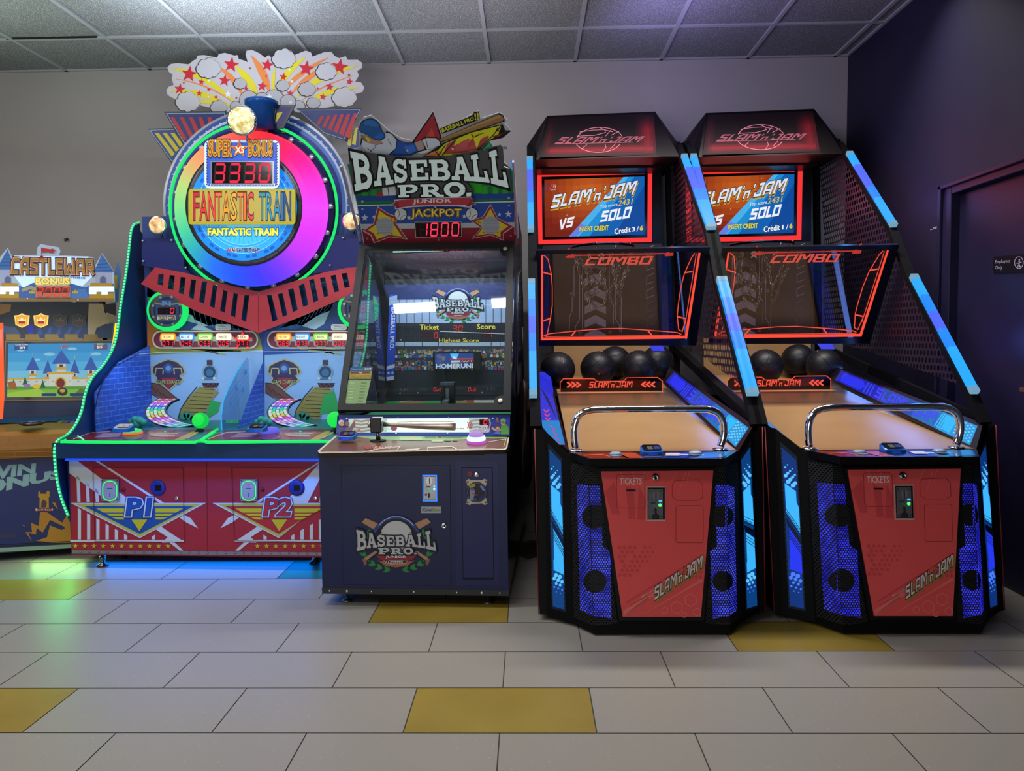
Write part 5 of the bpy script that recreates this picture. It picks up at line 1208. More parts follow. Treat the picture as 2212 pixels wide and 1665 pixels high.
    # flame burst and star tip
    mb.poly(k([(835, 445), (1068, 112), (1160, 380), (1150, 470), (900, 560)]), BLACK, 2); mb.poly(k([(860, 440), (1068, 135), (1145, 385), (1130, 460), (900, 560)]), M('#a8303c', .35), 3); mb.poly(k([(985, 400), (1055, 290), (1095, 400), (1040, 440)]), M('#c85040', .35), 4)
    mb.poly(k([(940, 620), (1100, 520), (1160, 470), (1500, 330), (1850, 250), (1880, 320), (1950, 325), (1850, 405), (1700, 440), (1620, 560), (1300, 610)]), BLACK, 2)
    mb.poly(k([(950, 612), (1120, 545), (1200, 470), (1500, 345), (1840, 262), (1800, 370), (1690, 440), (1560, 545), (1300, 600)]), M('#d8dc20', .35), 3)
    mb.poly(k([(1180, 590), (1230, 470), (1330, 420), (1300, 500), (1450, 420), (1440, 480), (1520, 400), (1590, 350), (1560, 440), (1680, 380), (1700, 390), (1620, 520), (1420, 570)]), M('#b8484c', .35), 4)
    mb.poly(k([(1290, 560), (1380, 450), (1480, 410), (1450, 520), (1560, 470), (1540, 550)]), M('#c85a60', .35), 5); mb.poly(k([(1520, 400), (1640, 350), (1600, 430), (1560, 530)]), M('#e0e028', .35), 6); mb.poly(k([(960, 610), (1100, 545), (1180, 560), (1130, 610)]), M('#d88c50', .35), 5); mb.poly(k([(1700, 400), (1850, 350), (1900, 325), (1820, 385)]), M('#8c2c30', .35), 5)
    for pts in ([(1090, 545), (1130, 600), (1210, 480)], [(1330, 420), (1170, 600)], [(1500, 360), (1520, 400), (1640, 350)], [(1560, 545), (1720, 400), (1840, 262)], [(1840, 262), (1850, 390), (1790, 300), (1770, 350)]): mb.line(k(pts), 1.8, BLACK, 6)
    # bat
    mb.poly(k([(1130, 425), (1810, 130), (1860, 150), (1872, 220), (1160, 455)]), BLACK, 7); mb.poly(k([(1135, 425), (1800, 142), (1845, 155), (1862, 190), (1850, 218), (1160, 445)]), M('#a07c48', .4), 8); mb.poly(k([(1140, 425), (1700, 190), (1820, 148), (1840, 165), (1700, 220)]), M('#b8945c', .4), 9); mb.poly(k([(1160, 445), (1700, 262), (1850, 205), (1850, 220)]), M('#7c5a30', .4), 9)
    # slogan on the bat
    sl = k([(1165, 300), (1520, 165), (1530, 205), (1172, 345)])
    mb.poly(k([(1145, 300), (1515, 150), (1530, 110), (1585, 108), (1590, 195), (1530, 225), (1170, 360)]), BLACK, 9); mb.text('BASEBALL PRO', sl, M('#d8d838', .4), 10, .03); mb.text('!!', k([(1535, 130), (1575, 122), (1582, 195), (1540, 205)]), M('#d8d838', .4), 10, .03)
    # batter
    mb.poly(k([(250, 480), (262, 400), (480, 420), (545, 330), (600, 350), (680, 430), (740, 460), (700, 520), (600, 600), (380, 600), (330, 570), (300, 520)]), BLACK, 5); mb.poly(k([(262, 485), (275, 430), (480, 440), (530, 345), (600, 360), (660, 430), (650, 520), (560, 598), (380, 598), (320, 560)]), M('#c8d4e2', .4), 6)
    mb.line(k([(330, 520), (380, 560), (400, 600)]), 1, BLACK, 7); mb.line(k([(430, 500), (360, 560)]), 1, BLACK, 7); mb.line(k([(560, 420), (600, 490)]), 1, BLACK, 7); mb.line(k([(500, 470), (430, 480), (400, 500)]), 1, BLACK, 7)
    mb.poly(k([(290, 380), (480, 425), (510, 470), (420, 480), (330, 460)]), M('#b08c80', .5), 7); mb.poly(k([(300, 385), (340, 400), (370, 440), (340, 455)]), M('#d8c838', .4), 8); mb.poly(k([(255, 370), (300, 390), (330, 455), (275, 430)]), M('#8c7458', .5), 7)
    hel = spline([(243, 330), (250, 250), (290, 205), (370, 185), (440, 215), (478, 280), (500, 330), (532, 370), (520, 410), (470, 435), (400, 420), (320, 370)], 3, True)
    mb.poly(k(hel), BLACK, 8); mb.poly(k([(387 + (x - 387)*.95, 315 + (y - 315)*.94) for x, y in hel]), M('#24599c', .3), 9); mb.poly(k([(290, 215), (370, 198), (435, 225), (470, 290), (420, 280), (300, 260)]), M('#3470b8', .3), 10); mb.poly(k([(400, 400), (470, 345), (520, 372), (510, 400), (460, 425)]), M('#2a6ac0', .3), 10)
    mb.poly(k([(660, 425), (760, 460), (870, 455), (920, 555), (820, 600), (560, 602), (650, 520)]), BLACK, 7); mb.poly(k([(668, 432), (760, 466), (860, 462), (900, 550), (820, 592), (580, 598), (660, 520)]), M('#2456b0', .35), 8); mb.poly(k([(740, 500), (850, 480), (880, 545), (790, 590)]), M('#3a74d8', .35), 9)
    mb.poly(k([(860, 455), (950, 430), (975, 540), (900, 550)]), M('#b49a94', .5), 8); mb.poly(k([(935, 425), (985, 395), (1105, 400), (1150, 440), (1165, 490), (1120, 500), (1060, 530), (990, 545), (940, 580), (900, 560), (985, 520)]), BLACK, 9); mb.poly(k([(945, 430), (990, 405), (1100, 408), (1140, 445), (1150, 485), (1060, 522), (1000, 535)]), M('#ccd6e4', .4), 10); mb.line(k([(985, 410), (1010, 520)]), 1.2, BLACK, 11); mb.poly(k([(900, 565), (1000, 540), (1080, 520), (1000, 570), (930, 585)]), M('#ccd6e4', .4), 10)
    for x, y in ((780, 545), (1290, 528), (275, 1118), (1920, 1078)): mb.circ(*k([(x, y)])[0], 2.6, SCREW, k=12)
    # jackpot band
    mb.poly(k([(215, 1165), (1980, 1118), (1985, 1560), (290, 1590)]), M('#8c2434', .35), 4); mb.poly(k([(218, 1175), (1978, 1128), (1980, 1368), (250, 1385)]), M('#2a4ea4', .35), 5); mb.poly(k([(250, 1372), (1980, 1352), (1982, 1408), (258, 1430)]), M('#b8bcc4', .35), 6)
    mb.line(k([(213, 1166), (1980, 1120)]), 2.6, M('#d8dce4', .4), 7); mb.line(k([(215, 1166), (292, 1590)]), 1.6, M('#c8ccd0', .4), 7)
    mb.poly(k([(900, 1210), (1240, 1200), (1120, 1172), (1000, 1172)]), M('#2048a8', .35), 7)
    for x, y, r in ((302, 1302, 8), (404, 1290, 5), (800, 1300, 6), (1915, 1262, 8), (1815, 1265, 5), (1420, 1285, 6)): mb.star(*k([(x, y)])[0], r, M('#ccd0dc', .4), k=8)
    for cx, cy, s_ in ((525, 1400, 1), (1715, 1385, -1)):
        ccx, ccy = k([(cx, cy)])[0]
        big = [(cx - 80*s_, 1170), (cx + 40*s_, 1250), (cx + 150*s_, 1290), (cx + 130*s_, 1360), (cx + 260*s_, 1545), (cx + 60*s_, 1520), (cx - 120*s_, 1590), (cx - 160*s_, 1500), (cx - 250*s_, 1450), (cx - 130*s_, 1370)]
        if s_ < 0: big = [(cx, 1145), (cx + 80, 1300), (cx + 265, 1400), (cx + 150, 1480), (cx + 150, 1560), (cx, 1500), (cx - 210, 1540), (cx - 110, 1420), (cx - 230, 1330), (cx - 90, 1290)]
        mb.poly(k(big), M('#c8c4c4', .4), 8); mb.poly(k([(cx + (x - cx)*.94, cy + (y - cy)*.94) for x, y in big]), M('#a02c3c', .35), 9); mb.poly(k([(cx + (x - cx)*.75, cy + (y - cy)*.78) for x, y in big]), M('#d8c430', .35), 10)
        mb.circ(ccx, ccy, 20, M('#b4b6bc', .35), 19.5, k=11)
        for j in range(-7, 8):
            for i in range(-8, 9):
                dx, dy = i*2.45 + (j % 2)*1.22, j*2.5
                if dx*dx + dy*dy < 340: mb.circ(ccx + dx, ccy + dy, .72, M('#4a4c54', .5), n=6, k=12)
        for a_ in (45, 135, 225, 315): mb.circ(ccx + 22*math.cos(math.radians(a_)), ccy + 22*math.sin(math.radians(a_)), 1.4, M('#5c5c50', .4, .4), k=12)
    for cx, cy in ((705, 1265), (1505, 1260)):
        ccx, ccy = k([(cx, cy)])[0]; mb.circ(ccx, ccy, 13.6, M('#3a2a2c', .4), k=11); mb.circ(ccx, ccy, 12.6, M('#d4d8dc', .4), k=12); mb.arc(ccx - 15, ccy - 2, 12, 1, M('#5a2c2c', .4), -40, 50, k=13); mb.arc(ccx + 12, ccy + 14, 13, 1, M('#5a2c2c', .4), 190, 260, k=13)
        s_ = 1 if cx < 1000 else -1
        for j in range(3): mb.line([(ccx - s_*(9 + 4*j), ccy + 10 + 3*j), (ccx - s_*(16 + 5*j), ccy + 20 + 3*j)], 2, M('#c87a30', .4), 10)
    for x, y in ((275, 1205), (1922, 1165), (330, 1535), (730, 1528), (1133, 1550), (1532, 1512), (1942, 1503), (1095, 1182)): mb.circ(*k([(x, y)])[0], 2.2, SCREW, k=13)
    # jackpot lettering
    jq = k([(825, 1205), (1388, 1200), (1385, 1312), (825, 1318)])
    mb.text('JACKPOT', jq, M('#1c1a20', .4), 13, .09); mb.text('JACKPOT', jq, M('#d8b878', .35), 14, .065); mb.text('JACKPOT', jq, M('#5a2a1c', .35), 15, .04); mb.text('JACKPOT', jq, B('#d4b848', .25), 16, .0)
    mb.poly(k([(862, 1350), (1385, 1345), (1392, 1515), (872, 1525)]), M('#e8e4e8', .4), 11); mb.poly(k([(866, 1354), (1381, 1349), (1388, 1511), (876, 1521)]), M('#2c0a12', .15), 12)
    mb.seg(' 1800'[1:], k([(905, 1352), (1378, 1348), (1384, 1512), (908, 1520)]), E('#ff3458', 1.25), M('#4a1020', .3), 13, w=.12)
    hd = mb.build('header_board', t, label='printed header with a batter, flames, stars and a red 1800 jackpot display')
    # raised title lettering
    lp2 = Pl(mp.o + mp.n*.022, mp.n); mb = MB().on(lp2, 0)
    cl_ = M('#4c4c50', .3)
    mb.slab(k([(110, 520), (150, 525), (370, 580), (560, 600), (640, 610), (770, 625), (1260, 630), (1280, 600), (1450, 575), (1610, 545), (1640, 560), (1660, 530), (1690, 520), (1830, 488), (1855, 520), (1870, 730), (1925, 750), (1950, 960), (1930, 1000), (1700, 925), (1440, 905), (1525, 1000), (1510, 1080), (1000, 1100), (670, 1095), (640, 950), (430, 975), (200, 1035), (165, 980)]), .006, cl_, None, 0)
    L_ = [('B', [(135, 550), (360, 605), (400, 955), (195, 1008)]), ('A', [(400, 600), (580, 625), (628, 925), (408, 952)]), ('S', [(608, 640), (765, 645), (792, 895), (638, 918)]), ('E', [(795, 655), (1000, 650), (1018, 880), (820, 888)]), ('B', [(1022, 650), (1255, 648), (1272, 885), (1042, 882)]), ('A', [(1285, 622), (1452, 608), (1522, 892), (1278, 880)]), ('L', [(1492, 598), (1612, 578), (1708, 912), (1508, 890)]), ('L', [(1698, 560), (1825, 518), (1918, 970), (1722, 918)]),
          ('P', [(668, 935), (905, 925), (890, 1070), (680, 1075)]), ('R', [(925, 928), (1160, 922), (1192, 1066), (935, 1070)]), ('O', [(1190, 905), (1430, 905), (1430, 1068), (1195, 1068)]), ('.', [(1440, 905), (1505, 905), (1500, 1060), (1440, 1064)])]
    sil = noisy('silver_plastic', '#b4c0c0', '#c2cecc', 6, .3)
    for ch, q in L_: mb.strokes(ch, k(q), BLACK, SLABF, 2, .075)
    for ch, q in L_: mb.strokes(ch, k(q), B('#b6c6c2', .3), SLABF, 4)
    mb.text('TM', k([(1858, 505), (1898, 505), (1898, 528), (1858, 528)]), BLACK, 3, .09); mb.text('TM', k([(1858, 505), (1898, 505), (1898, 528), (1858, 528)]), M('#b0b0b0', .4), 4, .0)
    mb.build('title_lettering', hd, label='big silver BASEBALL PRO. letters with black outlines')
    rb = Pl(mp.o + mp.n*.03, mp.n); mb = MB().on(rb, 0)
    w2 = M('#c8d0dc', .4)
    mb.slab(k([(592, 1165), (640, 1130), (628, 1105), (680, 1100), (1070, 1082), (1490, 1068), (1512, 1090), (1505, 1118), (1552, 1150), (1500, 1165), (1500, 1190), (1350, 1175), (1090, 1168), (820, 1185), (700, 1200), (642, 1208), (640, 1175)]), .003, w2, None, 0)
    mb.on(rb, 1); mb.poly(k([(600, 1162), (645, 1130), (635, 1108), (680, 1118), (690, 1195), (648, 1198), (645, 1170)]), M('#90283a', .35)); mb.poly(k([(1545, 1148), (1500, 1118), (1508, 1095), (1450, 1095), (1440, 1170), (1490, 1182), (1492, 1160)]), M('#90283a', .35)); mb.poly(k([(675, 1105), (860, 1090), (1200, 1082), (1500, 1074), (1495, 1092), (1455, 1160), (1200, 1158), (860, 1165), (690, 1190)]), M('#b83644', .35), 2)
    mb.text('JUNIOR', k([(842, 1098), (1268, 1088), (1268, 1142), (842, 1152)]), M('#e4e0e2', .4), 3, .025)
    mb.build('ribbon', hd, label='red ribbon reading JUNIOR')
    def lights():
        c = P(W/2, 1.0, 1.78); area_to(c, P(W/2, 1.3, 1.0), .5, .1, 9, (.86, .93, 1), 'tube_light')
        area_to(P(W/2, .20, .86), P(W/2, .1, .74), .5, .05, .25, (.85, 1, .95), 'panel_glow')
        p = dk.pt(1029, 956) + Vector((0, -.02, .07)); point(p, .12, (.95, .6, 1), .03)
        area_to(P(W/2, .05, 1.9), P(W/2, .45, 1.95), .4, .08, .0001, (1, 1, 1))
    LIGHTS.append(lights)
    return t

def logo(mb, pl, q, k0, maker):
    """round club emblem: ball, crossed bats, laurel, slab title, ribbon"""
    mb.on(pl, k0); (x0, y0), (x1, _), (x2, y2), _ = q; w, h = x1 - x0, y2 - y0
    S = lambda pts: [(x0 + a*w, y0 + b*h) for a, b in pts]
    kx = k0
    leaf = M('#2f8a44', .4); leafd = M('#1c5c30', .4); ink = M('#16182a', .4); tan = M('#b48a70', .4); tand = M('#8a6450', .4)
    cx, cy = .5, .58
    for i in range(18):
        a = math.radians(100 + 14*i if i < 9 else 80 - 14*(i - 9)); rx, ry = .42, .40
        px, py = cx + rx*math.cos(a), cy + ry*math.sin(a); tx, ty = -rx*math.sin(a), ry*math.cos(a); s_ = 1 if i < 9 else -1; l = math.hypot(tx, ty*h/w); tx, ty = s_*tx/l, s_*ty/l
        for sd in (-1, 1):
            nx, ny = math.cos(a)*sd, math.sin(a)*sd
            pts = [(px, py), (px + .03*nx + .035*tx, py + .045*ny + .035*ty), (px + .035*nx + .085*tx, py + .05*ny + .085*ty), (px + .0*nx + .06*tx, py + .06*ty)]
            mb.poly(S([(px - .008*tx, py - .008*ty)] + [(x + .006*nx, y + .01*ny) for x, y in pts[1:]]), leafd, kx); mb.poly(S(pts), leaf, kx + 1)
    for s_ in (-1, 1):      # crossed bats
        f = lambda pts: S([(.5 + s_*(a - .5), b) for a, b in pts])
        mb.poly(f([(.06, .14), (.12, .05), (.90, .78), (.86, .82)]), ink, kx + 2); mb.poly(f([(.07, .145), (.12, .07), (.28, .17), (.22, .27)]), tan, kx + 3)
        mb.poly(f([(.73, .66), (.76, .64), (.90, .77), (.87, .81)]), tan, kx + 3); mb.poly(f([(.86, .86), (.885, .78), (.92, .79), (.895, .90)]), tand, kx + 4)
    C_ = S([(.5, .38)])[0]
    mb.circ(*C_, .25*w, ink, .33*h, kx + 5); mb.circ(C_[0], C_[1] + .02*h, .20*w, M('#c4c8cc', .4), .28*h, kx + 6)
    mb.poly(S([(.19, .32), (.30, .12), (.42, .04), (.5, .02), (.58, .04), (.70, .12), (.81, .32), (.74, .34), (.68, .22), (.60, .12), (.5, .09), (.40, .12), (.32, .22), (.26, .34)]), ink, kx + 7); mb.line(S([(.225, .31), (.33, .13), (.43, .065), (.5, .05), (.57, .065), (.67, .13), (.775, .31)]), .035*w, M('#2c4a9c', .4), kx + 8); mb.line(S([(.28, .2), (.36, .1), (.45, .05), (.55, .05), (.64, .1), (.72, .2)]), max(.6, .008*w), M('#c8ccd8', .4), kx + 9)
    for s_ in (-1, 1):
        mb.line(S([(.5 + s_*.25, .25), (.5 + s_*.2, .3), (.5 + s_*.19, .38)]), .7, ink, kx + 9)
        for j in range(3): mb.line(S([(.5 + s_*(.25 - .02*j), .26 + .03*j), (.5 + s_*(.21 - .02*j), .255 + .03*j)]), .7, ink, kx + 9)
    warp_q = lambda a, b, c, d: S([a, b, c, d])
    T = [('B', (.005, .27), (.125, .31), (.135, .61), (.01, .645)), ('A', (.13, .32), (.24, .345), (.265, .58), (.135, .60)), ('S', (.26, .36), (.355, .37), (.37, .56), (.27, .575)), ('E', (.375, .375), (.475, .38), (.48, .56), (.38, .56)), ('B', (.49, .38), (.60, .375), (.61, .56), (.495, .56)), ('A', (.62, .37), (.73, .355), (.76, .575), (.615, .565)), ('L', (.755, .345), (.835, .325), (.865, .60), (.765, .58)), ('L', (.86, .31), (.955, .27), (.995, .645), (.875, .605)),
         ('P', (.275, .59), (.42, .59), (.415, .70), (.28, .70)), ('R', (.43, .59), (.57, .585), (.585, .70), (.435, .70)), ('O', (.585, .585), (.71, .59), (.71, .70), (.59, .70)), ('.', (.72, .60), (.755, .60), (.755, .70), (.72, .70))]
    for ch, a, b, c, d in T: mb.strokes(ch, S([a, b, c, d]), ink, SLABF, kx + 10, .10)
    for ch, a, b, c, d in T: mb.strokes(ch, S([a, b, c, d]), M('#b9bdc4', .4), SLABF, kx + 11)
    mb.poly(S([(.25, .72), (.5, .735), (.75, .72), (.70, .80), (.5, .81), (.30, .80)]), M('#8c2c38', .4), kx + 9)
    mb.text('JUNIOR', S([(.37, .725), (.62, .725), (.62, .775), (.37, .775)]), M('#d8d4d8', .4), kx + 12, .03)
    mb.poly(S([(.40, .805), (.60, .805), (.55, .83), (.45, .83)]), M('#b0b4bc', .4), kx + 10)
    mb.poly(S([(.27, .80), (.40, .845), (.5, .855), (.60, .845), (.73, .80), (.64, .90), (.5, .93), (.36, .90)]), M('#a4644c', .4), kx + 9)
    if maker:
        warp = lambda u, v: (u, v + .5*(.5 - abs(u - .5))*1.0)
        mb.text('*ANDAMIRO*', S([(.34, .825), (.65, .825), (.65, .885), (.34, .885)]), M('#d8ccc4', .4), kx + 12, .0, warp=lambda u, v: (u, v - .5 + 1.6*(.25 - (u - .5)**2)))
baseball = baseball_machine()
# ================================================================ train machine
def train_machine():
    XL, XR, XC = -2.54, -.985, -1.76
    O = Vector((-2.523, 4.008, 0)); yaw = math.atan2(3.934 - 4.008, -1.13 + 2.523)
    ex = Vector((math.cos(yaw), math.sin(yaw), 0)); ey = Vector((-math.sin(yaw), math.cos(yaw), 0)); W = (XR - .005 - XL)
    def P(u, v, z): return O + ex*u + ey*v + Vector((0, 0, z))
    t = thing('train_arcade_machine', 'two-player train arcade machine with a glowing rainbow wheel and red striped base', 'arcade machine', Vector((XC, 4.5, 0)))
    def cv(ox, oy, s): return lambda pts: [(ox + x/s, oy + y/s) for x, y in pts]
    kA = cv(300, 80, 4.2538); kB = cv(300, 400, 4.2538); kC = cv(180, 680, 3.8138); kD = cv(100, 940, 3.5677)
    blue = noisy('blue_cabinet', '#15336e', '#193b78', 3, .35); navy_ = M('#20286a', .38); red = M('#a32c38', .38); bk = M('#0d0e14', .4); white = M('#c8ccd0', .4); yel_ = M('#c2b62c', .4)
    green = E('#18e068', 1.15); greenb = E('#6affc0', 1.4)
    zt = at(450, 990, 3.97).z; zb = .08
    SH = lambda u, v: (u + .14*(.5 - v), v)
    # --- base with striped graphics
    fp = Pl(P(0, 0, .1), ey); mb = MB()
    c = [P(0, 0, zb), P(W, 0, zb), P(W, 0, zt), P(0, 0, zt)]; d = [p + ey*.85 for p in c]
    mb.hex(c + d, navy_); mb.on(fp, 1)
    mb.poly([(150, 990), (700, 988), (702, 1204), (155, 1198)], red)
    for k_, (s_, cx) in enumerate(((1, 303), (-1, 601))):
        ox = 0 if s_ == 1 else 904
        f = lambda pts: [((x if s_ == 1 else ox - x), y) for x, y in pts]
        clipx = 697
        def pol(pts, m, k2): 
            pts = [(min(x, clipx), y) for x, y in f(pts)]; mb.poly(pts, m, k2)
        pol([(149, 992), (163, 992), (290, 1087), (240, 1087), (150, 1022)], white, 2)
        pol([(205, 995), (212, 995), (356, 1087), (346, 1087)], white, 2)
        for i in range(12):
            x = 165 + 20*i; yt = 1027 + (x - 165)*.68; y2 = 1094 + (x - 165)*.56
            if i < 3: pol([(x, yt), (x + 7, yt + 5), (x + 9, 1084), (x + 2, 1084)], white, 2)
            if y2 < 1155 or i > 6:
                y2 = max(1097 + (x - 165)*.56, 0) if x < 300 else 1097 + max(0, (435 - x))*.56
                if y2 < 1160 and x < 345: pol([(x + 3, y2), (x + 10, y2 + (4 if x < 300 else -4)), (x + 10, 1165), (x + 3, 1165)], white, 2)
        pol([(152, 1086), (445, 1086), (302, 1162)], white, 3); pol([(163, 1088), (434, 1088), (302, 1159)], M('#b4b456', .4), 4)
        pol([(182, 1093), (418, 1093), (302, 1153)], M('#1f4f94', .4) if s_ == 1 else M('#b02c38', .4), 5)
        for sg_ in (1, -1):
            g = lambda pts: [(302 + sg_*(x - 302), y) for x, y in pts]
            pol(g([(208, 1098), (268, 1098), (268, 1107), (224, 1107)]), yel_, 6); pol(g([(228, 1109), (268, 1109), (268, 1114), (238, 1114)]), yel_, 6); pol(g([(240, 1117), (268, 1117), (268, 1122), (254, 1122)]), yel_, 6)
        pol([(284, 1122), (318, 1122), (301, 1147)], yel_, 6); mb.line(f([(284, 1122), (318, 1122), (301, 1147), (284, 1122)]), 1, M('#1a1c30', .5), 5)
        pol([(398, 1112), (412, 1119), (428, 1141), (402, 1128), (388, 1118)], white, 3); pol([(348, 1137), (370, 1152), (398, 1170), (350, 1172), (362, 1160), (336, 1143)], white, 3); pol([(364, 1170), (378, 1172), (396, 1189), (388, 1189)], white, 3)
        pol([(152, 1166), (398, 1166), (398, 1170), (152, 1170)], white, 4)
        for i in range(11 if s_ == 1 else 8): mb.star(*f([(163 + 20*i + (0 if s_ == 1 else 45), 1179)])[0], 6, yel_, k=5)
        pl_ = 'P1' if s_ == 1 else 'P2'; q = [(275, 1077), (323, 1077), (325, 1113), (277, 1113)] if s_ == 1 else [(572, 1077), (628, 1077), (628, 1113), (574, 1113)]
        wt, ink_ = white, (M('#1c4f98', .4) if s_ == 1 else M('#b02c38', .4))
        mb.text(pl_, q, M('#2a3c78', .4), 8, .11, warp=SH); mb.text(pl_, q, white, 9, .09, warp=SH); mb.text(pl_, q, M('#2a3c78', .4), 10, .045, warp=SH); mb.text(pl_, q, ink_, 11, .02, warp=SH)
    mb.line([(446, 992), (448, 1188)], .8, M('#6c1c24', .5), 4)
    mb.poly([(155, 1188), (702, 1193), (702, 1200), (155, 1195.5)], M('#8c9098', .35, .5), 6); 
    for i in range(28): mb.circ(174 + 19.6*i, 1192.2 + .18*i*.55, 2.5, M('#565a64', .3, .5), k=7); mb.circ(174 + 19.6*i, 1191.8 + .18*i*.55, 1.4, M('#a8acb4', .3, .5), k=8)
    body = mb.build('striped_base', t, label='red base with white stripes, stars and P1 and P2 arrows')
    for dx, nm in ((0, 'P1'), (300, 'P2')):
        mb = MB().on(fp, 9); x0 = 200 + dx; x1 = 397 + dx if dx == 0 else 700
        mb.line([(x0, 1009), (x1 - 2, 1010), (x1 + 1, 1171), (x0 + 5, 1169)] if dx == 0 else [(x1, 1011), (x0, 1009), (x0 + 6, 1168), (x1, 1171)], 1.0, M('#4c141c', .5), 12, closed=(dx == 0))
        mb.build('access_door', t)
        mb = MB().on(fp, 10); cx = 237 + dx if dx == 0 else 537
        mb.slab(rrect(cx - 18.5, 1035, cx + 19, 1082, 3), .005, M('#9ca2aa', .3, .5), None, 18); mb.on(fp, 19)
        mb.line(rrect(cx - 15, 1039, cx + 15, 1081, 13, 6), 2.2, E('#3cf07c', 1.3), closed=True); mb.poly(rrect(cx - 12.5, 1041.5, cx + 12.5, 1078.5, 11, 6), M('#a8a8ac', .35, .3))
        mb.line([(cx - 6, 1054.5), (cx + 6, 1054.5)], 1, BLACK, 20); mb.rect(cx - .8, 1064, cx + .8, 1073, M('#4a4a9c', .4), 20); mb.text('PUSH', (cx - 6, 1044.5, cx + 6, 1048.5), E('#e04050', 1.), 20, .04); mb.poly([(cx - 3, 1049), (cx + 3, 1049), (cx, 1053)], E('#5a68ff', 1.2), 20)
        for sx in (-16, 16):
            for sy in (1038, 1078): mb.circ(cx + sx, sy, 1.8, M('#55585e', .4, .5), k=20)
        mb.build('coin_slot', t)
        mb = MB(); cx2 = 341 + dx; mb.lathe(fp.pt(cx2, 1053.5, .002), fp.n, [(.044, 0), (.042, .004), (.03, .006)], M('#222c78', .35), 32); mb.on(fp, 14); mb.rect(cx2 - 6.5, 1047.5, cx2 + 6.5, 1059.5, M('#0a0a12', .3)); mb.build('ticket_disc', t)
        mb = MB(); mb.lathe(fp.pt(267 + dx, 1057.5, .002), fp.n, [(.011, 0), (.01, .004)], M('#6a1820', .4), 14); mb.build('small_button', t)
        if dx == 0 or True: mb = MB(); mb.lathe(fp.pt(382 + dx, 1076, .002), fp.n, [(.011, 0), (.01, .005), (.006, .006)], CHROME, 16); mb.build('door_lock', t)
    # feet, casters
    for px, py, Y in ((222, 1222, 4.06), (680, 1215, 4.02)):
        mb = MB(); p = atz(px, py, 0); mb.lathe((p.x, p.y, 0), (0, 0, 1), [(.03, 0), (.03, .010), (.012, .018), (.016, .04), (.016, .055), (.008, .058), (.008, .09)], M('#6a6c70', .25, .9), 16); mb.build('levelling_foot', t)
    for px, Y in ((268, 4.2), (686, 4.1), (268, 4.75)):
        mb = MB(); p = at(px, 1205, Y); mb.lathe((p.x - .014, Y, .033), (1, .25, 0), [(.012, 0), (.033, .002), (.033, .026), (.012, .028)], RUBBER, 20); mb.lathe((p.x - .019, Y, .036), (1, .25, 0), [(.026, 0), (.026, .004)], M('#7c9cc0', .3, .5), 16); mb.box(p.x - .03, p.x + .02, Y - .02, Y + .03, .062, .085, M('#8a9ab0', .3, .7)); mb.build('caster', t)
    # --- navy apron, deck
    zf = at(450, 955, 3.93).z; zl = at(450, 988, 3.93).z
    def D(u, v, z): return P(u, v, z)
    mb = MB(); a = [D(-.03, -.07, zl), D(W, -.07, zl), D(W, -.07, zf), D(-.03, -.07, zf)]
    mb.hex(a + [p + ey*.5 for p in a], noisy('navy_apron', '#16345f', '#1c3d6c', 4, .35)); mb.on(Pl(a[0], ey), 1)
    for x in (352, 422, 652): mb.circ(x, 960.5, 1.4, M('#5c6c8c', .3, .6))
    mb.build('apron', t)
    mb = MB(); mb.bar(D(.02, -.035, zl - .012), D(W, -.035, zl - .012), .02, .012, E('#1c4cff', 1.2)); mb.build('blue_light_strip', t)
    dp = Pl.three(D(-.03, -.07, zf + .001), D(W, -.07, zf + .001), D(0, .28, zf + .014))
    mb = MB(); mb.face([D(-.03, -.07, zf + .001), D(W, -.07, zf + .001), D(W, .28, zf + .014), D(.02, .28, zf + .014)], M('#2a1c22', .2)); mb.on(dp, 1)
    dr_ = M('#6c2028', .22)
    for s_, (x0, x1, xb0, xb1) in enumerate(((140, 436, 190, 476), (446, 722, 486, 722))):
        mb.poly([(x0, 951), (x1, 951), (xb1, 927), (xb0, 929)], dr_, 2)
        o = 0 if s_ == 0 else 292
        mb.poly([(376 + o, 950), (x1 - 4, 950), (min(xb1 - 4, 722), 929), (418 + o if s_ == 0 else 712, 930)], M('#a08c34', .25), 3) if s_ == 0 else mb.poly([(668, 950), (722, 950), (722, 930), (704, 930)], M('#a08c34', .25), 3)
        mb.line([(150 + o + 8, 948), (196 + o, 934), (238 + o, 932)], 1.8, M('#b09ca0', .3), 3); mb.poly([(200 + o, 946), (222 + o, 934), (262 + o, 934), (262 + o, 946)], M('#4a2c58', .3), 3)
        for j in range(5): mb.line([(206 + o + 4*j, 944 - 2*j), (256 + o + 2*j, 943 - 2*j)], 1, M('#a88ca8', .3), 4)
        mb.poly([(318 + o, 934), (396 + o, 931), (382 + o, 945), (326 + o, 943)], M('#8c3c34', .25), 3); mb.line([(324 + o, 938), (384 + o, 936)], 2.2, M('#7ca090', .25), 4); mb.line([(330 + o, 941), (378 + o, 941)], 1.2, M('#c8c4b4', .25), 4); mb.circ(357 + o, 931.5, 3, E('#38d070', .9), 2, 5)
        mb.poly([(398 + o, 949), (430 + o, 930), (456 + o, 929), (440 + o, 949)] if s_ == 0 else [(690, 949), (716, 931), (722, 931), (722, 949)], M('#1c3c7c', .25), 4); mb.line([(404 + o, 946), (428 + o, 933)], 3, M('#b0a040', .25), 5)
        mb.arc(285 + 297*s_, 941, 24, 1.4, M('#3458a8', .25), ry=8, k=4)
    mb.build('control_deck', t)
    mb = MB()                                    # green edge light
    e = [(132, 954), (250, 955), (420, 955), (434, 951), (450, 940), (470, 927)]
    L1 = [dp.pt(x, y, .006) for x, y in e]
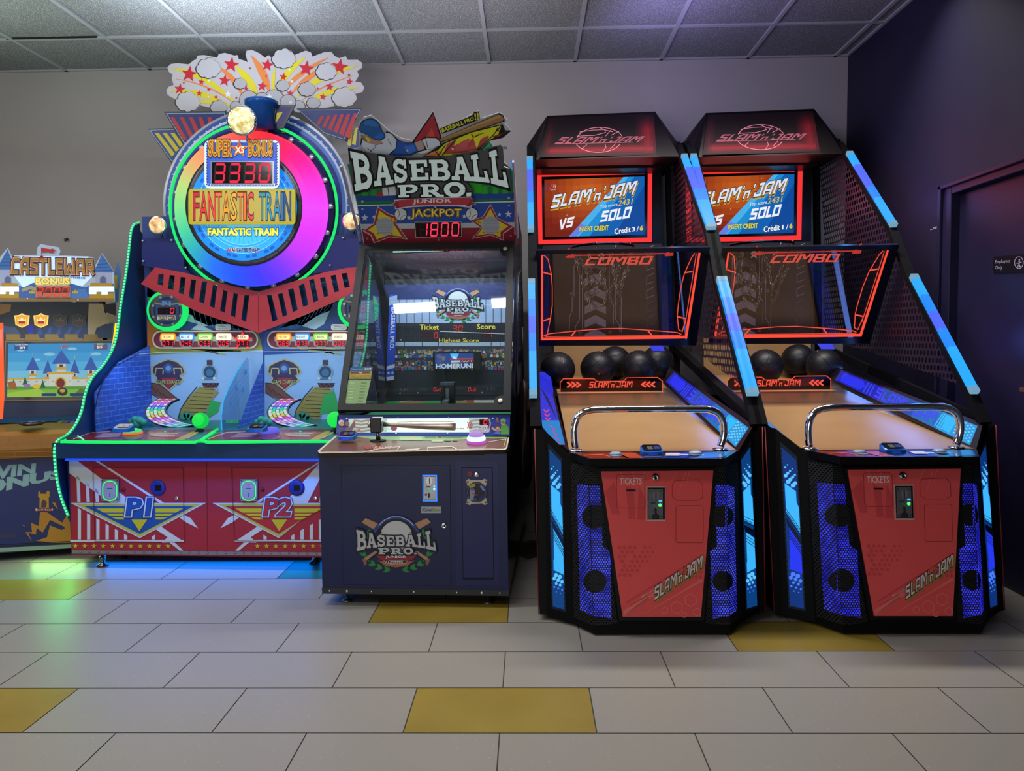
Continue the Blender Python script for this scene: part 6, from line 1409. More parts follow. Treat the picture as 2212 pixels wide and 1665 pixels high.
    mb.tube(L1, .0085, green, 8); mb.tube([dp.pt(x, y, .006) for x, y in [(437, 952), (448, 955), (560, 954), (722, 953.5)]], .0085, green, 8)
    mb.build('edge_light', t, label='green neon edge along the control deck')
    mb = MB(); mb.tube([dp.pt(x, y, .004) for x, y in [(150, 938), (165, 940), (176, 945), (182, 951)]], .003, greenb, 5); mb.tube([dp.pt(x, y, .004) for x, y in [(132, 953), (160, 940), (192, 926)]], .004, green, 5); mb.build('led_string', t)
    for s_, (bx, by, c1, c2) in enumerate(((287, 937, '#f0703c', '#50e080'), (583, 934, '#5c60f0', '#6c68f4'))):
        mb = MB(); p = dp.pt(bx, by); n_ = dp.n; r = 20*p.y/F0
        mb.lathe(p, n_, [(r, 0), (r*1.03, .006), (r*.98, .012)], E(c1, .9), 28); b_ = mb.build('push_button', t); mb = MB(); mb.lathe(p + n_*.012, n_, [(r*.96, 0), (r*.85, .010), (r*.5, .018), (r*.15, .021)], E(c2, .9), 28); mb.build('button_dome', b_)
        mb = MB(); p2 = dp.pt(432 + 292*s_, 932); Y = p2.y; cc = at(433 + 291*s_, 908 - 2*s_, Y)
        mb.tube([p2, cc], .006, STEEL, 8); lever = mb.build('joystick', t)
        mb = MB(); mb.lathe(p2, (0, 0, 1), [(.03, 0), (.02, .012), (.012, .02)], BLACK, 20); mb.build('joystick_boot', lever)
        mb = MB(); R_ = 17.5*Y/F0; mb.lathe(cc - Vector((0, 0, R_)), (0, 0, 1), [(R_*math.sin(math.pi*i/14), R_*(1 - math.cos(math.pi*i/14))) for i in range(15)], E('#18e850', 1.0), 28); mb.build('joystick_ball', lever, label='glowing green ball knob')
        card_reader(t, None, (240 + 292*s_, 914, 278 + 292*s_, 934), 4.05)
    # --- side boards
    led = [(302, 482), (292, 486), (286, 498), (283, 520), (280, 547), (274, 594), (263, 660), (255, 721), (245, 756), (225, 790), (205, 812), (193, 833), (185, 858), (180, 884), (170, 910), (153, 935), (130, 950), (122.5, 961), (120.5, 979), (122.5, 1008), (127, 1042), (135.5, 1077), (150, 1114)]
    prof = [atx(x, y, XL) for x, y in led]
    for sx, X in ((-1, XL), (1, XR)):
        pts = [Vector((X, p.y, p.z)) for p in prof]
        back = [Vector((X, 4.16, .09)), Vector((X, 5.15, .09)), Vector((X, 5.15, 1.78)), Vector((X, 5.02, 1.92)), Vector((X, 4.93, 1.97))]
        mb = MB(); mb.prism(pts + back, Vector((.016*sx*-1 if sx > 0 else -.016, 0, 0)), blue)
        sb = mb.build('side_board', t, label='blue curved side board')
        mb = MB(); fn = spline([tuple(p) for p in pts], 3)
        xo = X + (.0 if sx < 0 else -.0)
        mb.tube([Vector((xo - .004, p[1] - .004, p[2] + .002)) for p in fn], .0075, E('#12b858', .95), 7); 
        # LED beads at even spacing
        L = 0; nxt = 0; q0 = Vector(fn[0])
        for q in fn[1:]:
            q = Vector(q); d_ = (q - q0).length
            while nxt < L + d_:
                p = q0.lerp(q, (nxt - L)/d_); dd = (q - q0).normalized(); c_ = Vector((xo - .002, p.y - .011, p.z + .004)); mb.bar(c_ - dd*.0055, c_ + dd*.0055, .0085, .006, greenb); nxt += .0205
            L += d_; q0 = q
        mb.build('led_edge', sb, label='string of green LEDs along the curved edge')
    # --- inside cavity
    YB = 4.86; ap = Pl((0, YB, 1), (0, -1, 0)); zfl = dp.pt(300, 927).z
    mb = MB().on(ap, 0)
    xl_, xr_ = XL + .05, XR - .02
    mb.face([(xl_, YB, zfl - .03), (xr_, YB, zfl - .03), (xr_, YB, 2.05), (xl_, YB, 2.05)], M('#2a4080', .4))
    mb.face([(xl_, YB, zfl), (xr_, YB, zfl), (xr_, 4.2, zfl - .01), (xl_, 4.2, zfl - .01)], M('#1c6c68', .3))
    mb.build('back_panel', t)
    bw = bpy.data.materials.new('blue_brick_print'); bw.use_nodes = True; nt = bw.node_tree; br = nt.nodes.new('ShaderNodeTexBrick'); tc = nt.nodes.new('ShaderNodeTexCoord'); mp_ = nt.nodes.new('ShaderNodeMapping')
    br.inputs['Color1'].default_value = col('#2a4cb0'); br.inputs['Color2'].default_value = col('#2444a0'); br.inputs['Mortar'].default_value = col('#4f78d8'); br.inputs['Scale'].default_value = 10; br.inputs['Mortar Size'].default_value = .018; br.inputs['Brick Width'].default_value = .8; br.inputs['Row Height'].default_value = .32
    mp_.inputs['Rotation'].default_value = (math.pi/2, 0, math.pi/2); nt.links.new(tc.outputs['Object'], mp_.inputs[0])
    sx_ = nt.nodes.new('ShaderNodeSeparateXYZ'); cx_ = nt.nodes.new('ShaderNodeCombineXYZ'); nt.links.new(tc.outputs['Object'], sx_.inputs[0]); nt.links.new(sx_.outputs['Y'], cx_.inputs['X']); nt.links.new(sx_.outputs['Z'], cx_.inputs['Y']); nt.links.new(cx_.outputs[0], br.inputs['Vector'])
    pb_ = nt.nodes['Principled BSDF']; nt.links.new(br.outputs['Color'], pb_.inputs['Base Color']); pb_.inputs['Roughness'].default_value = .35; nt.links.new(br.outputs['Color'], pb_.inputs['Emission Color']); pb_.inputs['Emission Strength'].default_value = .25; bw.cycles.emission_sampling = 'NONE'
    mb = MB(); mb.face([(XL + .03, 4.27, zfl), (XL + .07, YB - .01, zfl), (XL + .07, YB - .01, 1.22), (XL + .05, 4.5, 1.12), (XL + .03, 4.27, .95)], bw); mb.build('brick_side', t, label='blue printed brick side panel')
    mb = MB(); 
    mb.face([(XC + .03, 4.40, zfl), (XC + .03, YB - .01, zfl), (XC + .03, YB - .01, 1.10), (XC + .03, 4.62, .92)], bw); mb.build('brick_side', t, label='blue printed brick panel in the middle')
    for s_ in (0, 1):
        o = 0 if s_ == 0 else 250
        mb = MB().on(ap, 1); kk = kC; sh = lambda pts: [(min(x + o, 800), y) for x, y in kk(pts)]
        mb.poly(sh([(535, 0), (620, -40), (700, 40), (540, 60)]), M('#2c5ca0', .4)) if s_ == 0 else None
        mb.poly(sh([(540, 60), (640, 120), (900, 130), (1440, 130), (1480, 300), (1480, 330), (540, 330)]), M('#8c8a3c', .4) if s_ == 0 else M('#2f4f94', .4), 1)
        mb.poly(sh([(540, 330), (1480, 290), (1480, 900), (540, 900)]), B('#8ca4c8', .16), 2)
        for i in range(7): mb.line(sh([(880 - 70*i + 300, 330 - 10*i), (1000 + 60*i, 300), (1010 + 90*i, 290)])[:2], 3, M('#a89c50', .4), 3)
        # cloud tops, tracks, bushes, locomotive
        mb.line(sh([(850, 560), (900, 545), (960, 575), (1040, 560), (1130, 575), (1190, 560)]), 1, M('#a8b8d4', .4), 3)
        mb.poly(sh([(545, 560), (620, 560), (700, 630), (780, 690), (730, 720), (640, 690), (545, 640)]), M('#7c4c44', .4), 4)
        for i in range(4): mb.line(sh([(560 + 45*i, 575 + 35*i), (600 + 45*i, 640 + 22*i)]), 1.2, M('#3c2428', .4), 5)
        mb.line(sh([(545, 560), (620, 565), (700, 630), (775, 690)]), 1.6, M('#4c3038', .4), 6); mb.line(sh([(545, 640), (640, 700), (700, 715)]), 1.6, M('#4c3038', .4), 6)
        tr_ = M('#9c8448', .4); mb.poly(sh([(960, 590), (1070, 600), (1120, 640), (1070, 700), (1020, 790), (980, 880), (780, 880), (800, 790), (860, 690)]), tr_, 4)
        for i in range(9):
            f = i/8.; mb.line(sh([(955 - 165*f**.8, 610 + 250*f), (1080 - 80*f, 615 + 255*f)]), 1.4, M('#3c3020', .4), 5)
        mb.line(sh([(940, 590), (870, 670), (800, 780), (775, 880)]), 2, M('#3c3434', .4), 6); mb.line(sh([(1110, 605), (1070, 690), (1020, 780), (985, 880)]), 2.2, M('#7c8894', .3), 6)
        mb.poly(sh([(1050, 700), (1130, 720), (1110, 800), (1000, 870)]) if s_ == 0 else [(700, 852), (722, 845), (735, 890), (690, 895)], M('#38a050', .4), 7)
        # locomotive front
        mb.poly(sh([(975, 560), (1120, 560), (1100, 600), (995, 600)]), M('#38202c', .4), 7); mb.line(sh([(990, 565), (1010, 600), (1030, 565), (1050, 600), (1070, 565), (1090, 600), (1105, 565)]), 1.2, M('#8c4450', .4), 8)
        cx, cy = sh([(1040, 470)])[0]; mb.circ(cx, cy, 17, M('#8c9ca8', .35), k=7); mb.circ(cx, cy, 13, M('#26405c', .3), k=8); mb.circ(cx, cy + 2, 8, M('#46688c', .3), k=9); mb.rect(cx - 6, cy - 26, cx + 6, cy - 14, M('#4c2430', .4), 8); mb.rect(cx - 16, cy + 12, cx + 12, cy + 17, M('#5c6c78', .4), 9); mb.circ(cx - 14, cy + 14, 3, M('#c8ccb8', .4), k=10); mb.circ(cx + 10, cy + 14, 3, M('#c8ccb8', .4), k=10)
        # GAME CHANCE badge
        mb.poly(sh([(570, 420), (620, 390), (700, 360), (780, 385), (830, 430), (845, 480), (800, 500), (830, 540), (760, 580), (705, 628), (650, 580), (590, 560), (600, 520), (560, 470)]), M('#c0a860', .4), 8); mb.poly(sh([(580, 425), (625, 398), (700, 370), (772, 392), (818, 432), (832, 475), (790, 500), (815, 535), (750, 572), (705, 615), (660, 572), (600, 552), (612, 520), (572, 470)]), M('#42304c', .4), 9)
        mb.poly(sh([(640, 520), (770, 520), (705, 610)]), M('#a0323c', .4), 10); mb.line(sh([(590, 500), (600, 440), (660, 440), (655, 490)]), 2.4, M('#bca878', .4), 10); mb.line(sh([(815, 500), (805, 440), (745, 440), (750, 490)]), 2.4, M('#bca878', .4), 10); cx, cy = sh([(700, 440)])[0]; mb.circ(cx, cy, 11, M('#34528c', .3), k=10); mb.circ(cx, cy, 6, M('#8090b0', .3), k=11)
        mb.text('GAME CHANCE', sh([(612, 535), (795, 535), (795, 570), (612, 570)]), M('#2c2430', .4), 11, .06); mb.text('GAME CHANCE', sh([(612, 535), (795, 535), (795, 570), (612, 570)]), M('#c8b878', .4), 12, .01)
        gb = M('#3c9078', .4)
        for x, y, r in ((400, 880, 8), (430, 860, 9), (460, 872, 9), (490, 885, 8), (445, 895, 10), (820, 840, 8), (850, 830, 8), (880, 845, 9), (900, 860, 7)):
            if x < 540: continue
            cx, cy = sh([(x, y)])[0]; mb.circ(cx, cy, r, M('#1e6454', .4), k=11); mb.circ(cx, cy - 1, r*.85, gb, k=12)
        mb.build('scene_print', t)
        # rainbow runway of light bars
        mb = MB(); YR = 4.62; rp = Pl((0, YR, .9), (0, -1, .6)); mb.on(rp, 0)
        ol = [(622, 690), (570, 720), (530, 760), (515, 800), (530, 850), (590, 890), (680, 915), (780, 925)]; orr = [(775, 690), (710, 720), (675, 760), (670, 790), (690, 820), (750, 860), (820, 885), (905, 905)]
        f = lambda q: [(x + (0 if s_ == 0 else 264), y) for x, y in kC(q)]
        ol, orr = spline(f(ol), 3), spline(f(orr), 3); n = len(ol)
        mb.slab([(x - 3, y) for x, y in ol] + [(x + 2, y + 2) for x, y in ol[-1:]] + [(x + 3, y) for x, y in orr[::-1]], .02, M('#2a3048', .4), None, 0)
        cs = ['#ff4870', '#ff8cc8', '#e070ff', '#5a6cff', '#48a8ff', '#30e0a0', '#d8f0a0', '#f0d860', '#f04c4c', '#e860ff', '#ffb0e8', '#5c78ff', '#b0c8ff', '#30e0c0', '#a0ffd0']
        m_ = n - 1
        for i in range(m_):
            cc_ = cs[int(i/m_*len(cs))]
            for j in range(5):
                a0, a1 = j/5 + .02, (j + 1)/5 - .02
                P_ = lambda i_, a: (ol[i_][0]*(1 - a) + orr[i_][0]*a, ol[i_][1]*(1 - a) + orr[i_][1]*a)
                mb.poly([P_(i, a0), P_(i, a1), P_(i + 1, a1), P_(i + 1, a0)], E(cc_ if j % 2 or i % 2 else '#ffe8f8', 1.05), 2)
        mb.build('light_runway', t, label='curved runway of rainbow lights')
        # bush models standing at the back
        for x, y, r in ((398, 885, 8), (428, 865, 9), (465, 875, 10), (492, 888, 8), (445, 900, 11)):
            mb = MB(); cx, cy = kC([(x, y)])[0]; cx += 0 if s_ == 0 else 272; p = at(cx, cy, 4.5); rr_ = r*4.5/F0; mb.lathe(p - Vector((0, 0, rr_)), (0, 0, 1), [(rr_*math.sin(math.pi*i/8), rr_*(1 - math.cos(math.pi*i/8))) for i in range(9)], M('#3a9484', .45), 14); mb.build('bush', t)
        # score row
        mb = MB(); rw = Pl((0, YB - .02, 1), (0, -1, 0)); mb.on(rw, 0)
        x1 = 557 if s_ == 0 else 800
        mb.slab(rrect(329 + (248 if s_ else 0), 714, x1, 753, 18, 6), .015, M('#c8bcb0', .4), None, 0); mb.slab(rrect(332 + (248 if s_ else 0), 717, x1 - 3, 750, 16, 6), .002, M('#6c2c3c', .4), None, 2); mb.rect(345 + (248 if s_ else 0), 727, x1 - 12, 737, M('#b0a8a8', .4), 4)
        panel = mb.build('score_panel', t)
        vals = (('071', '#ff9c18', '#fff0a0'), ('045', '#2c98ff', '#d8f4ff'), ('053', '#60d830', '#f0ffc0'), ('005', '#fff4d0', '#ffffe8'), ('071', '#ff3828', '#ffe0c0')) if s_ == 0 else (('069', '#ff9c18', '#fff0a0'), ('073', '#2c98ff', '#d8f4ff'), ('077', '#60d830', '#f0ffc0'), ('005', '#fff4d0', '#ffffe8'), ('035', '#ff3828', '#ffe0c0'))
        nm_ = ('YELLOW', 'BLUE', 'GREEN', 'WHITE', 'RED')
        for i, (v, c1, c2) in enumerate(vals):
            x = 362 + 40.2*i + o; 
            if x > 790: continue
            mb = MB().on(rw, 6)
            if i < 4:
                mb.slab([(x - 14, 722), (x - 16, 734), (x - 14, 747), (x - 8, 750), (x + 10, 750), (x + 14, 747), (x + 17, 734), (x + 15, 722)], .01, M('#9c9288', .4), None, 8)
                mb.slab(rrect(x - 16, 720, x + 17, 735, 4), .004, E(c1, 1.1), None, 14); mb.on(rw, 15).poly(rrect(x - 13, 722.5, x + 14, 733, 3), E(c2, 1.15))
            else:
                mb.star(x + 2, 734, 23, M('#7c2430', .4), k=8, ny=1.0); mb.poly([(x - 18, 730), (x - 4, 726), (x + 1, 715), (x + 6, 726), (x + 21, 730), (x + 14, 736), (x - 10, 736)], E(c1, 1.2), 14); mb.on(rw, 15).poly(rrect(x - 10, 723, x + 14, 733, 3), E('#ffe4c8', 1.15))
                mb.circ(x - 10, 751, 2.6, E('#ff5030', 1.4), k=15); mb.circ(x + 12, 751, 2.6, E('#ff5030', 1.4), k=15)
            mb.text(nm_[i], (x - 11, 725, x + 7, 731), M('#8c6c3c', .4), 16, .02)
            mb.rect(x - 12, 736, x + 13, 747, M('#4c0a14', .2), 17); mb.seg(v, (x - 12, 736.5, x + 13, 746.5), E('#ff2848', 1.2), None, 18, w=.2)
            mb.build('score_lamp', panel, label='lit %s score window' % nm_[i].lower())
        # round player display
        cx, cy = (360, 671) if s_ == 0 else (773, 667)
        rc_ = at(cx, cy, 4.80); mb = MB(); ax = Vector((0, -1, 0)); px = 4.8/F0
        mb.lathe(rc_ + Vector((0, .03, 0)), ax, [(44*px, 0), (44*px, .03), (36*px, .034)], green, 40); mb.build('display_ring', t, label='green neon ring')
        mb = MB(); dpl = Pl((0, 4.765, 1), (0, -1, 0)); mb.lathe(rc_ + Vector((0, .03, 0)), ax, [(35*px, 0), (35*px, .056)], M('#5c6068', .35, .4), 36); mb.on(dpl, 1)
        mb.circ(cx, cy, 34, M('#555a66', .35, .4), k=0); mb.circ(cx, cy, 29, M('#1e2c50', .35), k=2); mb.poly(rrect(cx - 24, cy - 24, cx + 26, cy + 24, 10), M('#34466c', .35), 3)
        for a in range(20, 380, 45): mb.circ(cx + 31.5*math.cos(math.radians(a)), cy + 31.5*math.sin(math.radians(a)), 3.2, M('#a8acb0', .3, .6), k=4, n=6)
        mb.line([(cx - 26, cy - 17), (cx - 12, cy - 14), (cx + 14, cy - 14), (cx + 28, cy - 17)], 3, M('#8c8434', .4), 4); mb.text('P1' if s_ == 0 else 'P2', (cx - 9, cy - 20, cx + 8, cy - 10), M('#5c84c0', .4), 5, .04)
        mb.poly(rrect(cx - 19, cy - 7, cx + 19, cy + 7, 2), M('#15161c', .2), 5); mb.seg('  0', (cx - 18, cy - 6, cx + 18, cy + 6), E('#ff2848', 1.3), M('#2c1418', .3), 6, w=.2)
        mb.rect(cx - 20, cy + 10, cx + 19, cy + 20, M('#c4c0b0', .4), 5); mb.text('TICKET·COIN', (cx - 18.5, cy + 11, cx + 17.5, cy + 19), M('#4c3c2c', .4), 6, .04)
        mb.build('player_display', t, label='round riveted display of player %d' % (s_ + 1))
        # small instruction sticker
        mb = MB().on(rw, 3); bx = 465 if s_ == 0 else 715; mb.poly(rrect(bx, 700, bx + 34, 713, 4), M('#c4c4cc', .4)); mb.line([(bx + 3, 702.5), (bx + 18, 702.5)], 1, M('#3c3c4c', .4), 4); mb.line([(bx + 7, 705.5), (bx + 22, 705.5)], 1, M('#3c3c4c', .4), 4); mb.text('bet 1 * 11', (bx + 6, 708, bx + 26, 711), M('#3c3c4c', .4), 4); mb.build('rule_sticker', t)
    # upper printed wall behind the rack
    mb = MB().on(ap, 2)
    for pts, c_ in (([(318, 600), (560, 600), (560, 720), (460, 700), (318, 640)], '#1a3c74'), ([(560, 600), (790, 590), (790, 640), (640, 700), (560, 720)], '#1a3c74'), ([(318, 620), (345, 640), (330, 655), (318, 650)], '#3a8c8c'), ([(318, 690), (360, 715), (318, 760)], '#a8662c'), ([(400, 660), (470, 700), (440, 705), (462, 715), (412, 712), (428, 700), (392, 690)], '#a0b4cc'), ([(400, 640), (520, 690), (540, 712), (470, 712), (420, 690)], '#2c5c94'), ([(640, 700), (700, 675), (720, 655), (700, 700), (680, 712)], '#a0b4cc'), ([(600, 712), (660, 670), (740, 640), (700, 672), (640, 712)], '#2c5c94')): mb.poly(pts, M(c_, .4), 3)
    for i in range(9): mb.line([(418 + 12*i, 668 + 5*i), (424 + 12*i, 700 + 2*i)], .8, M('#4c84b8', .4), 4); mb.line([(640 + 10*i, 705 - 6*i), (650 + 10*i, 690 - 6*i)], .8, M('#4c84b8', .4), 4)
    for i in range(16): mb.line([(335 + 30*i, 590), (350 + 30*i, 640)], 1.5, M('#1f7c6c', .4), 5); mb.line([(330 + 30*i, 612 + (i % 3)*6), (360 + 30*i, 606)], 1, M('#2cae84', .4), 5)
    mb.build('upper_print', t)
    # navy shoulder panels
    for pts in ([(306, 514), (398, 514), (398, 575), (420, 602), (306, 572)], [(700, 508), (776, 506), (776, 578), (668, 592), (700, 560)]):
        mb = MB().on(Pl((0, 4.80, 1), (0, -1, 0)), 0); mb.slab(pts, .03, navy_, None, 0); sp_ = mb.build('shoulder_panel', t)
    for x, y, Y in ((308, 520, 4.79), (370, 519, 4.79), (309, 564, 4.79), (401, 578, 4.79), (741, 514, 4.79), (713, 573, 4.79)):
        mb = MB(); mb.lathe(at(x, y, Y), (0, -1, 0), [(.007, -.01), (.007, .002), (.003, .005)], SCREW, 10); mb.build('bolt', t)
    mb = MB(); mb.face([(XL + .02, 4.82, 1.76), (XR - .02, 4.82, 1.76), (XR - .02, 5.1, 1.80), (XL + .02, 5.1, 1.80)], navy_); mb.build('top_cover', t)
    # --- red rack with slots
    gp = Pl((0, 4.775, 1), (0, -1, 0)); rm = noisy('red_rack', '#a83440', '#b43c48', 5, .35)
    for s_ in (0, 1):
        mb = MB().on(gp, 0)
        if s_ == 0: top = [(306, 614), (335, 578), (430, 596), (558, 636)]; slots = [(kB([(180, 818), (228, 818), (222, 920), (170, 912)])), kB([(283, 825), (330, 830), (318, 965), (264, 950)]), kB([(383, 843), (430, 848), (412, 1005), (366, 990)]), kB([(480, 865), (526, 872), (504, 1048), (458, 1030)]), kB([(580, 880), (628, 882), (600, 1088), (553, 1070)]), kB([(680, 915), (722, 915), (695, 1130), (650, 1112)]), kB([(775, 960), (815, 975), (790, 1172), (745, 1152)]), kB([(870, 990), (910, 1000), (885, 1215), (842, 1195)]), kB([(970, 1010), (1015, 1012), (985, 1258), (940, 1235)])]; low = [(558, 722), (300 + 20/4.25, 400 + 905/4.25)]
        else: slots = [kB([(1175, 1010), (1220, 1010), (1275, 1235), (1228, 1255)]), kB([(1275, 1000), (1320, 990), (1365, 1190), (1322, 1210)]), kB([(1370, 960), (1420, 945), (1460, 1145), (1415, 1165)]), kB([(1468, 925), (1518, 900), (1558, 1098), (1508, 1118)]), kB([(1562, 870), (1608, 860), (1650, 1055), (1605, 1078)]), kB([(1662, 850), (1710, 845), (1745, 1015), (1700, 1028)]), kB([(1760, 832), (1808, 822), (1840, 975), (1795, 985)]), kB([(1862, 812), (1912, 805), (1940, 935), (1890, 945)])]
        full = [(304, 613), (335, 577), (400, 589), (470, 610), (558, 630), (558, 719), (430, 675)] if s_ == 0 else [(559, 630), (640, 606), (700, 588), (778, 573), (800, 575), (800, 622), (768, 632), (660, 680), (559, 719)]
        # plate assembled around its slots: cut the outline into vertical strips between slots
        def yt(x, P_=full, up=True):
            ys = []
            for (x0, y0), (x1, y1) in zip(P_, P_[1:] + P_[:1]):
                if (x0 - x)*(x1 - x) <= 0 and x0 != x1: ys.append(y0 + (y1 - y0)*(x - x0)/(x1 - x0))
            return (min(ys), max(ys)) if ys else (0, 0)
        sl = sorted(slots, key=lambda q: q[0][0]); xs0, xs1 = min(p[0] for p in full), max(p[0] for p in full)
        def bar4(a, b, c, d): mb.slab([a, b, c, d], .006, rm, None, 0)
        def Y0(x): return yt(max(xs0 + .01, min(xs1 - .01, x)))[0]
        def Y1(x): return yt(max(xs0 + .01, min(xs1 - .01, x)))[1]
        xl0 = xs0 + .01; lt, lb_ = [(xl0, Y0(xl0))], [(xl0, Y1(xl0))]; extra = [(335, 577.2)] if s_ == 0 else []
        for (a, b, c_, d_) in sl:
            mb.slab(lt + extra + [(a[0], Y0(a[0])), a, d_, (d_[0], Y1(d_[0]))] + lb_, .006, rm, None, 0); extra = []
            bar4((a[0], Y0(a[0])), (b[0], Y0(b[0])), b, a); bar4(d_, c_, (c_[0], Y1(c_[0])), (d_[0], Y1(d_[0])))
            lt = [b, (b[0], Y0(b[0]))]; lb_ = [(c_[0], Y1(c_[0])), c_]
        mb.slab(lt + [(xs1 - .01, Y0(xs1)), (xs1 - .01, Y1(xs1))] + lb_, .006, rm, None, 0)
        mb.build('red_rack', t, label='red slotted rack plate')
    # --- wheel
    wc = at(553, 454, 4.84); px = 4.84/F0; ax = Vector((0, -1, 0))
    # wing plates
    for j, (pts, c_) in enumerate((([(320, 278), (380, 276), (420, 310), (372, 355)], '#1c3878'), ([(354, 241), (490, 240), (480, 300), (396, 314)], '#1c2c68'), ([(640, 234), (782, 233), (745, 305), (700, 290)], '#1c2c68'), ([(742, 300), (776, 272), (778, 320), (760, 330)], '#1c3878'))):
        q_ = Pl((0, 4.92 + .015*(j in (0, 3)), 2), (0, -1, 0)); mb = MB().on(q_, 0)
        mb.slab(pts, .012, M('#2a2c34', .35, .3), M('#8c9098', .4), 0); cx = sum(p[0] for p in pts)/4; cy = sum(p[1] for p in pts)/4; ins = [(cx + (x - cx)*.93, cy + (y - cy)*.88) for x, y in pts]; mb.on(q_, 1).poly(ins, M(c_, .35)); mb.line(ins, .9, M('#a8b8d0', .4), 2, True)
        rd_, yw = M('#a82c38', .4), M('#b8ac28', .4)
        if j == 1:
            for i in range(5): mb.poly([(368 + 20*i, 253), (376 + 20*i, 253), (404 + 15*i, 300 - 5*i), (397 + 14*i, 304 - 5*i)], rd_, 3)
        if j == 2:
            for i in range(6): mb.poly([(694 + 14*i, 250 - i), (701 + 14*i, 250 - i), (690 + 13*i, 270 + 6*i), (684 + 12*i, 268 + 5*i)], rd_, 3)
        if j == 0:
            for i in range(4): mb.poly([(334 + 17*i, 287), (343 + 17*i, 287), (378 + 9*i, 332 - 10*i), (371 + 9*i, 338 - 10*i)], yw, 3)
        if j == 3:
            for i in range(2): mb.poly([(756 + 11*i, 284 - 6*i), (762 + 11*i, 280 - 6*i), (758 + 10*i, 316 - 2*i), (750 + 10*i, 312 - 2*i)], yw, 3)
        mb.build('wing_plate', t)
    mb = MB().on(Pl((0, 4.90, 2), (0, -1, 0)), 0)
    mb.slab([(557 + 205*math.cos(a), 441 + 205*math.sin(a)) for a in (2*math.pi*i/72 for i in range(72))], .012, M('#8a8e98', .3, .4), M('#b0b4bc', .35, .4), 0)
    mb.on(Pl((0, 4.90, 2), (0, -1, 0)), 1); mb.circ(557, 441, 200, M('#2c50a0', .35), n=72, k=1); mb.arc(557, 443, 191, 5, M('#b8c4e0', .35), k=3, n=72); mb.circ(557, 445, 183, M('#2c2c88', .35), n=72, k=4) 
    for i in range(72):
        a = 2*math.pi*i/72; mb.line([(557 + 189*math.cos(a), 443 + 189*math.sin(a)), (557 + 195.5*math.cos(a), 443 + 195.5*math.sin(a))], 3, M('#c4cce4', .35), 5)
    for i in range(16):
        a = math.radians(-100 + 14.5*i); cx, cy = 557 + 170*math.cos(a), 445 + 170*math.sin(a)
        mb.poly([(cx + 5*math.cos(b), cy + 5*math.sin(b)) for b in (-math.pi/2, math.pi/6, 5*math.pi/6)], M('#d8b034', .35), 6)
    for i in range(16): mb.arc(557, 445, 176, 2.2, M('#2a48c0', .35), -96 + 14.5*i, -88 + 14.5*i, k=6, n=5)
    mb.arc(557, 445, 186, 7, M('#4870c8', .35), -60, 60, k=6, n=40)
    mb.build('header_ring', t, label='blue round header plate with white teeth')
    mb = MB(); mb.lathe(wc, ax, [(170*px, -.03), (170*px, .05), (150*px, .05)], M('#2c2058', .35), 64); mb.build('boiler_ring', t)
    mb = MB(); n = 72; mb.tube([wc + Vector((179*px*math.cos(2*math.pi*i/n), -.045, 179*px*math.sin(2*math.pi*i/n))) for i in range(n)], .0095, green, 8, closed=True); mb.build('neon_ring', t, label='round green neon tube')
    for i in range(18):
        a = math.radians(-78 + 19.3*i); p = wc + Vector((166*px*math.cos(a), -.05, -166*px*math.sin(a))); 
        if abs(i - 17) < 1: continue
        mb = MB(); mb.lathe(p, ax, [(.019, 0), (.019, .012), (.015, .016)], M('#a8a8b4', .3, .7), 6); mb.mesh([], [], SCREW); mb.build('hex_bolt', t)
    cw = ['#f04cff', '#e83cff', '#c83cff', '#7a3cff', '#4440ff', '#2c58ff', '#2c78f8', '#30b0c8', '#50d8a0', '#88e890', '#c4e080', '#f0b070', '#ff8c68', '#ff5c50', '#fa3440', '#fa2060', '#fa20a0', '#f838e0']
    mb = MB(); N = 144; prof = [(160, .05), (163, .075), (159, .115), (148, .155), (133, .19), (120, .205)]
    def cmix(a):
        f = a/360*len(cw); i = int(f) % len(cw); j = (i + 1) % len(cw); g = f - int(f); c1, c2 = cw[i], cw[j]
        return '#' + ''.join('%02x' % (int(int(c1[1 + 2*k:3 + 2*k], 16)*(1 - g) + int(c2[1 + 2*k:3 + 2*k], 16)*g)//3*3) for k in range(3))
    for i in range(N):
        a0, a1 = 2*math.pi*i/N, 2*math.pi*(i + 1)/N; m_ = E(cmix(360*i/N), 1.05)
        for (r0, h0), (r1, h1) in zip(prof[:-1], prof[1:]):
            q = [wc + Vector((r*px*math.cos(a), -h, -r*px*math.sin(a) - .07*h)) for r, h, a in ((r0, h0, a0), (r0, h0, a1), (r1, h1, a1), (r1, h1, a0))]; mb.face(q, m_, True)
    mb.build('rainbow_ring', t, label='wide dome ring glowing through the rainbow')
    # face disc
    YF = 4.625; fpn = Pl((0, YF, 2), (0, -1, 0)); mb = MB(); mb.lathe(wc + ax*.18 - Vector((0, 0, .014)), ax, [(121*px, 0), (121*px, .031), (114*px, .032)], M('#4c4c54', .3, .6), 64); rb_ = mb.build('bezel', t)
    mb = MB().on(fpn, 0); CX, CY = 526, 447
    mb.circ(CX, CY, 116, B('#1878d0', .75), n=64, k=1)
    for r, c_ in ((96, '#2a96e8'), (76, '#3aa8f0'), (50, '#58bcf8')): mb.circ(CX, CY + 6, r, B(c_, .75), n=48, k=2 + (96 - r)//20)
    for r in (100, 88, 82): mb.arc(CX, CY, r, 1.1, B('#70c4f4', .7), k=6, n=60)
    for i in range(48):
        a = 2*math.pi*i/48
        if i % 3: mb.arc(CX, CY, 107, 5, B('#1454a8', .6), i*7.5, i*7.5 + 5, k=6, n=3)
        mb.line([(CX + 60*math.cos(a), CY + 60*math.sin(a)), (CX + 80*math.cos(a), CY + 80*math.sin(a))], .8, B('#2c8cdc', .6), 5)
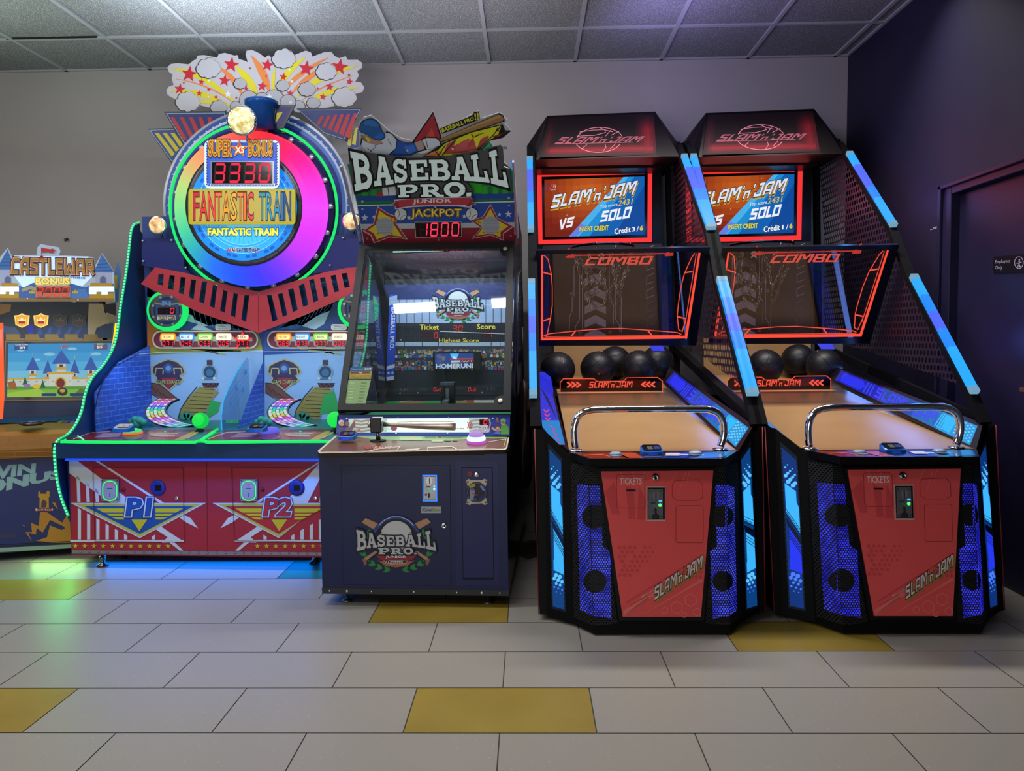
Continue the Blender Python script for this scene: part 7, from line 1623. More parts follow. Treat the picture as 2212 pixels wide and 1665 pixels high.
    for i in range(24): a = 2*math.pi*(i + .5)/24; mb.circ(CX + 120.5*math.cos(a), CY + 120.5*math.sin(a), 1.4, M('#18181c', .4), k=14)
    mb.text('FANTASTIC TRAIN', (449, 493, 600, 508), B('#16306c', .5), 8, .1); mb.text('FANTASTIC TRAIN', (449, 493, 600, 508), B('#e8ec48', .7), 9, .045)
    mb.text('WAHLAP', (495, 535.5, 524, 544), M('#e8e8ec', .4), 8, .06); mb.text('W', (489, 535, 499, 544), M('#d03040', .4), 10, .03); mb.text('AHLAP', (500, 535.5, 525, 544), M('#1c1c24', .4), 10, .01)
    mb.text('华立科技', (527, 534.5, 562, 545), M('#e8e8ec', .4), 8, .08); mb.text('华立科技', (527, 534.5, 562, 545), M('#1c1c24', .4), 10, .02)
    mb.build('dial_face', t, label='round blue dial with yellow lettering')
    # plates in front of the dial
    sp = Pl((0, 4.58, 2), (0, -1, 0)); mb = MB().on(sp, 0); S = lambda q: kA(q)
    mb.slab(rrect(407, 408, 638, 485, 7), .008, B('#b4a828', .15), M('#8c8420', .4), 0); mb.on(sp, 1); mb.poly(rrect(415, 413, 630, 480, 5), B('#bcaa50', .15), 1)
    letters = 'FANTASTIC TRAIN'; lc = ['#c42430', '#d83430', '#e04838', '#e06c34', '#e8982c', '#f0a830', '#e88040', '#e07038', '#d84840', None, '#3c8c8c', '#3c94a8', '#3488b0', '#2c6ca0', '#28508c']
    xx = 417; adv = [13, 17, 16, 13, 17, 14, 13, 6, 15, 10, 14, 15, 16, 6, 15]; tot = sum(adv); sc_ = (629 - 417)/tot
    for ch, w_, c_ in zip(letters, adv, lc):
        w2 = w_*sc_
        if c_: q = (xx + .8, 416 + (ch in 'ST')*0, xx + w2 - .8, 475); mb.text(ch, q, M('#5a2430' if xx < 540 else '#24304c', .4), 2 + .1*(int(xx)%10), .035); mb.text(ch, q, B(c_, .25), 4, .0)
        xx += w2
    mb.build('name_plate', t, label='yellow plate with rainbow FANTASTIC TRAIN lettering')
    mb = MB().on(sp, 0); mb.slab(rrect(441, 302, 604, 408, 12), .01, B('#3458c8', .3), M('#c8ccd4', .4), 0); mb.on(sp, 1); mb.line(rrect(444, 305, 601, 405, 10), 5, B('#c4d8f0', .4), closed=True)
    for i in range(26): mb.line([(448 + 6*i, 401), (450 + 6*i, 396)], 2, B('#e4ecf8', .4), 2)
    for i in range(16): mb.line([(445, 308 + 6*i), (450, 310 + 6*i)], 2, M('#3c4450', .4), 2); mb.line([(600, 308 + 6*i), (595, 310 + 6*i)], 2, M('#3c4450', .4), 2)
    mb.slab([(455, 348), (592, 348), (592, 400), (455, 400)], .002, M('#8c94a4', .3, .4), None, 4); mb.rect(457, 350, 588, 396, M('#120c10', .15), 6)
    mb.seg('3330', (459, 351, 588, 396), E('#e81840', 1.2), M('#1c1014', .3), 7, w=.15)
    for tx, q in (('SUPER', (451, 304, 500, 336)), ('BONUS', (537, 304, 588, 336))): mb.text(tx, q, M('#2c1c14', .4), 5, .12); mb.text(tx, q, B('#c8a828', .2), 6, .07); mb.text(tx, q, B('#a02c24', .3), 7, .0)
    mb.star(517, 322, 21, M('#2c1c14', .4), k=8); mb.star(517, 322, 19.5, B('#d8b040', .3), k=9); mb.star(517, 322, 17, B('#c03c2c', .35), k=10); mb.text('X5', (509, 317, 527, 330), B('#e8d8a8', .4), 11, .03)
    mb.build('bonus_plate', t, label='plate reading SUPER BONUS over a red 3330 display')
    # chimney, headlight, amber lamps
    mb = MB(); Yc = 4.72; cb = at(563, 272, Yc); ct = at(565, 232, Yc); pc = Yc/F0
    mb.lathe((ct.x, Yc, cb.z - .02), (0, 0, 1), [(27*pc, 0), (28*pc, ct.z - cb.z + .02), (34*pc, ct.z - cb.z + .03), (35*pc, ct.z - cb.z + .055), (30*pc, ct.z - cb.z + .062), (27*pc, ct.z - cb.z + .058), (27*pc, ct.z - cb.z + .03)], M('#17509c', .25, .2), 36)
    mb.build('chimney', t)
    mb = MB(); hpn = Pl((0, 4.74, 2), (0, -1, 0)); mb.on(hpn, 0); mb.slab([(598, 226), (638, 226), (612, 277), (590, 277)], .01, M('#30323a', .3, .3), None, 0); mb.on(hpn, 1).poly([(602, 232), (630, 231), (608, 272), (594, 272)], M('#2a2468', .35)); mb.poly([(598, 244), (611, 242), (592, 272)], M('#c8bc2c', .35), 2); mb.build('bolt_plate', t)
    def lamp(cx, cy, r, Y, name, em, st, hs):
        c_ = at(cx, cy, Y); rr_ = r*Y/F0; d_ = (CAM - c_).normalized()*.5 + Vector((-.2, -.8, 0)); d_.normalize()
        mb = MB(); mb.lathe(c_ - d_*rr_*1.0, d_, [(rr_*.2, 0), (rr_*.7, rr_*.25), (rr_*.98, rr_*.7), (rr_*1.03, rr_*1.0), (rr_*.92, rr_*1.04)], CHROME, 32); L_ = mb.build(name, t)
        mb = MB(); m_ = noisy('lens_' + name, hs[0], hs[1], 30, .1); b = m_.node_tree.nodes['Principled BSDF']; m_.node_tree.links.new(m_.node_tree.nodes['Color Ramp'].outputs[0], b.inputs['Emission Color']); b.inputs['Emission Strength'].default_value = st; m_.cycles.emission_sampling = 'NONE'
        mb.lathe(c_ + d_*rr_*.02, d_, [(rr_*.92, 0), (rr_*.86, rr_*.08), (rr_*.6, rr_*.22), (rr_*.3, rr_*.28), (.001, rr_*.30)], m_, 32); mb.build('lens', L_)
        mb = MB(); p = c_ - d_*rr_*.6; mb.tube([p, p + Vector((0, .03, -rr_*1.25))], .008, STEEL, 8); mb.build('lamp_bracket', L_)
        return c_
    h_ = lamp(522, 260, 31, 4.50, 'headlight', '', .5, ('#a89030', '#fffcd0')); lamp(339, 486, 19, 4.74, 'amber_lamp', '', .8, ('#8c5a40', '#ffd8a0')); lamp(758, 478, 19, 4.74, 'amber_lamp', '', .8, ('#8c5a40', '#ffd8a0'))
    # --- firework board
    bp = Pl((0, 5.02, 2.6), (0, -1, 0)); mb = MB().on(bp, 0); k = kA
    out = [(300, 555), (262, 530), (252, 490), (275, 455), (320, 440), (300, 380), (310, 345), (275, 320), (262, 280), (290, 248), (350, 240), (460, 250), (500, 215), (525, 205), (540, 170), (600, 165), (720, 190), (735, 155), (790, 145), (880, 170), (905, 165), (915, 200), (980, 220), (1000, 232), (980, 160), (990, 125), (1040, 118), (1110, 150), (1160, 190), (1190, 165), (1220, 190), (1260, 130), (1340, 112), (1400, 128), (1430, 165), (1530, 125), (1580, 140), (1595, 180), (1700, 140), (1770, 135), (1795, 170), (1840, 195), (1900, 175), (1920, 210), (2010, 208), (2050, 235), (2050, 280), (2005, 310), (2020, 350), (2000, 385), (1985, 410), (2040, 415), (2070, 460), (2055, 500), (1990, 520), (2000, 560), (1960, 620), (1880, 640), (1820, 620), (1700, 655), (820, 690), (660, 650), (560, 625), (520, 670), (460, 680), (380, 665), (340, 610), (335, 570)]
    mb.slab(k(out), .01, M('#aca6aa', .4), M('#d0d0d4', .4), 0); mb.on(bp, 1)
    yl, orr_, rd, wh = M('#c2b420', .4), M('#c8763c', .4), M('#b0202e', .4), M('#cac6c8', .4)
    def sw(p0, p1, p2, w0, w1, m_, kx=2):
        pts = [((1 - t_)**2*p0[0] + 2*t_*(1 - t_)*p1[0] + t_*t_*p2[0], (1 - t_)**2*p0[1] + 2*t_*(1 - t_)*p1[1] + t_*t_*p2[1]) for t_ in (i/10 for i in range(11))]
        mb.line(k(pts), [(w0 + (w1 - w0)*math.sin(math.pi*min(1, i/10*1.0))*1.0 + (0 if i < 9 else 0))/4.25 for i in range(11)], m_, kx)
    for i_, a in enumerate((((300, 290), (600, 320), (900, 620), 8, 50, yl), ((290, 500), (560, 480), (850, 640), 6, 56, yl), ((340, 385), (650, 430), (880, 610), 4, 14, orr_), ((720, 270), (900, 380), (960, 560), 8, 50, orr_), ((880, 260), (1030, 400), (1090, 540), 8, 70, yl), ((1030, 170), (1170, 340), (1200, 520), 6, 70, orr_), ((1530, 185), (1330, 330), (1250, 520), 6, 60, yl), ((1740, 190), (1450, 330), (1300, 520), 6, 44, orr_), ((1800, 240), (1540, 350), (1400, 520), 6, 50, orr_), ((2010, 270), (1650, 330), (1440, 560), 6, 56, yl), ((1970, 355), (1680, 440), (1500, 580), 4, 12, orr_), ((2020, 465), (1700, 470), (1500, 640), 6, 50, yl), ((420, 620), (640, 560), (820, 650), 4, 30, yl), ((980, 380), (1040, 460), (1080, 540), 6, 40, yl), ((1250, 280), (1230, 400), (1230, 540), 4, 30, yl))): sw(*a, kx=1.5 + i_*.12)
    for x, y, r in ((462, 340, 78), (375, 478, 54), (848, 255, 74), (787, 400, 58), (575, 412, 32), (555, 518, 32), (1180, 258, 62), (1133, 452, 50), (1537, 290, 76), (1328, 366, 40), (1845, 275, 78), (1752, 456, 42), (1935, 410, 34), (1690, 548, 34), (1390, 518, 38), (642, 482, 20), (708, 550, 20), (985, 473, 26), (645, 312, 14), (1020, 287, 14), (1170, 360, 14), (895, 557, 14), (412, 420, 13), (1552, 410, 13), (1930, 350, 16), (1905, 467, 15), (1642, 470, 14), (960, 612, 26), (1310, 620, 26)):
        mb.star(*k([(x, y)])[0], r/4.25, rd, rot=-82, k=4)
    for x, y, r in ((820, 525, 38), (645, 400, 18), (1385, 300, 18), (1405, 408, 20), (640, 550, 14), (1495, 450, 32)): mb.star(*k([(x, y)])[0], r/4.25, wh, k=5)
    def cloud(x, y, r, c_, kx):
        lob = [(0, 0, .72), (-.62, .05, .42), (.62, .05, .42), (-.4, -.4, .42), (.1, -.52, .46), (.52, -.28, .38), (-.45, .42, .38), (0, .5, .42), (.45, .42, .36)]
        for i, (a, b, q) in enumerate(lob): cx, cy = k([(x + a*r - 5, y + b*r*.85 + 2)])[0]; mb.circ(cx, cy, (q*r + 5)/4.25, M('#26242a', .4), k=kx + i*.1, n=18)
        for i, (a, b, q) in enumerate(lob): cx, cy = k([(x + a*r, y + b*r*.85)])[0]; mb.circ(cx, cy, q*r/4.25, c_, k=kx + 1.5 + i*.1, n=18)
    cg = M('#9a979b', .4); cwt = M('#aaa7ab', .4)
    for x, y, r, m_ in ((640, 288, 108, cwt), (1332, 200, 105, cwt), (1722, 318, 92, cwt), (450, 595, 108, cwt), (1888, 555, 108, cwt), (932, 427, 58, cg), (1322, 447, 58, cg), (1545, 480, 76, cg), (735, 645, 74, cg), (1605, 605, 60, cg)): cloud(x, y, r, m_, 6)
    for x, y, r in ((1010, 580, 85), (1130, 570, 60), (1240, 575, 90), (1370, 600, 70), (1470, 640, 55), (890, 640, 50)):
        cx, cy = k([(x, y)])[0]; mb.circ(cx, cy, (r + 5)/4.25, M('#26242a', .4), k=9 + (x % 7)*.6); mb.circ(cx, cy, r/4.25, cg, k=9.3 + (x % 7)*.6)
    for x, y, r in ((1025, 565, 22), (1200, 550, 34), (1395, 600, 20)): mb.star(*k([(x, y)])[0], r/4.25, wh, k=15)
    mb.build('firework_board', t, label='white cut-out board with red stars, clouds and rocket trails')
    # --- clear front shield and divider
    ac = glass('clear_shield', '#e6f2f8', .035, .02)
    fz = zfl + .002
    sh_ = [(232, 932), (206, 930), (204, 890), (212, 850), (226, 815), (246, 792), (300, 765), (345, 761), (760, 758), (740, 932)]
    shp = Pl.three(at(232, 930, 4.24), at(700, 930, 4.22), at(400, 761, 4.34))
    mb = MB().on(shp, 0); mb.slab(sh_, .004, ac, None, 0); mb.build('clear_shield', t)
    mb = MB().on(shp, 3); mb.line(sh_[1:7], 2.2, M('#16264c', .3)); mb.line(sh_[6:9], 1.0, M('#9cc8d8', .2)); mb.build('shield_trim', t)
    dvp = Pl((XC, 4.5, 1), (1, 0, 0)); mb = MB()
    dv = [(4.38, .70), (4.38, .80), (4.42, .89), (4.52, .97), (4.66, 1.06), (4.74, 1.10)]
    pts = [Vector((XC - .06, y, z)) for y, z in dv]
    mb.prism(pts + [Vector((XC - .06, 4.84, 1.14)), Vector((XC - .06, 4.84, .70))], Vector((.005, 0, 0)), ac); dvd = mb.build('clear_divider', t)
    mb = MB(); mb.tube(pts, .004, E('#3cc0ff', 1.1), 7); mb.build('divider_edge', dvd)
    mb = MB(); st_ = E('#3c84e0', .7)
    for i in range(4):
        mb.tube([Vector((XC - .05, 4.46, .80 + .035*i)), Vector((XC - .05, 4.82, .96 + .035*i))], .0012, st_, 4)
    for y, z, r in ((4.5, .86, .022), (4.60, .95, .028), (4.70, .93, .026), (4.76, 1.04, .03)):
        mb.face([Vector((XC - .05, y + (r if j % 2 == 0 else r*.42)*math.cos(math.radians(-90 + 36*j)), z + (r if j % 2 == 0 else r*.42)*math.sin(math.radians(-90 + 36*j)))) for j in range(10)], st_)
    mb.build('etched_stars', dvd)
    mb = MB().on(shp, 2); mb.poly([(488, 907), (515, 907), (515, 913), (488, 913)], E('#30b088', .6)); mb.text('EG  1234', (490, 908.5, 512, 911.5), M('#18483c', .4), 3, .02); mb.build('green_sticker', t)
    def lights():
        area_to((XC, 3.86, .54), (XC, 3.72, 0), 1.3, .03, 4, (.0, .2, 1), 'underglow')
        area_to((XC, 4.12, .075), (XC, 3.86, 0), 1.4, .12, 4, (.0, .2, 1), 'underglow')
        area_to((XL - .04, 4.0, .22), (XL - .15, 3.75, 0), .1, .3, 1.0, (.02, 1, .2), 'led_glow'); point((XL - .12, 4.15, .95), .35, (.02, 1, .3), .04)
        for dx in (-.38, .38): area_to((XC + dx, 4.42, 1.13), (XC + dx, 4.7, .75), .6, .05, 2.2, (.6, .78, 1), 'cavity_glow'); point((XC + dx, 4.7, 1.35), .15, (.1, 1, .5), .06)
        point((XC, 4.3, 1.9), .35, (.8, .3, .9), .25); area_to((XC, 4.35, 2.74), (XC, 4.4, 3.2), 1.0, .3, 16, (.75, .85, 1), 'ceiling_uplight')  # uplight added to carry the headlight's glow onto the ceiling
        area_to((XC, 3.83, .80), (XC, 3.9, .70), 1.3, .04, .2, (.05, 1, .35), 'deck_glow')
        point((XL - .10, 4.9, 1.5), .12, (.1, 1, .4), .1)
    LIGHTS.append(lights)
    return t
train = train_machine()
# ================================================================ castle machine
def castle_machine():
    O = Vector((-3.017, 4.137, 0)); yaw = math.atan2(4.254 - 4.137, 3.017 - 2.683)
    ex = Vector((math.cos(yaw), math.sin(yaw), 0)); ey = Vector((-math.sin(yaw), math.cos(yaw), 0)); U0, U1 = -.45, .46
    def P(u, v, z): return O + ex*u + ey*v + Vector((0, 0, z))
    t = thing('castle_arcade_machine', 'navy and gold castle battle arcade machine at the frame edge beside the train machine', 'arcade machine', P(0, .4, 0))
    kA = (lambda pts: [(x/4.897, 480 + y/4.897) for x, y in pts]); kB = (lambda pts: [(x/3.4677, 800 + y/3.4677) for x, y in pts])
    navy_ = M('#252f66', .4); gold = noisy('gold_brick_band', '#8a5a20', '#96652a', 4, .35); bk = M('#0e1018', .4); fp = Pl(P(0, 0, .1), ey)
    z0, z1, z2 = .05, at(60, 992, 4.16).z, at(60, 932, 4.16).z
    mb = MB(); a = [P(U0, 0, z0), P(U1, 0, z0), P(U1, 0, z1), P(U0, 0, z1)]; mb.hex(a + [p + ey*.85 for p in a], navy_)
    mb.on(fp, 1); teal = M('#86b0b4', .45); org = M('#b9812c', .4)
    mb.text('WIN', kB([(-110, 725), (262, 700), (255, 768), (-120, 825)]), teal, 2, .05); mb.text('BONUS', kB([(-250, 850), (480, 742), (470, 800), (-250, 960)]), teal, 2, .06)
    mb.poly(kB([(288, 905), (300, 908), (305, 918), (345, 918), (350, 905), (370, 903), (372, 945), (365, 950), (366, 1030), (295, 1030), (297, 955), (285, 945)]), M('#c09030', .4), 2); mb.rect(*[c for p in kB([(302, 915), (350, 922)]) for c in p], M('#2a2c4c', .4), 3); mb.poly(kB([(325, 965), (350, 985), (345, 1025), (308, 1025), (310, 985)]), M('#4c3c44', .4), 3)
    mb.poly(kB(rrect(262, 1030, 400, 1055, 8)), M('#8c3038', .4), 4); mb.poly(kB(rrect(265, 1033, 397, 1052, 8)), M('#c8c4c0', .4), 5); mb.text('TICKETS', kB([(276, 1032), (388, 1032), (388, 1054), (276, 1054)]), M('#7a2430', .4), 6, .04)
    mb.poly(kB([(300, 1060), (350, 1060), (465, 1140), (500, 1085), (560, 1150), (560, 1200), (490, 1190), (480, 1170), (375, 1120), (320, 1215), (275, 1180), (268, 1230), (210, 1215), (240, 1280), (190, 1210), (240, 1210), (232, 1140), (290, 1165)]), org, 2); mb.poly(kB([(375, 1160), (460, 1195), (560, 1155), (560, 1290), (340, 1290)]), org, 3); mb.poly(kB([(160, 1155), (188, 1172), (180, 1160)]), org, 3); mb.poly(kB([(390, 990), (415, 990), (435, 1045)]), org, 3); mb.poly(kB([(270, 1275), (380, 1240), (400, 1290)]), org, 4)
    mb.rect(*[c for p in kB([(-60, 1212), (125, 1258)]) for c in p], M('#3a3658', .5), 2)
    for y in (1298, 1310): mb.line(kB([(-100, y + 12), (560, y - 20)]), 1.4, M('#0e1220', .4), 4)
    mb.build('front_panel', t, label='navy front panel with pale lettering and gold lightning')
    mb = MB(); mb.on(fp, 3); mb.slab(kB([(-300, 1345), (540, 1302), (540, 1330), (-300, 1378)]), .01, M('#8ca090', .4, .2), None, 4); mb.build('bottom_rail', t)
    mb = MB()
    prof = [(.0, z1), (-.035, z1 + .01), (-.045, z1 + .06), (-.035, z2 - .02), (.0, z2)]
    for (v0, a0), (v1, a1) in zip(prof[:-1], prof[1:]): mb.face([P(U0, v0, a0), P(U1, v0, a0), P(U1, v1, a1), P(U0, v1, a1)], gold)
    mb.face([P(U0, 0, z2), P(U1, 0, z2), P(U1, .6, z2 + .03), P(U0, .6, z2 + .03)], M('#7a6428', .3)); mb.face([P(U1, v, z) for v, z in prof], gold)
    mb.on(Pl(P(0, -.046, z1), ey), 1)
    for y in (540, 578, 612, 648): mb.line(kB([(-60, y), (440, y - 6)]), .7, M('#b07c34', .4), 1)
    for r_, xs in enumerate(((60, 240), (120, 300), (20, 200, 360), (110, 290))):
        for x in xs: y = 540 + 36*r_ - 36; mb.line(kB([(x, y + 2), (x + 2, y + 34)]), .7, M('#b07c34', .4), 1)
    mb.build('brick_console', t, label='rounded gold console printed with bricks')
    mb = MB(); p = atz(70, 918, z2 + .03); mb.tube([p + Vector((.06*math.cos(a), .06*math.sin(a), .012)) for a in (2*math.pi*i/24 for i in range(24))], .007, M('#5c5460', .25, .8), 8, closed=True); mb.lathe(p, (0, 0, 1), [(.05, 0), (.045, .01), (.02, .014)], M('#2c2830', .4), 24); mb.build('aiming_dial', t)
    card_reader(t, None, (105, 905, 146, 925), 4.45)
    # upper cabinet: back panel with crests, screen
    VB = .55; bp = Pl(P(0, VB, 1), ey); mb = MB()
    mb.face([P(U0, VB, z2 + .02), P(U1, VB, z2 + .02), P(U1, VB, 1.66), P(U0, VB, 1.66)], M('#162848', .35)); mb.face([P(U0, VB + .2, z2), P(U1, VB + .2, z2), P(U1, VB + .2, 1.66), P(U0, VB + .2, 1.66)], bk); mb.face([P(U0, VB, 1.66), P(U1, VB, 1.66), P(U1, VB + .2, 1.66), P(U0, VB + .2, 1.66)], bk)
    mb.face([P(U0, VB, z2 + .03), P(U1, VB, z2 + .03), P(U1, .3, z2 + .02), P(U0, .3, z2 + .02)], M('#1f4468', .3))
    mb.on(bp, 1); mb.poly(kA([(0, 850), (940, 860), (940, 1240), (0, 1250)]), M('#2c3036', .4)); mb.poly(kA([(130, 1240), (640, 1060), (930, 1080), (930, 1230)]), M('#18305a', .4), 2)
    for i in range(6): mb.poly(kA([(300 + 110*i, 1110), (325 + 110*i, 1110), (350 + 95*i, 1190), (300 + 95*i, 1190)]), M('#1f4880', .4), 3)
    mb.poly(kA([(940, 860), (1090, 860), (1110, 960), (1230, 1000), (1150, 1060), (1020, 1120), (1000, 1200), (960, 1240), (930, 1240), (930, 1010)]), M('#a8946c', .4), 3); mb.poly(kA([(1090, 870), (1230, 850), (1230, 990), (1120, 950)]), M('#24242c', .4), 3); mb.poly(kA([(1060, 1100), (1200, 1060), (1180, 1230), (1000, 1220)]), M('#2c3c58', .4), 3)
    mb.poly(kA([(0, 860), (120, 870), (110, 940), (0, 980)]), M('#7c5c38', .4), 4); mb.poly(kA([(10, 1090), (160, 1110), (240, 1210), (60, 1200)]), M('#3c4c68', .4), 4); mb.poly(kA([(280, 1090), (355, 1085), (360, 1165), (290, 1170)]), M('#2424a0', .4), 4)
    for i in range(5): mb.poly(kA([(62 + 206*i, 1183), (200 + 206*i, 1183), (215 + 206*i, 1225), (262 + 206*i, 1225), (262 + 206*i, 1246), (62 + 206*i, 1250)]), M('#8c6c24', .4), 5)
    mb.build('back_panel', t)
    for i, x in enumerate((231, 433, 638, 838)):
        lit = i < 2; mb = MB().on(bp, 4); m1, m2, m3 = (E('#ffd878', 1.1), E('#f0b040', 1.0), E('#b83428', .9)) if lit else (M('#4c483c', .4), M('#3a3630', .4), M('#5c3430', .4))
        sh = [(x - 80, 985), (x - 30, 980), (x, 960), (x + 30, 980), (x + 80, 985), (x + 68, 1085), (x, 1115), (x - 68, 1085)]
        mb.slab(kA(sh), .006, m1, None, 10); mb.on(bp, 11).poly(kA([(x + (a - x)*.84, 1038 + (b - 1038)*.82) for a, b in sh]), m2)
        mb.poly(kA([(x - 45, 1015), (x - 22, 1035), (x, 1000), (x + 22, 1035), (x + 45, 1015), (x + 38, 1065), (x - 38, 1065)]), E('#ffe8b0', 1.1) if lit else M('#5c564c', .4), 12); mb.poly(kA([(x - 36, 1045), (x + 36, 1045), (x + 34, 1072), (x - 34, 1072)]), m3, 13)
        mb.build('crown_crest', t, label='glowing gold crown crest' if lit else 'unlit dark crown crest')
    # screen
    mb = MB().on(bp, 4); mb.slab(kA([(52, 1255), (1200, 1248), (1205, 1875), (40, 1890)]), .01, M('#8a7048', .3), None, 12); mb.slab(kA([(62, 1262), (1195, 1255), (1195, 1868), (50, 1880)]), .002, M('#0a0c12', .2), None, 14)
    Q = lambda u, v: mb.quadmap(kA([(88, 1285), (1180, 1278), (1180, 1845), (75, 1850)]), u, v); mb.on(bp, 15)
    R4 = lambda u0, v0, u1, v1, m, k: mb.poly([Q(u0, v0), Q(u1, v0), Q(u1, v1), Q(u0, v1)], m, k)
    for j, c_ in enumerate(('#3a94d0', '#44a0d8', '#58b0de', '#78c0e0')): R4(0, .17*j, 1, .17*j + .17, E(c_, .85), 15)
    R4(0, .66, 1, 1, E('#5c9c44', .8), 16); R4(0, .86, 1, 1, E('#7cb840', .85), 17)
    for u, v, r in ((.12, .12, 9), (.4, .2, 12), (.62, .1, 10), (.85, .2, 11), (.28, .3, 8)): cx, cy = Q(u, v); mb.circ(cx, cy, r, E('#8cc8e4', .85), r*.3, 16)
    for u, w_, top, bot in ((.24, .05, .36, .75), (.8, .05, .36, .75), (.385, .035, .42, .7), (.645, .035, .42, .7), (.515, .07, .24, .7)):
        R4(u - w_*.62, top + .12, u + w_*.62, bot, E('#c0ccd4', .85), 18); mb.poly([Q(u - w_*1.35, top + .14), Q(u, top - .12), Q(u + w_*1.35, top + .14)], E('#3c5ca8', .9), 19); mb.line([Q(u, top - .12), Q(u, top - .2)], .8, E('#c8b060', .9), 19); R4(u - w_*.8, top + .2, u + w_*.8, top + .25, E('#c8a040', .85), 20); R4(u - w_*.25, top + .15, u + w_*.25, top + .2, E('#5c4c44', .7), 21)
    R4(0, .66, 1, .80, E('#c4ccc8', .85), 20); R4(0, .64, 1, .67, E('#c8a848', .85), 21); R4(.4, .56, .62, .8, E('#ccd0c0', .85), 22); R4(.38, .53, .64, .57, E('#c8a040', .9), 23); cx, cy = Q(.51, .74); mb.circ(cx, cy, 12, E('#c8a048', .9), 13, 24); mb.circ(cx, cy, 9, E('#7a3434', .8), 10, 25)
    for i in range(12): R4(.03 + .08*i, .70, .05 + .08*i, .71, E('#6c7c98', .8), 22)
    for u, v in ((.06, .74), (.17, .7), (.34, .76), (.82, .74), (.93, .72), (.88, .8)): cx, cy = Q(u, v); mb.poly([(cx, cy - 10), (cx + 6, cy + 8), (cx - 6, cy + 8)], E('#1f6c3c', .8), 26)
    mb.poly([Q(0, .92), Q(.3, .84), Q(.42, 1), Q(0, 1)], E('#a0cc4c', .8), 25); mb.poly([Q(1, .92), Q(.7, .84), Q(.62, 1), Q(1, 1)], E('#5c7c30', .8), 25); cx, cy = Q(.53, .9); mb.circ(cx, cy, 11, E('#3c3c44', .7), 9, 27); mb.circ(cx, cy - 2, 6, E('#c8a048', .8), 4, 28); R4(.33, .93, .47, .985, E('#2c4474', .8), 27); R4(.6, .93, .74, .985, E('#2c4474', .8), 27)
    cx, cy = Q(.28, .8); mb.circ(cx, cy, 9, E('#e0c048', .8), 5, 27); cx, cy = Q(.19, .78); mb.circ(cx, cy, 7, E('#9c74b8', .8), 4, 27); mb.poly([Q(.0, .72), Q(.07, .7), Q(.1, .86), Q(.02, .84)], E('#a06838', .8), 27)
    R4(.06, .02, .19, .12, E('#3c5c94', .8), 22); mb.text('Lucky Draw', [Q(.07, .005), Q(.19, .0), Q(.19, .04), Q(.07, .045)], E('#d8e0ec', .8), 23, .02); mb.text('0/1', [Q(.11, .055), Q(.16, .055), Q(.16, .095), Q(.11, .1)], E('#f0f4fc', .9), 23, .03)
    R4(.83, .02, .96, .12, E('#6c5c7c', .8), 22); mb.text('BONUS', [Q(.86, .0), Q(.92, .0), Q(.92, .04), Q(.86, .04)], E('#c8d890', .8), 23, .02); mb.text('5/5', [Q(.86, .055), Q(.91, .055), Q(.91, .095), Q(.86, .1)], E('#f0f4fc', .9), 23, .03); mb.poly([Q(.52, .04), Q(.585, .03), Q(.57, .07), Q(.52, .08)], E('#c05464', .8), 23)
    mb.build('screen', t, label='lit screen showing a blue-roofed castle')
    for nm, pts, c_, w_ in (('orange_light', [(2, 697), (3, 780), (4, 860), (1, 905)], '#ff6030', .012), ('yellow_light', [(252, 698), (247, 735), (241, 764)], '#f8e830', .010)):
        mb = MB(); q = bp if nm[0] == 'y' else Pl(P(0, .3, 1), ey); mb.tube([q.pt(x, y, .02) for x, y in pts], w_, E(c_, 1.1), 8); mb.build(nm, t)
    # header cut-out
    hp = Pl(P(0, .30, 1.6), ey); mb = MB().on(hp, 0)
    out = kA([(-120, 840), (-120, 420), (0, 420), (0, 370), (80, 270), (130, 370), (160, 350), (390, 345), (395, 265), (430, 230), (620, 265), (640, 310), (620, 350), (930, 360), (990, 370), (1010, 450), (1080, 325), (1205, 520), (1215, 840)])
    mb.slab(out, .012, M('#a8b8d0', .35), M('#c8d4dc', .3), 0); mb.on(hp, 1)
    mb.poly(kA([(150, 355), (930, 365), (990, 560), (850, 700), (250, 700), (130, 540)]), B('#b4d0f0', .55)); 
    rf = M('#3c6cac', .35); wl = M('#9ca4c4', .4); gd = M('#b08c24', .4)
    mb.poly(kA([(-40, 500), (80, 285), (120, 400), (110, 500)]), rf, 3); mb.poly(kA([(0, 500), (110, 500), (110, 700), (0, 700)]), wl, 2); mb.poly(kA([(995, 525), (1078, 335), (1202, 520), (1180, 530)]), rf, 3); mb.poly(kA([(1010, 530), (1180, 530), (1185, 680), (1010, 680)]), wl, 2)
    for j in range(4): mb.line(kA([(1040 - 14*j, 410 + 34*j), (1120 + 22*j, 405 + 34*j)]), .8, M('#24487c', .4), 4); mb.line(kA([(40 - 14*j, 350 + 36*j), (118, 348 + 36*j)]), .8, M('#24487c', .4), 4)
    for x in (82, 1090): mb.poly(kA([(x - 30, 640), (x - 30, 590), (x, 570), (x + 30, 590), (x + 30, 640)]), M('#5c6490', .4), 4); mb.line(kA([(x - 32, 642), (x - 32, 588), (x, 566), (x + 32, 588), (x + 32, 642)]), 1, M('#7c88b4', .4), 5)
    mb.poly(kA([(-100, 800), (-100, 700), (0, 690), (100, 640), (250, 690), (350, 640), (760, 650), (900, 690), (1000, 650), (1200, 650), (1208, 836), (-100, 830)]), M('#3c64a8', .35), 3)
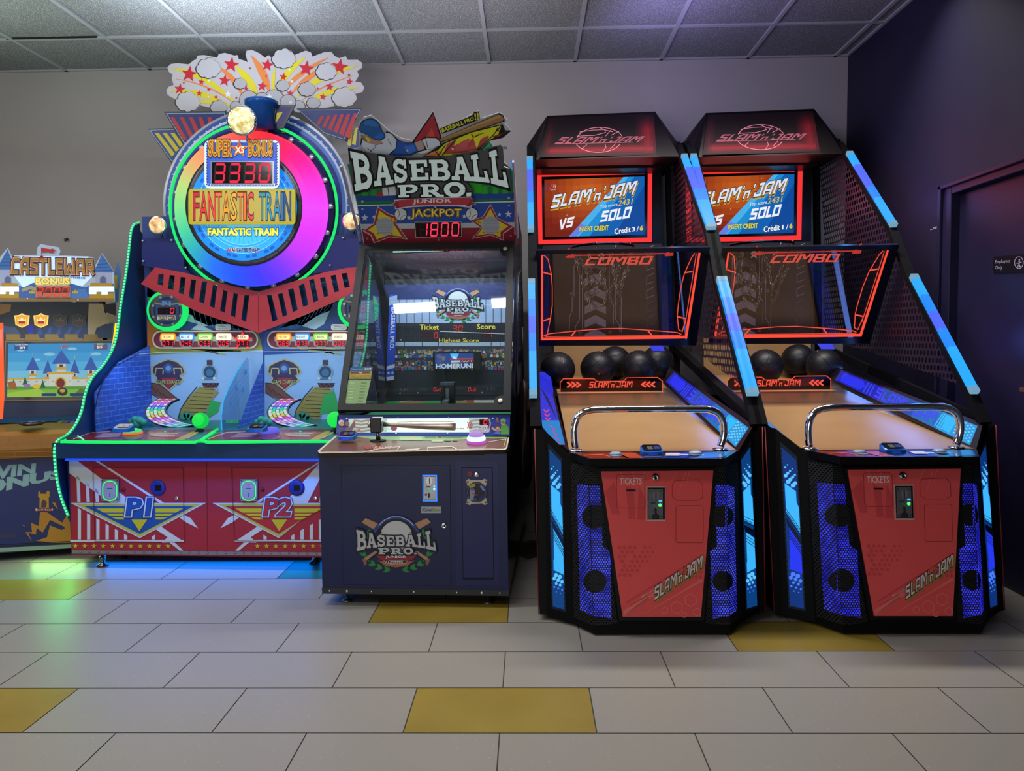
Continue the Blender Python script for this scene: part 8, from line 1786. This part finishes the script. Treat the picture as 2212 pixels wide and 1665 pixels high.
    for x0, x1 in ((0, 200), (940, 1205)):
        mb.poly(kA([(x0, 680), (x1, 680), (x1, 735), (x0 + (x1 - x0)*.75, 735), (x0 + (x1 - x0)*.75, 765), (x0 + (x1 - x0)*.5, 765), (x0 + (x1 - x0)*.5, 735), (x0 + (x1 - x0)*.3, 735), (x0 + (x1 - x0)*.3, 760), (x0, 760)]), B('#c0dcf8', .9), 6); mb.poly(kA([(x0, 735), (x1, 745), (x1, 836), (x0, 830)]), gd, 5); mb.poly(kA([(x0 + 20, 640), (x1 - 20, 645), (x1 - 10, 690), (x0 + 10, 690)]), gd, 5)
    mb.line(kA([(230, 720), (330, 690), (420, 730), (560, 800), (800, 830)]), 7, M('#a4967c', .4), 5); mb.poly(kA([(800, 720), (900, 700), (960, 836), (560, 836)]), M('#4c7cc0', .4), 4)
    for x in (340, 795): mb.poly(kA([(x - 35, 720), (x - 15, 735), (x, 710), (x + 15, 735), (x + 35, 720), (x + 30, 755), (x - 30, 755)]), M('#b8a83c', .4), 6)
    mb.poly(kA([(0, 800), (1210, 805), (1210, 838), (0, 836)]), M('#8a6a3a', .4), 7)
    tq = kA([(125, 375), (985, 395), (1000, 555), (115, 545)])
    mb.strokes('CASTLEWAR', tq, M('#3a1c2c', .4), TECHF, 8, .10, lw=.2); mb.strokes('CASTLEWAR', tq, B('#e09888', .3), TECHF, 10, .03, lw=.2); mb.strokes('CASTLEWAR', [(x + .4, y - .4) for x, y in tq], M('#94783a', .35), TECHF, 12, .0, lw=.2)
    mb.poly(kA([(438, 270), (540, 285), (548, 275), (600, 298), (560, 305), (580, 325), (500, 310), (440, 318)]), M('#b02830', .4), 12); mb.line(kA([(438, 265), (440, 385)]), 1, M('#5c2430', .4), 12); mb.poly(kA([(420, 385), (425, 355), (455, 355), (462, 385)]), M('#8c2c30', .4), 12)
    mb.text('EVERYTHING', kA([(640, 572), (900, 578), (900, 598), (640, 592)]), M('#3c5488', .4), 8, .03)
    mb.poly(kA(rrect(365, 580, 748, 668, 30)), B('#c8bc88', .4), 12); mb.text('BONUS', kA([(380, 590), (732, 592), (735, 655), (380, 655)]), M('#7a6a34', .4), 13, .09); mb.text('BONUS', kA([(380, 590), (732, 592), (735, 655), (380, 655)]), B('#d8c468', .5), 14, .05)
    mb.poly(kA([(378, 678), (742, 678), (742, 795), (378, 795)]), M('#c8bcb0', .4), 13); mb.poly(kA([(382, 682), (738, 682), (738, 790), (382, 790)]), M('#6c3a34', .3), 14); mb.poly(kA([(382, 730), (450, 745), (560, 750), (738, 740), (738, 790), (382, 790)]), M('#a87c64', .3), 15); mb.seg('2000', kA([(384, 684), (738, 684), (738, 790), (380, 788)]), E('#ff3028', 1.15), M('#5c2c28', .3), 16, w=.13)
    for x, y in ((205, 372), (905, 392), (290, 808), (825, 820), (230, 560), (600, 540)): mb.circ(*kA([(x, y)])[0], 1.6, SCREW, k=17)
    hb = mb.build('header_board', t, label='castle-shaped header reading CASTLEWAR over a red 2000')
    mb = MB().on(Pl(P(0, .42, 1.6), ey), 0); mb.slab(kA([(1200, 860), (1190, 660), (1180, 560), (1215, 520), (1245, 405), (1275, 500), (1280, 560), (1262, 640), (1250, 840)]), .01, M('#4c6c9c', .35), M('#b0bccc', .4), 0); mb.on(Pl(P(0, .42, 1.6), ey), 1).poly(kA([(1190, 560), (1240, 560), (1240, 700), (1195, 700)]), M('#a08c34', .4)); mb.build('side_tower_board', t)
    def lights():
        area_to(P(.1, .25, 1.30), P(.1, .5, 1.1), .5, .1, 1.0, (.7, .85, 1), 'screen_glow')
        point(P(.0, .1, 1.5), .4, (.7, .9, .95), .1); area_to(P(-.2, .1, 2.3), P(-.2, -.1, 3.2), .6, .6, 11, (.8, 1, .85), 'ceiling_uplight')  # uplight added to carry the castle's glow onto the ceiling
        area_to(P(.3, -.05, .06), P(.1, -.8, 0), .3, .05, .5, (.5, 1, .3), 'floor_glow')
    LIGHTS.append(lights)
castle_machine()
# ---------------------------------------------------------------- loose sack in the gap
def sack():
    mb = MB(); Y = 4.1; m = noisy('dark_brown_sheeting', '#1a1210', '#241814', 14, .35, .4)
    c = at(1156, 1000, Y); n = 20; rows = [(1.02, .0), (1.0, .045), (.9, .075), (.78, .09), (.66, .10), (.55, .105), (.47, .09), (.42, .05), (.41, .01)]
    vs = []; fs = []; rr = random.Random(4)
    x0 = -.026
    for z, r in rows:
        for k in range(n):
            a = 2*math.pi*k/n; q = r*(1 + .08*math.sin(5*a + z*9)); vs.append((x0 + .45*q*math.cos(a), Y + q*math.sin(a), z))
    for i in range(len(rows) - 1):
        for k in range(n): fs.append((i*n + k, i*n + (k + 1) % n, (i + 1)*n + (k + 1) % n, (i + 1)*n + k))
    mb.mesh(vs, fs, m, True); mb.tube([(x0, Y, 1.0), (x0 - .005, Y + .02, 1.3)], .006, BLACK, 6)
    o = mb.build('hanging_sack', origin=(x0, Y, .41)); tag(o, 'dark brown sack hanging in the gap between the baseball and basketball machines', 'sack')
sack()
# ================================================================ lights, camera
TROF = [(-1.02, 3.25, .33, .075), (-.235, 3.25, .33, .075), (-1.80, 3.25, .33, .075)]
trof_m = bpy.data.materials.new('lamp_diffuser'); trof_m.use_nodes = True
bb_ = trof_m.node_tree.nodes['Principled BSDF']; bb_.inputs['Emission Color'].default_value = (.93, .96, 1, 1); bb_.inputs['Emission Strength'].default_value = 9.
trof_m.cycles.emission_sampling = 'NONE'
first = None
for i, (x, y, hx, hy) in enumerate(TROF):
    if first is None:
        t = thing('ceiling_light', 'small bright ceiling light mirrored in the baseball machine glass', 'ceiling light', (x, y, CEIL - .001), 'ceiling lights above the baseball machine')
        mb = MB()
        mb.box(x - hx/2 - .02, x + hx/2 + .02, y - hy/2 - .02, y + hy/2 + .02, CEIL - .018, CEIL - .0005, M('#e8e8e8', .5)); mb.build('light_frame', t, bevel=.003)
        mb = MB(); mb.box(x - hx/2, x + hx/2, y - hy/2, y + hy/2, CEIL - .026, CEIL - .018, trof_m); mb.build('light_diffuser', t); first = t
    else:
        t = copy_tree(first); t.location = (x, y, CEIL - .001)
def area(x, y, z, sx, sy, e, c, rot=(0, 0, 0), name='lamp_light', spread=180):
    l = bpy.data.lights.new(name, 'AREA'); l.shape = 'RECTANGLE'; l.size = sx; l.size_y = sy; l.energy = e; l.color = c; l.spread = math.radians(spread)
    o = bpy.data.objects.new(name, l); C.objects.link(o); o.location = (x, y, z); o.rotation_euler = rot; return o
def area_to(p, tgt, sx, sy, e, c, name='neon_light', spread=180):
    o = area(*p, sx, sy, e, c, name=name, spread=spread); o.rotation_euler = (Vector(tgt) - Vector(p)).to_track_quat('-Z', 'Y').to_euler(); return o
def point(p, e, c, r=.03, name='glow_light'):
    l = bpy.data.lights.new(name, 'POINT'); l.energy = e; l.color = c; l.shadow_soft_size = r
    o = bpy.data.objects.new(name, l); C.objects.link(o); o.location = p; return o
for x, y, hx, hy in TROF: area(x, y, CEIL - .03, hx, hy, 13, (.95, .97, 1))
for x, y, e in ((-3.4, 3.3, 20), (-2.4, .9, 20), (-1.3, .9, 16), (-1.2, -1.5, 12), (-4.4, .8, 14)): area(x, y, CEIL - .01, 1.18, .56, e, (1, .96, .9))
area_to((-1.9, -3.85, .75), (-.9, 5, 1.2), 3.6, 1.2, 82, (1, .97, .93), 'front_fill')  # unseen fill added behind the camera to brighten machine fronts; no window there
area_to((-.45, 4.3, 2.5), (-.2, 4.8, 3.2), .8, .3, 6, (.9, .85, 1), 'ceiling_uplight'); area_to((-1.3, 5.2, 2.1), (-1.1, 5.1, 3.2), 1.2, .2, 4.0, (.8, .9, 1), 'ceiling_uplight')  # unseen uplights added to brighten the ceiling; no fixtures there
area(1.1, 4.15, CEIL - .01, 2.0, .2, 44, (1, .96, .9), spread=115)
for x, e, c in ((-3.3, 16, (1, .97, .93)), (-2.0, 14, (1, .97, .97)), (.3, 3, (.9, .85, 1))): point((x, 2.95, 2.72), e, c, .12, 'room_fill')  # unseen fill points added to brighten ceiling and walls; nothing hangs there
for fn in LIGHTS: fn()
w = bpy.data.worlds.new('room_air'); bpy.context.scene.world = w; w.use_nodes = True
w.node_tree.nodes['Background'].inputs[0].default_value = (.5, .5, .55, 1); w.node_tree.nodes['Background'].inputs[1].default_value = .1
cam = bpy.data.cameras.new('camera'); co = bpy.data.objects.new('camera', cam); C.objects.link(co)
cam.sensor_fit = 'HORIZONTAL'; cam.sensor_width = 36.0; cam.lens = F0/W0*36.0; cam.clip_start = .05
co.matrix_world = Matrix.Translation(CAM) @ R.to_4x4()
sc = bpy.context.scene; sc.camera = co
sc.view_settings.view_transform = 'Standard'; sc.view_settings.look = 'None'; sc.view_settings.exposure = 0; sc.view_settings.gamma = 1; sc.view_settings.use_curve_mapping = False
sc.cycles.transparent_max_bounces = 24; sc.cycles.max_bounces = 8; sc.cycles.diffuse_bounces = 3; sc.cycles.glossy_bounces = 4
sc.cycles.use_denoising = True; sc.cycles.sample_clamp_indirect = 4
for o in bpy.data.objects:
    if '_o' in o: del o['_o']
